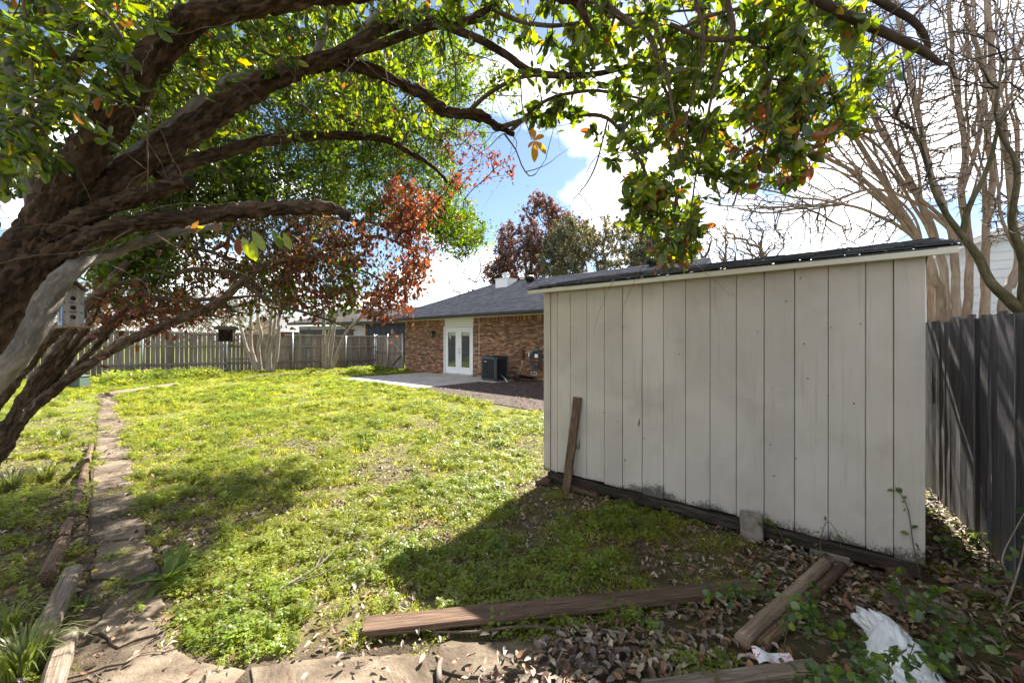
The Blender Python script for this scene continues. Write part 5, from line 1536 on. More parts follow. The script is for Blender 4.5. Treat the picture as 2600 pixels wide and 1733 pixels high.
# ------------------------------------------------------------------ bare and distant trees
def crape(px_stems, mat, twigmat, label, base, targets, group=None, rmin=0.004, rmax=0.05, seg=0.45, seed=0, n=10, name='crape_myrtle', leaves=None):
    t = thing(name, base, label, 'tree', group)
    sk = []
    for i, s in enumerate(px_stems): limb('stem', s, M[mat], t, n=n, step=0.09, knob=0.1, seed=50 + i, skel=sk, wobble=0.02)
    tw, tips, dirs = grow(sk, targets, rmin, 2.2, rmax, seg, 0.12, seed=seed)
    twig_obj('twigs', tw, M[twigmat], t, 4)
    return t, tips, dirs
D = 18.4
def dd(pts, d, w0, w1): return [(x, y, d, w0 + (w1 - w0) * i / (len(pts) - 1)) for i, (x, y) in enumerate(pts)]
tg = region([(560, 800), (600, 640), (700, 560), (790, 600), (800, 720), (760, 810)], (16.5, 20), 260, 120, 0.2)
crape([dd(s, D, 10, 6) for s in ([(657, 955), (632, 898), (613, 836), (600, 760)], [(661, 955), (640, 891), (636, 832), (640, 770)], [(664, 955), (656, 885), (663, 849), (655, 810), (650, 740)],
       [(680, 955), (679, 891), (685, 849), (689, 802), (700, 720)], [(685, 955), (687, 881), (696, 838), (700, 780)], [(691, 955), (704, 891), (708, 838), (710, 802), (740, 720)])],
      'bark_pale', 'twig_pale', 'bare crape myrtle with six pale stems, left of the two by the back fence', P(672, 955, D), tg, 'bare crape myrtles by the back fence', 0.007, 0.05, 0.5, 1)
D = 20.5
tg = region([(760, 800), (790, 640), (880, 560), (1000, 600), (1030, 720), (960, 800)], (18.5, 22), 240, 121, 0.2)
crape([dd(s, D, 10, 5.5) for s in ([(823, 940), (821, 881), (823, 810), (815, 740)], [(828, 940), (830, 876), (840, 827), (846, 790), (850, 730)], [(834, 940), (842, 881), (853, 806), (870, 740)], [(841, 940), (861, 883), (883, 838), (914, 806), (935, 775), (980, 720)])],
      'bark_pale', 'twig_pale', 'bare crape myrtle with a stem leaning right, nearer the gate', P(832, 940, D), tg, 'bare crape myrtles by the back fence', 0.007, 0.05, 0.5, 2)

def build_right_crapes():
    d = 5.6
    stems = [
        ([(2361, 900), (2363, 727), (2350, 640), (2290, 550), (2200, 460), (2100, 400), (1990, 360)], 5.8, 26, 8),
        ([(2398, 900), (2389, 773), (2376, 715), (2345, 630), (2270, 500), (2190, 380), (2130, 270), (2080, 180)], 5.4, 34, 8),
        ([(2400, 900), (2399, 753), (2389, 651), (2340, 520), (2290, 420), (2230, 320), (2180, 200), (2160, 80)], 5.6, 32, 8),
        ([(2419, 900), (2427, 753), (2427, 676), (2410, 570), (2360, 420), (2330, 300), (2300, 150), (2270, 0)], 5.2, 30, 9),
        ([(2452, 900), (2458, 727), (2463, 625), (2440, 500), (2450, 380), (2430, 240), (2415, 110), (2405, -30)], 5.7, 28, 10),
        ([(2488, 900), (2501, 727), (2503, 600), (2520, 450), (2510, 320), (2560, 190), (2600, 90)], 5.9, 30, 10),
        ([(2540, 900), (2548, 780), (2565, 727), (2590, 651), (2572, 560), (2558, 400), (2530, 260), (2515, 110), (2510, -30)], 5.0, 36, 13),
        ([(2470, 640), (2360, 540), (2230, 480), (2080, 520), (1950, 540), (1880, 530)], 6.2, 14, 4),
        ([(2345, 630), (2280, 570), (2150, 520), (2020, 500), (1900, 470)], 5.7, 14, 4),
        ([(2410, 570), (2300, 470), (2240, 380), (2170, 330), (2080, 300)], 5.3, 14, 4),
        ([(2440, 500), (2480, 380), (2500, 230), (2470, 90), (2440, -30)], 5.6, 15, 7),
        ([(2590, 650), (2640, 500), (2620, 350), (2660, 200), (2640, 50)], 5.2, 22, 8),
    ]
    groups = [[0, 1, 2, 7, 8], [3, 4, 9, 10], [5, 6, 11]]
    labels = ['bare crape myrtle with tan stems leaning left behind the shed corner', 'bare crape myrtle with upright tan stems just behind the dark fence', 'bare crape myrtle with thick pale stems at the right edge behind the fence']
    tz = [([(1780, 420), (2080, 180), (2300, 200), (2330, 480), (2260, 640), (1980, 640), (1840, 560)], (5, 7), 2000),
          ([(2090, -40), (2480, -40), (2500, 400), (2400, 560), (2280, 480), (2140, 260)], (4.6, 6.6), 2200),
          ([(2380, -40), (2680, -40), (2680, 560), (2500, 640), (2440, 300)], (4.6, 6.8), 1600)]
    rc = random.Random(12)
    for k in range(3):
        for i in list(groups[k]):
            for _ in range(5):
                s0, d0, w0, w1 = stems[i]
                j0 = rc.randrange(2, max(3, len(s0) - 2)); ox, oy = rc.uniform(-120, 110), rc.uniform(-60, 60)
                m_ = len(s0) - j0 - 1
                s1 = [(x + ox * (q / m_) ** 0.8 + rc.uniform(-9, 9) * (q > 0), y + oy * q / m_) for q, (x, y) in enumerate(s0[j0:])]
                stems.append((s1, d0 + rc.uniform(-0.05, 0.05), (w0 + (w1 - w0) * j0 / len(s0)) * rc.uniform(0.3, 0.6), 3))
                groups[k].append(len(stems) - 1)
    for k in range(3):
        b = P(stems[groups[k][1]][0][0][0], 866, stems[groups[k][1]][1]); b.z = 0
        pts = []
        for i in groups[k]:
            s, dd_, w0, w1 = stems[i]
            s2 = dd(s, dd_, w0 * 0.66, w1 * 0.8)
            if i < 7: s2 = [(s[0][0], CY + (CAMH) / dd_ * FPX, dd_, w0)] + s2[1:]
            pts.append(s2)
        tg = region(tz[k][0], tz[k][1], tz[k][2], 130 + k, 0.15)
        t, tips, dirs = crape(pts, 'bark_tan', 'twig', labels[k], b, tg, 'bare crape myrtles behind the right fence', 0.0026, 0.022, 0.3, 10 + k, 12)
    # dark mossy branch of another small tree against the fence top
    m = dd([(2640, 900), (2610, 760), (2598, 689)], 4.0, 34, 30)
    ms = [[(2655, CY + CAMH / 4.0 * FPX, 4.0, 40), (2630, 860, 4.0, 34), (2575, 775, 4.0, 26), (2519, 717, 4.0, 21), (2480, 651, 4.0, 18), (2445, 600, 4.0, 15), (2400, 540, 4.0, 12), (2360, 450, 4.0, 9), (2320, 330, 4.0, 6)],
          [(2600, 810, 4.0, 24), (2598, 689, 3.9, 20), (2572, 560, 3.8, 14), (2580, 420, 3.7, 11), (2540, 340, 3.7, 9), (2530, 250, 3.6, 7), (2560, 130, 3.6, 4)],
          [(2445, 600, 4.0, 14), (2470, 500, 3.9, 12), (2520, 400, 3.9, 10), (2540, 300, 3.8, 7), (2600, 230, 3.8, 4)]]
    tg = region([(2100, 100), (2640, 60), (2640, 620), (2440, 560), (2260, 480)], (3.4, 4.4), 300, 140, 0.1)
    b = P(2655, 866, 4.0); b.z = 0
    crape(ms, 'bark_moss', 'twig_dark', 'dark mossy bare tree in front of the tan stems at the right edge', b, tg, None, 0.0025, 0.02, 0.25, 15, 12, name='bare_tree')
build_right_crapes()

def crown_tree(name, label, base, trunk_r, crown, n_t, leaf, per, pal, probs, seed, height, twigmat='twig', rmin=0.012, leafmat='leaf_dry', group=None, shell=0.3, hole=0.3, ratio=0.6):
    t = thing(name, base, label, 'tree', group)
    rr = random.Random(seed)
    b = Vector(base)
    sk = []
    top = height
    def wl(rows, nm, n=10):
        c = catmull(rows, 0.3)
        V, Q, B_ = limb_mesh(c, n, 0.12, seed)
        part(mesh_np(nm, V, Q, vecs=B_, smooth=True), nm, M['bark_rough'], t); sk.append(c)
    wl([(b.x, b.y, b.z - 0.2, trunk_r * 1.3), (b.x + 0.1, b.y, b.z + top * 0.2, trunk_r), (b.x - 0.1, b.y + 0.1, b.z + top * 0.42, trunk_r * 0.75), (b.x + 0.15, b.y, b.z + top * 0.75, trunk_r * 0.3)], 'trunk')
    for k in range(6):
        a = k * 1.05 + rr.random(); z = top * (0.28 + 0.06 * k); l = crown[0][1][0] * rr.uniform(0.45, 0.75)
        wl([(b.x, b.y, b.z + z, trunk_r * 0.5), (b.x + math.cos(a) * l * 0.5, b.y + math.sin(a) * l * 0.5, b.z + z + top * 0.12, trunk_r * 0.35), (b.x + math.cos(a) * l, b.y + math.sin(a) * l, b.z + z + top * 0.26, trunk_r * 0.15)], 'limb', 8)
    T = np.vstack([ellipsoid(b + Vector(c), r, max(8, int(n_t * f)), seed + i, shell, hole) for i, (c, r, f) in enumerate(crown)])
    tw, tips, dirs = grow(sk, T, rmin, 2.2, trunk_r * 0.5, 0.9, 0.12, seed=seed)
    twig_obj('twigs', tw, M[twigmat], t, 4)
    if per > 0:
        A = spray(tips, dirs, per, leaf * 4.0, leaf, pal, probs, seed, 0.3, 0.5, ratio, jitter=0.32)
        leaves_obj('foliage', *A, M[leafmat], t)
    return t
PURP = [(0.095, 0.058, 0.058), (0.13, 0.085, 0.074), (0.175, 0.125, 0.10), (0.065, 0.042, 0.044)]
b = P(1345, 866, 29); b.z = 0.1
crown_tree('oak_tree', 'tall oak with purple brown leaves behind the house roof', b, 0.32,
           [((0.2, 0, 6.6), (3.3, 2.8, 2.5), 0.5), ((0.7, 0, 9.7), (1.5, 1.4, 2.5), 0.25), ((-2.0, 0, 6.0), (1.4, 1.6, 1.9), 0.15), ((2.2, 0, 9.0), (1.0, 1, 2.1), 0.15), ((-1.6, 0, 8.6), (0.6, .6, 1.6), 0.07), ((3.6, 0, 8.4), (1.0, 1, 2.2), 0.1)], 900, 0.19, 22, PURP, [.3, .3, .2, .2], 200, 10.0)
OLIVE = [(0.07, 0.095, 0.052), (0.105, 0.13, 0.078), (0.16, 0.18, 0.125), (0.045, 0.065, 0.034)]
b = P(1530, 866, 25); b.z = 0.1
crown_tree('live_oak', 'rounded grey green live oak behind the white shed', b, 0.28,
           [((0, 0, 6.5), (4.2, 3.0, 2.7), 0.65), ((-2.0, 0, 7.4), (1.7, 1.6, 1.9), 0.2), ((2.4, 0, 7.2), (1.8, 1.8, 1.8), 0.2), ((3.6, 0, 6.2), (2.2, 1.8, 1.9), 0.25)], 900, 0.14, 34, OLIVE, [.3, .3, .2, .2], 210, 8.2)
b = P(1850, 866, 24); b.z = 0.1
crown_tree('bare_tree', 'bare reddish twigged tree showing over the shed roof', b, 0.16,
           [((0, 0, 6.4), (3.4, 2.4, 2.4), 1.0)], 900, 0.06, 1.2, [(0.22, 0.10, 0.07)], [1], 220, 7.0, 'twig', 0.012, shell=0.2, hole=0)
b = P(1185, 866, 34); b.z = 0.1
crown_tree('bare_tree', 'slim bare grey tree standing left of the chimney', b, 0.14,
           [((-0.9, 0, 6.4), (1.1, 1.0, 2.3), 0.5), ((1.2, 0, 6.6), (1.0, 1.0, 2.4), 0.5)], 130, 0.05, 0, [(0.2, 0.1, 0.1)], [1], 230, 7.6, 'twig_pale', 0.012, shell=0.2, hole=0)
# pale thicket behind the back fence
for k, (px, d_, w) in enumerate(((300, 22, 2.6), (430, 24, 3.0), (560, 25, 3.0), (120, 20, 2.6))):
    b = P(px, 866, d_); b.z = 0.2
    crown_tree('bare_bush', ['pale leafless bush above the fence behind the birdhouse', 'pale leafless bush above the fence left of the feeder', 'pale leafless bush above the fence behind the feeder', 'pale leafless bush at the far left above the fence'][k], b, 0.08,
               [((0, 0, 3.0), (w * 1.25, 1.8, 1.9), 1.0)], 800, 0.06, 2.0, [(0.22, 0.12, 0.08), (0.12, 0.15, 0.03)], [.7, .3], 240 + k, 4.0, 'twig_pale', 0.013, group='leafless bushes behind the back fence', shell=0.1, hole=0)
# ------------------------------------------------------------------ ground cover: clumps set out as instances
def M_cover(name, trans=0.55, sat=1.0):
    m, nt, b = newmat(name)
    at = nd(nt, 'ShaderNodeAttribute'); at.attribute_name = 'Col'
    rnd = orandom(nt)
    p = position(nt)
    n = noise_tex(nt, p, 0.7, 3)
    c = value_var(nt, at.outputs['Color'], rnd, 0.65, 1.35)
    c = mixc(nt, c, (0.27, 0.265, 0.06), maprange(nt, n, 0.40, 0.62, 0.0, 0.45))
    dif = nd(nt, 'ShaderNodeBsdfDiffuse'); nt.links.new(c, dif.inputs['Color'])
    tr = nd(nt, 'ShaderNodeBsdfTranslucent')
    tcol = mixc(nt, c, (2.65, 2.45, 0.85), 1.0, 'MULTIPLY'); nt.links.new(tcol, tr.inputs['Color'])
    mx1 = nd(nt, 'ShaderNodeMixShader'); mx1.inputs[0].default_value = trans
    nt.links.new(dif.outputs[0], mx1.inputs[1]); nt.links.new(tr.outputs[0], mx1.inputs[2])
    gl = nd(nt, 'ShaderNodeBsdfGlossy'); gl.inputs['Roughness'].default_value = 0.4
    mx2 = nd(nt, 'ShaderNodeMixShader'); mx2.inputs[0].default_value = 0.045
    nt.links.new(mx1.outputs[0], mx2.inputs[1]); nt.links.new(gl.outputs[0], mx2.inputs[2])
    nt.links.new(mx2.outputs[0], nt.nodes['Material Output'].inputs['Surface'])
    nt.nodes.remove(b)
    return m
M['grass'] = M_cover('grass_blades')
def M_litter():
    m, nt, b = newmat('dry_leaf')
    at = nd(nt, 'ShaderNodeAttribute'); at.attribute_name = 'Col'
    c = value_var(nt, at.outputs['Color'], orandom(nt), 0.55, 1.4)
    nt.links.new(c, b.inputs['Base Color']); b.inputs['Roughness'].default_value = 0.6
    b.inputs['Specular IOR Level'].default_value = 0.35
    return m
M['litter'] = M_litter()
def src(name, V, F, C, mat):
    me = mesh_np(name, np.array(V), np.array(F), np.array(C)); me.materials.append(mat)
    return bpy.data.objects.new(name, me)
def blades(n, h, w, rad, col, seed, lean=0.6):
    rr = np.random.default_rng(seed); V, F, C = [], [], []
    for i in range(n):
        a, q = rr.random() * 6.283, rr.random() ** 0.5 * rad
        b0 = np.array((math.cos(a) * q, math.sin(a) * q, -0.005)); d = np.array((math.cos(a + rr.normal(0, .8)), math.sin(a + rr.normal(0, .8)), 0))
        s = np.array((-d[1], d[0], 0)); L = h * rr.uniform(0.5, 1.2); le = lean * rr.uniform(0.3, 1.2)
        p1 = b0 + d * L * le * 0.35 + np.array((0, 0, L * 0.6)); p2 = b0 + d * L * le + np.array((0, 0, L * (0.95 - 0.4 * le * 0.6)))
        o = len(V); V += [b0 - s * w / 2, b0 + s * w / 2, p1 + s * w * 0.42, p1 - s * w * 0.42, p2, p2]
        F += [(o, o + 1, o + 2, o + 3), (o + 3, o + 2, o + 4, o + 5)]
        c = np.array(col) * rr.uniform(0.7, 1.3); C += [c] * 6
    return V, F, C
def weed(n, h, leaf, rad, col, seed, trif=True, flower=None):
    rr = np.random.default_rng(seed); V, F, C = [], [], []
    for i in range(n):
        a, q = rr.random() * 6.283, rr.random() ** 0.6 * rad
        z = h * rr.uniform(0.25, 1.1); c0 = np.array((math.cos(a) * q, math.sin(a) * q, z))
        st = np.array((c0[0] * 0.4, c0[1] * 0.4, 0)); w = 0.0012; o = len(V)
        V += [st - (w, 0, 0), st + (w, 0, 0), c0 + (w, 0, 0), c0 - (w, 0, 0)]; F += [(o, o + 1, o + 2, o + 3)]; C += [np.array(col) * 0.9] * 4
        k0 = rr.random() * 6.283
        for k in range(3 if trif else 4):
            b = k0 + k * 6.283 / (3 if trif else 4)
            d = np.array((math.cos(b), math.sin(b), rr.uniform(-0.45, 0.35))); s = np.array((-d[1], d[0], rr.uniform(-.3, .3)))
            L = leaf * rr.uniform(0.7, 1.25); o = len(V)
            V += [c0, c0 + d * L * 0.55 - s * L * 0.45, c0 + d * L, c0 + d * L * 0.55 + s * L * 0.45]; F += [(o, o + 1, o + 2, o + 3)]
            C += [np.array(col) * rr.uniform(0.65, 1.35)] * 4
        if flower and rr.random() < 0.25:
            o = len(V); t = c0 + (0, 0, 0.01)
            V += [t + (-.004, 0, 0), t + (0, .003, .004), t + (.004, 0, .009), t + (0, -.003, .004)]; F += [(o, o + 1, o + 2, o + 3)]; C += [flower] * 4
    return V, F, C
GC1, GC2, GC3 = (0.20, 0.24, 0.028), (0.158, 0.212, 0.034), (0.262, 0.285, 0.040)
COVER = [src('clump', *blades(18, 0.065, 0.004, 0.05, GC1, 1, 1.0), M['grass']), src('clump', *blades(26, 0.04, 0.0035, 0.06, GC3, 2, 1.1), M['grass']),
         src('clump', *weed(16, 0.05, 0.014, 0.06, GC2, 3), M['grass']), src('clump', *weed(22, 0.035, 0.011, 0.065, GC1, 4), M['grass']),
         src('clump', *weed(14, 0.065, 0.017, 0.055, GC2, 5, False, (0.22, 0.12, 0.32)), M['grass']), src('clump', *blades(11, 0.12, 0.005, 0.03, GC1, 6, 0.8), M['grass']),
         src('clump', *weed(26, 0.028, 0.010, 0.07, GC3, 7), M['grass'])]
def curled(col, seed):
    rr = np.random.default_rng(seed)
    L, W = 1.0, rr.uniform(0.36, 0.5); cu = rr.uniform(-0.3, 0.5); V = []
    for i, (t, w) in enumerate(((0, 0.02), (0.28, 0.85), (0.62, 1.0), (0.88, 0.5), (1.0, 0.02))):
        z = cu * (t - 0.5) ** 2 * 1.2 + 0.02
        f = rr.uniform(0.05, 0.22)
        V += [(t - .5, -w * W / 2, z + f * w), (t - .5, 0, z), (t - .5, w * W / 2, z + f * w * rr.uniform(.5, 1.4))]
    F = []
    for i in range(4):
        for k in (0, 1): F.append((i * 3 + k, i * 3 + k + 1, i * 3 + k + 4, i * 3 + k + 3))
    return V, F, [np.array(col)] * 15
LIT = [src('dry_leaf', *curled(c, 20 + i), M['litter']) for i, c in enumerate([(0.24, 0.185, 0.13), (0.16, 0.115, 0.075), (0.34, 0.28, 0.21), (0.22, 0.115, 0.05), (0.12, 0.09, 0.066), (0.31, 0.25, 0.175), (0.16, 0.13, 0.105), (0.16, 0.085, 0.055)])]
def scatter(name, pts, rot, scl, idx, sources, label, cat=None):
    col = bpy.data.collections.new(name + '_source')
    for o in sources: col.objects.link(o)
    me = bpy.data.meshes.new(name)
    me.vertices.add(len(pts)); me.vertices.foreach_set('co', np.ascontiguousarray(pts, np.float32).ravel())
    for nme, ty, k, data in (('rot', 'FLOAT_VECTOR', 'vector', rot), ('scl', 'FLOAT', 'value', scl), ('idx', 'INT', 'value', idx)):
        a = me.attributes.new(nme, ty, 'POINT'); a.data.foreach_set(k, np.ascontiguousarray(data, np.int32 if ty == 'INT' else np.float32).ravel())
    o = bpy.data.objects.new(name, me); COL.objects.link(o)
    ng = bpy.data.node_groups.new(name + '_nodes', 'GeometryNodeTree')
    ng.interface.new_socket('Geometry', in_out='INPUT', socket_type='NodeSocketGeometry')
    ng.interface.new_socket('Geometry', in_out='OUTPUT', socket_type='NodeSocketGeometry')
    N = ng.nodes.new; gi, go = N('NodeGroupInput'), N('NodeGroupOutput')
    ci = N('GeometryNodeCollectionInfo'); ci.inputs['Collection'].default_value = col
    ci.inputs['Separate Children'].default_value = True; ci.inputs['Reset Children'].default_value = True
    ip = N('GeometryNodeInstanceOnPoints'); ip.inputs['Pick Instance'].default_value = True
    def na(nm, ty):
        n = N('GeometryNodeInputNamedAttribute'); n.data_type = ty; n.inputs['Name'].default_value = nm; return n.outputs['Attribute']
    e2r = N('FunctionNodeEulerToRotation')
    ln = ng.links.new
    ln(gi.outputs[0], ip.inputs['Points']); ln(ci.outputs[0], ip.inputs['Instance'])
    ln(na('idx', 'INT'), ip.inputs['Instance Index']); ln(na('rot', 'FLOAT_VECTOR'), e2r.inputs[0]); ln(e2r.outputs[0], ip.inputs['Rotation'])
    ln(na('scl', 'FLOAT'), ip.inputs['Scale']); ln(ip.outputs[0], go.inputs[0])
    md = o.modifiers.new('scatter', 'NODES'); md.node_group = ng
    tag(o, label, cat, None, 'stuff')
    return o
def wpoly(px): return [tuple(G(*p)[:2]) for p in px]
PATHW = [tuple(p[:2]) for p in path_poly]
MULCHW = [tuple(p[:2]) for p in mulch_poly]
SLABW = [tuple(q[:2]) for q in (Vector((-2.96, 12.9, 0)) - D2 * .25 - D1 * .25, Vector((-6.75, 16.35, 0)) - D2 * .25 + D1 * .1, Vector((-6.75, 16.35, 0)) + D2 * 4.2 + D1 * .1, Vector((-2.96, 12.9, 0)) + D2 * 4.2)]
SHEDW = [tuple(S(u, n, 0)[:2]) for u, n in ((-0.05, 0.04), (3.12, 0.04), (3.12, -2.5), (-0.05, -2.5))]
HOUSEW = [tuple(H(u, n, 0)[:2]) for u, n in ((3.95, 0.1), (-9.6, 0.1), (-9.6, -7), (3.95, -7))]
LITW = wpoly([(1380, 1660), (1480, 1610), (1700, 1560), (1930, 1500), (1860, 1400), (1900, 1330), (2000, 1370), (2350, 1440), (2350, 1240), (2370, 1240), (2640, 1540), (2640, 1800), (1150, 1800), (1180, 1725)])
BEDW = wpoly([(-200, 1010), (245, 1000), (240, 1150), (228, 1250), (222, 1380), (215, 1500), (185, 1600), (165, 1733), (150, 1800), (-900, 1800), (-900, 1200)])
def vnoise(x, y, s, o=0.0): return np.array([mnoise.noise(Vector((a * s, b * s, o))) for a, b in zip(x, y)])
def lawn():
    rr = np.random.default_rng(44)
    X, Y, SC = [], [], []
    for y0, y1, den, sc in ((0.9, 5.0, 430, 1.0), (5.0, 9.0, 330, 1.15), (9.0, 25.0, 150, 1.6)):
        w = 1.42 * y1
        n = int(den * (2 * w) * (y1 - y0))
        x = rr.uniform(-w, w, n); y = rr.uniform(y0, y1, n)
        ok = np.abs(x) < 1.36 * y + 0.5
        X.append(x[ok]); Y.append(y[ok]); SC.append(np.full(ok.sum(), sc))
    x, y, sc = map(np.concatenate, (X, Y, SC))
    ok = ~(inpoly(x, y, MULCHW) | inpoly(x, y, SLABW) | inpoly(x, y, SHEDW) | inpoly(x, y, HOUSEW))
    fl = (x + 14.7) * -0.7005 + (y - 16.3) * 0.7137          # beyond the back fence
    ok &= fl < -0.02
    ok &= ~((x - 3.5) * 0.832 - (y - 3.03) * 0.555 > -0.02)  # beyond the right fence
    ok &= ~((y > 9) & (x > -0.5))
    x, y, sc = x[ok], y[ok], sc[ok]
    f = np.ones(len(x))
    n1 = vnoise(x, y, 0.9, 1.0); n2 = vnoise(x, y, 3.3, 5.0); n3 = vnoise(x, y, 8.0, 9.0)
    patch = sstep(-0.26, 0.08, n1 * 0.6 + n2 * 0.5 + n3 * 0.22)
    f *= 0.13 + 0.87 * patch
    bare = wpoly([(900, 1180), (1020, 1165), (1060, 1200), (960, 1230), (890, 1215)])
    f[inpoly(x, y, bare)] *= 0.15
    inb = inpoly(x, y, BEDW); f[inb] *= (0.06 + 0.7 * sstep(0.0, 0.3, n1[inb] * .5 + n2[inb])) * (0.35 + 0.65 * sstep(2.6, 4.2, y[inb]))
    inl = inpoly(x, y, LITW); f[inl] *= 0.03 + 0.45 * sstep(0.12, 0.32, n2[inl])
    inp = inpoly(x + 0.10 * n2 + 0.05 * n3, y + 0.10 * n1, PATHW); f[inp] *= 0.012 + 0.22 * sstep(0.2, 0.4, n2[inp])
    k = rr.random(len(x)) < f
    x, y, sc, n2, n1, inp, pt = x[k], y[k], sc[k], n2[k], n1[k], inp[k], patch[k]
    kind = np.where(n1 + n2 * 0.6 + rr.normal(0, .25, len(x)) > 0.0, rr.choice([2, 3, 4, 6], len(x)), rr.choice([0, 1, 1, 3, 6, 6, 3, 1], len(x)))
    scl = sc * rr.uniform(0.6, 1.25, len(x)) * (0.75 + 0.35 * pt)
    # tall weeds along the foot of the back fence
    wt = wpoly([(225, 975), (300, 955), (560, 948), (560, 958), (420, 968), (300, 985)]); wb = wpoly([(880, 945), (960, 936), (965, 944), (900, 950)])
    for poly, m, s in ((wt, 420, 4.2), (wb, 120, 4.0)):
        p = np.array(poly); lo, hi = p.min(0), p.max(0)
        q = lo + rr.random((m * 4, 2)) * (hi - lo); q = q[inpoly(q[:, 0], q[:, 1], poly)][:m]
        q = q[((q[:, 0] + 14.7) * -0.7005 + (q[:, 1] - 16.3) * 0.7137) < -0.1]
        x = np.concatenate([x, q[:, 0]]); y = np.concatenate([y, q[:, 1]]); kind = np.concatenate([kind, rr.choice([2, 4], len(q))]); scl = np.concatenate([scl, s * rr.uniform(0.5, 1.2, len(q))])
    z = g(x, y)
    rot = np.stack([rr.normal(0, .12, len(x)), rr.normal(0, .12, len(x)), rr.random(len(x)) * 6.283], 1)
    scatter('lawn_grass', np.stack([x, y, z], 1), rot, scl, kind, COVER, 'patchy bright green lawn of grass, clover and small weeds')
    # litter
    X, Y, SC = [], [], []
    for y0, y1, den in ((0.9, 4.2, 620), (4.2, 8.0, 330), (8.0, 18.0, 90)):
        w = 1.42 * y1; n = int(den * 2 * w * (y1 - y0))
        x = rr.uniform(-w, w, n); y = rr.uniform(y0, y1, n); ok = np.abs(x) < 1.36 * y + 0.5
        X.append(x[ok]); Y.append(y[ok])
    lw = np.array(LITW); lo, hi = lw.min(0), lw.max(0); q = lo + rr.random((int(950 * (hi[0] - lo[0]) * (hi[1] - lo[1])), 2)) * (hi - lo)
    q = q[inpoly(q[:, 0], q[:, 1], LITW) & (q[:, 1] < 5)]; X.append(q[:, 0]); Y.append(q[:, 1])
    x, y = map(np.concatenate, (X, Y))
    n1 = vnoise(x, y, 0.9, 1.0); n2 = vnoise(x, y, 3.3, 5.0); n4 = vnoise(x, y, 2.1, 14.0)
    f = 0.34 + 0.5 * sstep(0.0, -0.4, n1 * .6 + n2 * .5) + 0.15 * sstep(0.1, 0.4, n4)
    f[inpoly(x, y, bare)] = 0.85
    inl = inpoly(x, y, LITW); f[inl] = 0.35 + 0.6 * sstep(-0.15, 0.25, n4[inl])
    heap = inpoly(x, y, wpoly([(1500, 1640), (1700, 1590), (1880, 1640), (1720, 1720), (1500, 1733)])); f[heap] = 1.0
    inb = inpoly(x, y, BEDW); f[inb] = 0.45 + 0.5 * sstep(-0.1, 0.3, n4[inb])
    inp = inpoly(x, y, PATHW); f[inp & ~inl] = 0.12 + 0.45 * sstep(0.15, 0.4, n4[inp & ~inl])
    f[inpoly(x, y, MULCHW)] = 0.9
    f[inpoly(x, y, SLABW)] = 0.05
    ok = ~(inpoly(x, y, SHEDW) | inpoly(x, y, HOUSEW)) & ((x + 14.7) * -0.7005 + (y - 16.3) * 0.7137 < -0.1)
    k = ok & (rr.random(len(x)) < f)
    x, y = x[k], y[k]; inp, inl = inpoly(x, y, PATHW), inpoly(x, y, LITW)
    z = g(x, y) + np.where(inp, 0.045, 0.012) + rr.random(len(x)) * np.where(inl, 0.035, 0.012) + np.where(inpoly(x, y, SLABW), 0.12, 0.0)
    rot = np.stack([rr.normal(0, .35, len(x)), rr.normal(0, .35, len(x)), rr.random(len(x)) * 6.283], 1)
    scl = rr.uniform(0.026, 0.06, len(x)) * np.where(inl, 1.2, 1.0)
    scatter('leaf_litter', np.stack([x, y, z], 1), rot, scl, rr.integers(0, len(LIT), len(x)), LIT, 'dry brown fallen leaves strewn over lawn, path and beds')
lawn()

# ------------------------------------------------------------------ loose timber, stones, litter
def log_part(name, p0, p1, r0, r1, mat, parent=None, seed=0, n=14, flat=0.0, **kw):
    p0, p1 = Vector(p0), Vector(p1); L = (p1 - p0).length
    z = (p1 - p0).normalized(); x = z.cross(ZUP).normalized(); y = z.cross(x)
    m = max(8, int(L / 0.05)); V, F = [], []
    for i in range(m + 1):
        t = i / m; r = r0 + (r1 - r0) * t
        for k in range(n):
            a = 2 * math.pi * k / n
            q = Vector((math.cos(a), math.sin(a), L * t * 3 + seed))
            f = 1 + 0.13 * mnoise.noise(q * 1.5) + 0.05 * mnoise.noise(q * 5)
            V.append((math.cos(a) * r * f, math.sin(a) * r * f * (1 - flat), L * t + (0.012 * mnoise.noise(q * 4) if i in (0, m) else 0)))
    for i in range(m):
        for k in range(n): F.append((i * n + k, i * n + (k + 1) % n, (i + 1) * n + (k + 1) % n, (i + 1) * n + k))
    me = bpy.data.meshes.new(name); me.from_pydata(V, [], F + [tuple(range(n))[::-1], tuple(m * n + k for k in range(n))])
    for p in me.polygons: p.use_smooth = p.index < m * n
    me.update()
    return part(me, name, mat, parent, frame_m(p0, x, y, z), **kw)
UPF = Vector((0, 0, 1))
board('plank', G(926, 1590, 0.05), G(1922, 1488, 0.045), 0.125, 0.038, UPF, M['redwood'], None, 16, 0.005, label='long reddish brown plank lying flat on the lawn before the shed', cat='plank')
board('plank', G(1436, 1256, -0.03), S(2.64, 0.035, 1.0), 0.088, 0.035, Vector((-0.5, -0.85, 0)), M['rotwood'], None, 10, 0.006, label='short dark plank leaning upright against the shed wall', cat='plank')
log_part('log', G(1884, 1625, 0.045), G(2098, 1428, 0.10), 0.041, 0.037, M['log'], seed=1, label='round peeled log with sawn end lying toward the shed', cat='log', group='old landscape logs by the shed')
log_part('log', G(1936, 1640, 0.03), G(2140, 1436, 0.07), 0.034, 0.03, M['rotwood'], seed=2, label='darker splintered half rotten log beside the peeled one', cat='log', group='old landscape logs by the shed')
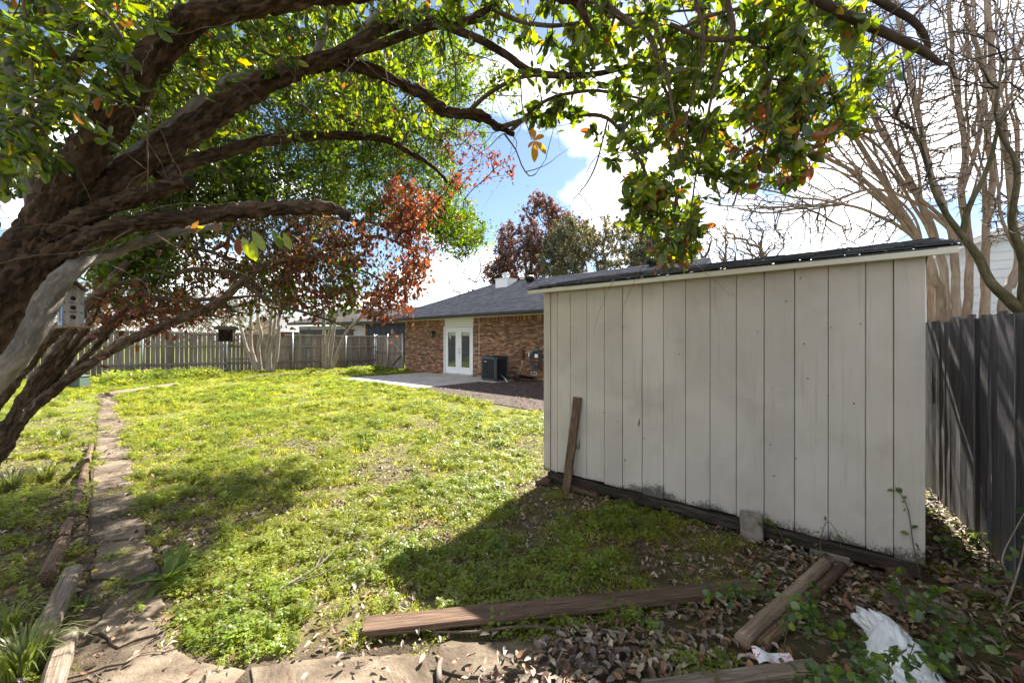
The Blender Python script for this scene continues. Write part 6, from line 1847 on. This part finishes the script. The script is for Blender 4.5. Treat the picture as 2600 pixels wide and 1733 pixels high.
board('timber', G(1640, 1752, 0.03), G(2075, 1696, 0.035), 0.075, 0.06, UPF, M['oldwood'], None, 10, 0.008, 0.012, label='weathered grey timber at the bottom edge under the logs', cat='timber')
EDG = 'rotting timbers edging the left bed'
board('timber', G(98, 1640, 0.07), G(186, 1448, 0.07), 0.088, 0.075, UPF, M['oldwood'], None, 10, 0.006, 0.014, label='square weathered timber edging the path, longest at lower left', cat='timber', group=EDG)
board('timber', G(118, 1790, 0.05), G(172, 1612, 0.05), 0.08, 0.07, UPF, M['oldwood'], None, 8, 0.006, 0.014, label='timber at the bottom left corner under the strap leaves', cat='timber', group=EDG)
log_part('timber', G(118, 1470, 0.045), G(160, 1372, 0.05), 0.05, 0.04, M['rotwood'], seed=4, label='crumbling rotten timber end above the square timber', cat='timber', group=EDG)
log_part('timber', G(160, 1364, 0.045), G(178, 1318, 0.05), 0.035, 0.028, M['rotwood'], seed=5, label='small rotted stump of timber beside the path weeds', cat='timber', group=EDG)
log_part('timber', G(183, 1310, 0.03), G(232, 1130, 0.05), 0.035, 0.03, M['rotwood'], seed=6, label='thin rotted timber running up the left path edge', cat='timber', group=EDG)
log_part('log', G(272, 1002, 0.06), G(452, 976, 0.06), 0.07, 0.06, M['log'], seed=7, label='long log edging on the lawn before the back fence', cat='log')
board('timber', G(215, 1165, 0.0), G(222, 1168, 0.24), 0.045, 0.04, Vector((0, -1, 0)), M['oldwood'], None, 4, 0.003, label='short upright edging stake beside the path', cat='stake')
def stone_edging():
    a, b_ = G(620, 962), G(900, 944)
    t = thing('stone_edging', a.lerp(b_, 0.5), 'low row of flat edging stones along the back fence bed', 'edging')
    n = 11
    for k in range(n):
        p0 = a.lerp(b_, k / n + 0.004); p1 = a.lerp(b_, (k + 1) / n - 0.006)
        off = Vector((0, 0, 0.04 + 0.02 * math.sin(k * 2.3)))
        board('edging_stone', p0 + off, p1 + off, 0.16, 0.11, UPF, M['stone'], t, 3, 0.03, 0.03, seed=k)
stone_edging()
def rock(name, px, py, rx, ry, rz, mat, label, cat, seed=0, group=None, h=0.0):
    bm = bmesh.new(); bmesh.ops.create_icosphere(bm, subdivisions=3, radius=1)
    for v in bm.verts:
        k = 1 + 0.28 * mnoise.noise(v.co * 1.3 + Vector((seed, 0, 0))) + 0.10 * mnoise.noise(v.co * 4)
        v.co = Vector((v.co.x * rx * k, v.co.y * ry * k, max(-0.5, min(0.62, v.co.z)) * rz * 1.5 * k))
    me = bpy.data.meshes.new(name); bm.to_mesh(me); bm.free()
    o = part(me, name, mat, None, Matrix.Translation(G(px, py, rz * 0.25 + h)) @ Matrix.Rotation(seed, 4, 'Z'), label=label, cat=cat, group=group)
    return o
rock('rock', 2290, 1530, 0.15, 0.10, 0.05, M['stone'], 'flat brown stone above the white plastic bag', 'stone', 1, 'flat stones by the bag')
rock('rock', 2385, 1548, 0.15, 0.09, 0.045, M['stone'], 'long pitted stone to the right of the flat brown stone', 'stone', 2, 'flat stones by the bag')
rock('rock', 2470, 1500, 0.10, 0.07, 0.04, M['stone'], 'sunlit stone nearest the dark fence', 'stone', 3, 'flat stones by the bag')
def block(c, size, yaw, tilt, mat, label, cat, group=None, name='concrete_block', bev=0.008):
    me = MB().box((0, 0, 0), size, None, bev).mesh(name)
    for v in me.vertices: v.co += Vector(mnoise.noise_vector(v.co * 9)) * 0.004
    return part(me, name, mat, None, Matrix.Translation(Vector(c)) @ Matrix.Rotation(yaw, 4, 'Z') @ Matrix.Rotation(tilt, 4, 'Y'), label=label, cat=cat, group=group)
yw = math.atan2(D1.y, D1.x)
block(S(0.99, 0.10, 0.115), (0.16, 0.055, 0.23), yw, 0.05, M['cement'], 'upright concrete paver propped against the shed skid', 'block')
block(S(0.50, -0.02, 0.02), (0.24, 0.14, 0.07), yw, 0.0, M['cement'], 'flat concrete block wedged under the shed near the logs', 'block')
block(S(0.12, 0.02, 0.01), (0.10, 0.12, 0.15), yw + 0.4, 0.6, M['rotwood'], 'split wood chock under the near shed corner', 'wood chock', name='wood_chock')
block(S(3.06, 0.02, 0.025), (0.15, 0.1, 0.06), yw, 0.0, M['rotwood'], 'dark wood block under the far left shed corner', 'wood block', name='wood_block')
block(G(1380, 1222, 0.03), (0.17, 0.08, 0.05), yw + 0.25, 0.1, M['rotwood'], 'small wood offcut lying in the grass at the far shed corner', 'wood block', name='wood_block')
board('board_offcut', G(1452, 1234, 0.05), G(1518, 1258, 0.02), 0.09, 0.04, UPF, M['rotwood'], None, 5, 0.006, label='short board offcut tucked under the shed behind the leaning plank', cat='board')

def bag():
    t = G(2280, 1650, 0.05)
    bm = bmesh.new(); bmesh.ops.create_icosphere(bm, subdivisions=5, radius=1)
    a, b_ = G(2205, 1572, 0.08), G(2345, 1762, 0.06)
    d = (b_ - a); L = d.length; d.normalize(); s = d.cross(ZUP).normalized(); c = a.lerp(b_, 0.5)
    for v in bm.verts:
        q = v.co.copy()
        u = q.x
        wd = 0.075 + 0.055 * (u + 1) / 2 + 0.02 * math.sin(u * 5)
        k = 0.14 * mnoise.noise(q * 2.2) + 0.14 * (1 - abs(mnoise.noise(q * 3.4 + Vector((4, 0, 0)))) * 2) + 0.07 * (1 - abs(mnoise.noise(q * 8)) * 2)
        q *= 1 + k * 1.3
        v.co = c + d * (q.x * L * 0.52) + s * (q.y * wd + 0.03 * math.sin(q.x * 3)) + ZUP * (max(q.z, -0.35) * 0.085)
    me = bpy.data.meshes.new('plastic_bag'); bm.to_mesh(me); bm.free()
    for p in me.polygons: p.use_smooth = True
    m, nt, bs = newmat('white_plastic_film')
    n = noise_tex(nt, position(nt), 14, 4, 0.6, 0.8)
    c_ = ramp(nt, [(0.3, (0.72, 0.74, 0.78)), (0.7, (0.86, 0.87, 0.88))], n)
    nt.links.new(c_, bs.inputs['Base Color']); bs.inputs['Roughness'].default_value = 0.35
    bs.inputs['Subsurface Weight'].default_value = 0.2; bs.inputs['Subsurface Radius'].default_value = (0.02, 0.02, 0.02)
    bump(nt, bs, n, 0.5, 0.02)
    part(me, 'plastic_bag', m, None, label='crumpled white plastic bag lying among the vines', cat='bag')
bag()
def paper():
    m, nt, bs = newmat('printed_wrapper')
    co = coord(nt)
    w = nd(nt, 'ShaderNodeTexWave', wave_type='RINGS'); w.inputs['Scale'].default_value = 22; w.inputs['Distortion'].default_value = 9; w.inputs['Detail'].default_value = 1
    nt.links.new(co, w.inputs['Vector'])
    n = noise_tex(nt, co, 26, 2)
    k = math_n(nt, 'MULTIPLY', maprange(nt, noise_tex(nt, co, 70, 2, 0.5, 1.5), 0.52, 0.56), maprange(nt, n, 0.46, 0.52))
    nt.links.new(mixc(nt, (0.74, 0.74, 0.76), (0.55, 0.05, 0.06), k), bs.inputs['Base Color']); bs.inputs['Roughness'].default_value = 0.4
    V, F = [], []
    for j in range(7):
        for i in range(11):
            x, y = i / 10 * 0.17, j / 6 * 0.07
            V.append((x, y - x * 0.12, 0.02 + 0.03 * mnoise.noise(Vector((x * 14, y * 20, 0))) + y * 0.25))
    for j in range(6):
        for i in range(10): F.append((j * 11 + i, j * 11 + i + 1, j * 11 + i + 12, j * 11 + i + 11))
    me = bpy.data.meshes.new('paper_wrapper'); me.from_pydata(V, [], F)
    for p in me.polygons: p.use_smooth = True
    part(me, 'paper_wrapper', m, None, Matrix.Translation(G(1928, 1694, 0.02)) @ Matrix.Rotation(0.0, 4, 'Z'), label='torn white wrapper with red print behind the bottom timber', cat='wrapper')
paper()
def stick(label, rows, mat='twig_pale', side=(), name='fallen_branch', cat='branch', n=7):
    """rows (px, py, height above ground, diameter m)"""
    t = thing(name, G(rows[0][0], rows[0][1]), label, cat)
    def one(rs, nm):
        pts = [(*G(x, y, 0)[:2], G(x, y, 0).z + h, w / 2) for x, y, h, w in rs]
        c = catmull(pts, 0.04)
        V, Q, B_ = limb_mesh(c, n, 0.2, len(rs) + rs[0][0] * 0.01)
        part(mesh_np(nm, V, Q, vecs=B_, smooth=True), nm, M[mat], t)
    one(rows, 'stem')
    for s in side: one(s, 'side_twig')
    return t
stick('long crooked brown stick on the path at lower left', [(170, 1738, 0.03, 0.013), (235, 1722, 0.034, 0.014), (270, 1708, 0.034, 0.015), (315, 1700, 0.034, 0.013), (345, 1676, 0.03, 0.013), (380, 1642, 0.036, 0.012), (425, 1622, 0.03, 0.009), (462, 1598, 0.03, 0.006)], 'twig', ([(345, 1676, 0.03, 0.006), (390, 1668, 0.03, 0.004), (430, 1670, 0.03, 0.002)], [(235, 1722, 0.03, 0.006), (260, 1740, 0.03, 0.004)]))
stick('dry forked fallen branch with fine twigs on the sunny lawn', [(664, 1532, 0.03, 0.016), (735, 1500, 0.05, 0.014), (800, 1468, 0.07, 0.012), (850, 1430, 0.10, 0.009), (880, 1405, 0.14, 0.006), (900, 1390, 0.24, 0.003)], 'bark_grey', (
    [(735, 1500, 0.05, 0.011), (810, 1486, 0.07, 0.009), (880, 1455, 0.09, 0.007), (960, 1430, 0.12, 0.005), (1010, 1400, 0.15, 0.003)],
    [(800, 1468, 0.07, 0.007), (840, 1420, 0.15, 0.005), (870, 1390, 0.24, 0.003), (880, 1385, 0.34, 0.002)],
    [(850, 1430, 0.1, 0.006), (900, 1420, 0.14, 0.004), (940, 1395, 0.18, 0.002)],
    [(880, 1455, 0.09, 0.005), (920, 1425, 0.15, 0.003), (950, 1405, 0.2, 0.002)],
    [(880, 1405, 0.14, 0.005), (905, 1420, 0.25, 0.003), (900, 1425, 0.38, 0.002)]), n=6)
stick('thin brown stick in front of the long plank', [(1095, 1616, 0.03, 0.014), (1200, 1622, 0.04, 0.015), (1330, 1612, 0.05, 0.016), (1460, 1618, 0.04, 0.014), (1590, 1624, 0.03, 0.01)], 'twig', ([(1570, 1620, 0.03, 0.01), (1600, 1602, 0.04, 0.009), (1660, 1582, 0.05, 0.006), (1760, 1560, 0.05, 0.004)],))
stick('short dark stick stump lying across the front flagstone', [(1120, 1690, 0.035, 0.024), (1114, 1718, 0.04, 0.027), (1117, 1752, 0.04, 0.03)], 'twig_mid', (), 'stick', 'stick')

# ------------------------------------------------------------------ plants one can point at
def strap_clump(px, py, n, h, col, label, seed, spread=0.9, w=0.009):
    c = G(px, py)
    t = thing('strap_leaf_plant', c, label, 'plant', 'strap leaved clumps in the left bed')
    rr = np.random.default_rng(seed); V, F, C = [], [], []
    for i in range(n):
        a = rr.random() * 6.283; q = rr.random() * 0.06
        d = Vector((math.cos(a), math.sin(a), 0)); s = Vector((-d.y, d.x, 0)); L = h * rr.uniform(0.6, 1.2); le = spread * rr.uniform(0.25, 1.1)
        b = c + d * q; o = len(V); m = 6; cc = np.array(col) * rr.uniform(0.7, 1.35)
        for k in range(m):
            f = k / (m - 1)
            p = b + d * (L * le * f ** 1.4) + ZUP * (L * (math.sin(min(1, f * 1.05) * (1.4 + le)) * 0.72))
            ww = w * (1 - 0.9 * f ** 3) * 0.5
            V += [(p - s * ww)[:], (p + s * ww)[:]]; C += [cc, cc]
        for k in range(m - 1): F.append((o + 2 * k, o + 2 * k + 1, o + 2 * k + 3, o + 2 * k + 2))
    part(mesh_np('blades', np.array(V), np.array(F), np.array(C), smooth=True), 'blades', M['grass'], t, kind='stuff')
strap_clump(55, 1720, 130, 0.26, (0.13, 0.19, 0.075), 'bright strap leaved clump at the bottom left corner', 1)
strap_clump(20, 1610, 60, 0.2, (0.09, 0.15, 0.06), 'small strap leaved clump above the corner clump at the left edge', 2)
strap_clump(115, 1225, 110, 0.26, (0.035, 0.062, 0.04), 'dark strap leaved clump in dappled shade by the path', 3, 1.1)
strap_clump(30, 1245, 90, 0.26, (0.03, 0.055, 0.04), 'dark strap leaved clump at the left edge behind the weeds', 4, 1.1)
strap_clump(160, 1120, 70, 0.24, (0.05, 0.09, 0.035), 'green strap leaved clump farthest back in the left bed', 5, 1.0)
def dandelion(px, py, n, L, label, seed, up=0.5):
    c = G(px, py, 0.01)
    t = thing('dandelion', c, label, 'weed', 'broad leaved weeds')
    rr = random.Random(seed)
    for i in range(n):
        a = 2 * math.pi * i / n + rr.uniform(-0.2, 0.2); l = L * rr.uniform(0.7, 1.15); th = up * rr.uniform(0.4, 1.5)
        d = Vector((math.cos(a), math.sin(a), 0)); s = Vector((-d.y, d.x, 0)); V, F, C = [], [], []
        m = 9; cc = np.array((0.095, 0.17, 0.035)) * rr.uniform(0.8, 1.3)
        for k in range(m):
            f = k / (m - 1)
            w = l * (0.05 + 0.17 * math.sin(math.pi * min(1, f * 0.86 + 0.08)) ** 1.2) * (1.0 if k % 2 else 0.62) * (1 if k < m - 1 else 0.1)
            p = c + d * (l * f * math.cos(th * (1 - f * 0.7))) + ZUP * (l * (math.sin(th) * f - 0.28 * f * f))
            V += [(p - s * w * 0.5 + ZUP * w * 0.2)[:], p[:], (p + s * w * 0.5 + ZUP * w * 0.2)[:]]; C += [cc, cc * 1.3, cc]
        for k in range(m - 1):
            for j in (0, 1): F.append((3 * k + j, 3 * k + j + 1, 3 * k + j + 4, 3 * k + j + 3))
        part(mesh_np('leaf', np.array(V), np.array(F), np.array(C), smooth=True), 'leaf', M['grass'], t)
dandelion(424, 1474, 13, 0.24, 'big toothed leaf rosette growing at the path edge', 1, 0.7)
dandelion(1320, 1590, 6, 0.12, 'small toothed leaf weed growing before the plank', 2, 0.9)
dandelion(955, 1275, 4, 0.16, 'upright pale leaf weed in the sunny lawn', 3, 1.2)
dandelion(215, 1540, 6, 0.13, 'leafy weed between timber and path stones', 4, 0.6)
def flower(px, py, label, h):
    c = G(px, py); t = thing('dandelion_flower', c, label, 'flower', 'yellow flowers in the left bed')
    part(MB().tube([c, c + ZUP * h], 0.002, 5), 'flower_stem', M['leaf_stem'], t)
    part(MB().lathe(c + ZUP * h, [(0.001, -0.004), (0.016, 0.002), (0.018, 0.006), (0.008, 0.009), (0.001, 0.009)], 14), 'flower_head', M['yellow'], t)
M['leaf_stem'] = M_plain('green_stem', (0.10, 0.16, 0.04), 0.6)
M['yellow'] = M_plain('yellow_petals', (0.75, 0.48, 0.02), 0.6)
for (x, y, l) in ((40, 1150, 'yellow dandelion flower furthest left in the bed'), (85, 1160, 'yellow dandelion flower beside the leftmost one'), (240, 1472, 'yellow dandelion flower by the square timber'), (420, 1124, 'lone yellow dandelion flower on the lawn edge')): flower(x, y, l, 0.06)

def vine(label, rows, n_leaf, leaf, seed, name='vine', pal=None, mat='twig', branches=(), droop=0.2, group='leafy vines by the shed'):
    """rows: (point, radius); leaves set along the stems"""
    t = thing(name, rows[0][0], label, 'vine', group)
    rr = np.random.default_rng(seed)
    pos, ax = [], []
    for k, rs in enumerate((rows,) + tuple(branches)):
        c = catmull([(*p, r) for p, r in rs], 0.03)
        V, Q, B_ = limb_mesh(c, 5, 0.1, seed)
        part(mesh_np('stem', V, Q, vecs=B_, smooth=True), 'stem', M[mat], t)
        m = n_leaf if k == 0 else max(3, n_leaf // 2)
        i = rr.integers(1, len(c), m)
        pos.append(c[i, :3]); d = rr.normal(0, 1, (m, 3)); d[:, 2] -= droop; ax.append(d)
    pos, ax = np.vstack(pos), np.vstack(ax); m = len(pos)
    nr = rr.normal(0, .6, (m, 3)); nr[:, 2] += 1.0
    ln = leaf * rr.uniform(0.6, 1.25, m)
    pal = pal or [(0.065, 0.115, 0.03), (0.09, 0.15, 0.035), (0.13, 0.18, 0.035), (0.045, 0.085, 0.03)]
    cl = np.array(pal)[rr.integers(0, len(pal), m)] * rr.uniform(.75, 1.3, (m, 1))
    big_leaves(t, pos + ax / np.linalg.norm(ax, axis=1)[:, None] * 0.012, ax, nr, ln, ln * 0.85, cl)
def gp(px, py, h): return G(px, py, h)[:]
vine('vine climbing the near right shed corner', [((S(0.02, 0.06, 0.0))[:], .004), (S(0.06, 0.06, 0.25)[:], .0035), (S(0.09, 0.05, 0.5)[:], .003), (S(0.15, 0.05, 0.62)[:], .0015)], 12, 0.04, 1)
vine('vine with dark leaves on the shed foot beside the paver', [(S(0.72, 0.12, 0.0)[:], .004), (S(0.80, 0.09, 0.12)[:], .003), (S(0.86, 0.07, 0.2)[:], .002), (S(0.9, 0.1, 0.15)[:], .001)], 14, 0.05, 2)
vine('thin vine looping up the shed foot above the logs', [(gp(2120, 1450, 0.0), .004), (S(0.55, 0.12, 0.1)[:], .003), (S(0.52, 0.07, 0.28)[:], .0025), (S(0.47, 0.09, 0.26)[:], .0015), (S(0.42, 0.12, 0.12)[:], .001)], 12, 0.035, 3)
VG = [('leafy vine trailing over the far ends of the logs', (2090, 1470), (2010, 1560), (1990, 1640)), ('leafy vine sprawling between the logs and the bag', (2060, 1560), (2140, 1600), (2210, 1690)), ('leafy vine in front of the white bag', (2180, 1640), (2230, 1700), (2270, 1740)),
      ('leafy vine right of the white bag', (2400, 1600), (2380, 1660), (2440, 1730)), ('leafy vine between bag and fence', (2460, 1560), (2480, 1630), (2560, 1690)), ('leafy vine at the bottom edge right of the timber', (2060, 1690), (2110, 1710), (2160, 1745)),
      ('leafy vine over the flat stones', (2240, 1480), (2330, 1510), (2440, 1560)), ('leafy vine reaching over the plank end', (1990, 1520), (1900, 1500), (1850, 1480)), ('leafy vine in the sunny gap by the fence', (2370, 1330), (2420, 1400), (2500, 1480))]
for k, (lab, a, b_, c) in enumerate(VG):
    rr = random.Random(k)
    hh = 0.12 + 0.12 * rr.random()
    br = tuple([(gp(*b_, hh), .002), (gp(b_[0] + rr.uniform(-80, 80), b_[1] + rr.uniform(-60, 60), hh * 1.3), .0015), (gp(b_[0] + rr.uniform(-120, 120), b_[1] + rr.uniform(-60, 70), hh * rr.uniform(.6, 1.6)), .001)] for _ in range(3))
    vine(lab, [(gp(*a, 0.0), .0035), (gp((a[0] + b_[0]) / 2, (a[1] + b_[1]) / 2, hh * 0.8), .003), (gp(*b_, hh), .003), (gp(*c, hh * 0.6), .0015)], 34, 0.04, 30 + k, branches=br)
def sapling():
    d = 2.35
    rows = [(P(2500, 1660, d)[:], .008), (P(2545, 1560, d)[:], .007), (P(2575, 1480, d)[:], .006), (P(2600, 1390, d)[:], .005), (P(2610, 1300, d)[:], .003)]
    br = ([(P(2575, 1480, d)[:], .005), (P(2545, 1420, d)[:], .004), (P(2580, 1340, d)[:], .003), (P(2620, 1270, d)[:], .002)],
          [(P(2545, 1560, d)[:], .004), (P(2590, 1530, d)[:], .003), (P(2640, 1520, d)[:], .002)],
          [(P(2560, 1520, d)[:], .003), (P(2520, 1470, d)[:], .002), (P(2470, 1440, d)[:], .001)])
    vine('twiggy sapling with small bright leaves at the right edge', rows, 26, 0.035, 77, 'sapling', [(0.12, 0.17, 0.03), (0.09, 0.14, 0.03)], 'twig_pale', br, group=None)
sapling()

# ------------------------------------------------------------------ birdhouse, feeder, utility box
def birdhouse():
    d = 2.72
    c = P(186, 826, d)
    t = thing('birdhouse', c, 'tall weathered birdhouse with three round holes behind the grey stem', 'birdhouse')
    w, h, dp = 0.088, 0.235, 0.10
    yaw = 1.05
    X = Vector((math.cos(yaw), math.sin(yaw), 0)); Y = Vector((-X.y, X.x, 0))
    ax = (X, Y, ZUP)
    # front with three holes, built as a plate of rings
    fr = MB(); holes = [0.055, 0.118, 0.180]
    front = lambda x, z, y=0.0: c + X * x + Y * y + ZUP * z
    edges = [0.0] + [0.0865, 0.149] + [h]
    for k, hz in enumerate(holes):
        z0, z1 = edges[k], edges[k + 1]
        n = 24; r = 0.0145; ring, outer = [], []
        for q in range(n):
            a = 2 * math.pi * q / n
            ring.append((math.cos(a) * r, hz + math.sin(a) * r))
            dx, dz = math.cos(a), math.sin(a)
            tx = (w / 2) / abs(dx) if abs(dx) > 1e-6 else 9; tz = ((z1 - hz) if dz > 0 else (hz - z0)) / abs(dz) if abs(dz) > 1e-6 else 9
            f = min(tx, tz); outer.append((dx * f, hz + dz * f))
        vs = [front(*p) for p in ring] + [front(*p) for p in outer] + [front(p[0], p[1], 0.012) for p in ring]
        fs = [(q, (q + 1) % n, n + (q + 1) % n, n + q) for q in range(n)] + [(q, 2 * n + q, 2 * n + (q + 1) % n, (q + 1) % n) for q in range(n)]
        fr.add(vs, fs)
    fr.prism([front(-w / 2, h), front(w / 2, h), front(0, h + 0.045)], Y * 0.012)
    fr_o = part(fr, 'front_panel', M_wood('bleached_wood', (0.20, 0.18, 0.155), (0.40, 0.37, 0.325), (0.55, 0.52, 0.47)), t)
    part(MB().box(front(0, h / 2, 0.03), (w - 0.01, 0.004, h - 0.02), ax), 'hole_shade', M['black'], t)  # black plate added behind the holes, painting the shade of the inside
    blue = M_plain('blue_metal', (0.20, 0.28, 0.42), 0.5, 0.2, 0.2)
    for s in (-1, 1):
        part(MB().box(front(s * (w / 2 + 0.004), h / 2, dp / 2), (0.008, dp, h), ax), 'side_panel', blue, t)
    part(MB().box(front(-w / 2 - 0.010, h / 2 - 0.01, dp * 0.45), (0.006, 0.018, h * 0.7), ax), 'side_slot', M['tan'], t)
    part(MB().box(front(0, h / 2, dp), (w, 0.01, h), ax), 'back_panel', M['oldwood'], t)
    part(MB().box(front(0.012, -0.010, 0.035), (w + 0.055, dp + 0.06, 0.016), ax, 0.002), 'floor', M['log'], t)
    for s in (-1, 1):
        q = front(s * 0.034, h + 0.028, dp / 2 - 0.01); sl = math.atan2(0.045, w / 2)
        axr = ((X * math.cos(sl) - ZUP * math.sin(sl) * s), Y, (ZUP * math.cos(sl) + X * math.sin(sl) * s))
        part(MB().box(q, (0.085, dp + 0.05, 0.01), axr), 'roof_board', M['rotwood'], t)
    for hz in (0.088, 0.150):
        part(MB().tube([front(-0.02, hz, -0.002), front(0.0, hz + 0.003, -0.003), front(0.02, hz, -0.002)], 0.0022, 5), 'perch', M['black'], t)
birdhouse()
def feeder():
    d = 5.4
    c = P(576, 866, d)
    t = thing('bird_feeder', c, 'small dark wooden bird feeder hanging before the back fence', 'bird feeder')
    w = 0.165
    rot = 0.35; X = Vector((math.cos(rot), math.sin(rot), 0)); Y = Vector((-X.y, X.x, 0)); ax = (X, Y, ZUP)
    part(MB().box(c, (w + 0.07, w + 0.05, 0.014), ax, 0.003), 'tray', M['rotwood'], t)
    for sx in (-1, 1): part(MB().box(c + X * sx * (w / 2 - 0.006) + ZUP * 0.085, (0.012, w * 0.7, 0.155), ax), 'side_panel', M['rotwood'], t)
    for sy in (-1, 1): part(MB().box(c + Y * sy * (w * 0.35 - 0.004) + ZUP * 0.085, (w - 0.026, 0.006, 0.15), ax), 'panel', M['darkwood'], t)
    part(MB().box(c + ZUP * 0.05, (w - 0.03, w * 0.5, 0.09), ax), 'seed', M['log'], t)
    for s in (-1, 1):
        axr = (X, (Y * 0.94 - ZUP * 0.34 * s), (ZUP * 0.94 + Y * 0.34 * s))
        part(MB().box(c + Y * s * 0.05 + ZUP * 0.175, (w + 0.07, 0.125, 0.012), axr), 'roof_board', M['oldwood'], t)
    top = P(576, 752, 3.75)
    part(MB().tube([c + ZUP * 0.19, c + ZUP * 0.62, Vector((top.x, top.y, top.z)) * 0.25 + (c + ZUP * 0.62) * 0.75 + ZUP * .1], 0.0025, 5), 'hanger', M['black'], t)
feeder()
def utility():
    c = G(203, 986)
    t = thing('utility_box', c, 'dark green utility box behind the stems by the back fence', 'utility box')
    m = M_plain('utility_green', (0.05, 0.085, 0.06), 0.6)
    a, b_ = 0.17, 0.13
    base = [c + Vector((x * a, y * a, 0)) for x, y in ((-1, -1), (1, -1), (1, 1), (-1, 1))]; top = [c + Vector((x * b_, y * b_, 0.34)) for x, y in ((-1, -1), (1, -1), (1, 1), (-1, 1))]
    part(MB().add(base + top, [(3, 2, 1, 0), (0, 1, 5, 4), (1, 2, 6, 5), (2, 3, 7, 6), (3, 0, 4, 7), (4, 5, 6, 7)]), 'body', m, t)
    part(MB().box(c + ZUP * 0.36, (0.3, 0.3, 0.05), None, 0.015), 'lid', m, t)
utility()

for (x, y0, y1, w) in ((1625, 1060, 1086, 4), (1473, 1112, 1160, 4), (1467, 1120, 1158, 4), (1588, 1162, 1172, 3), (1637, 1098, 1104, 4), (2310, 870, 872, 14), (2176, 873, 882, 4), (2184, 872, 880, 4), (2100, 1000, 1006, 6), (2092, 1001, 1004, 4)):
    # find the wall point at that pixel
    r = (x - CX) / FPX
    u = (SR.x - r * SR.y) / (r * D1.y - D1.x) if abs(r * D1.y - D1.x) > 1e-6 else 0
    dep = (SR + D1 * u).y
    za, zb = CAMH + (CY - y1) / FPX * dep, CAMH + (CY - y0) / FPX * dep
    lean = 0.012 if y1 - y0 > 15 else 0.0
    c0, c1 = S(u + lean, 0.0082, za), S(u, 0.0082, zb)
    ww = w / FPX * dep * 0.5
    part(MB().add([c0, S(u + lean * .6 - ww, 0.0084, za * .6 + zb * .4), c1, S(u + lean * .6 + ww, 0.0084, za * .5 + zb * .5)], [(0, 1, 2, 3)]), 'gouge', M['black'], shed)
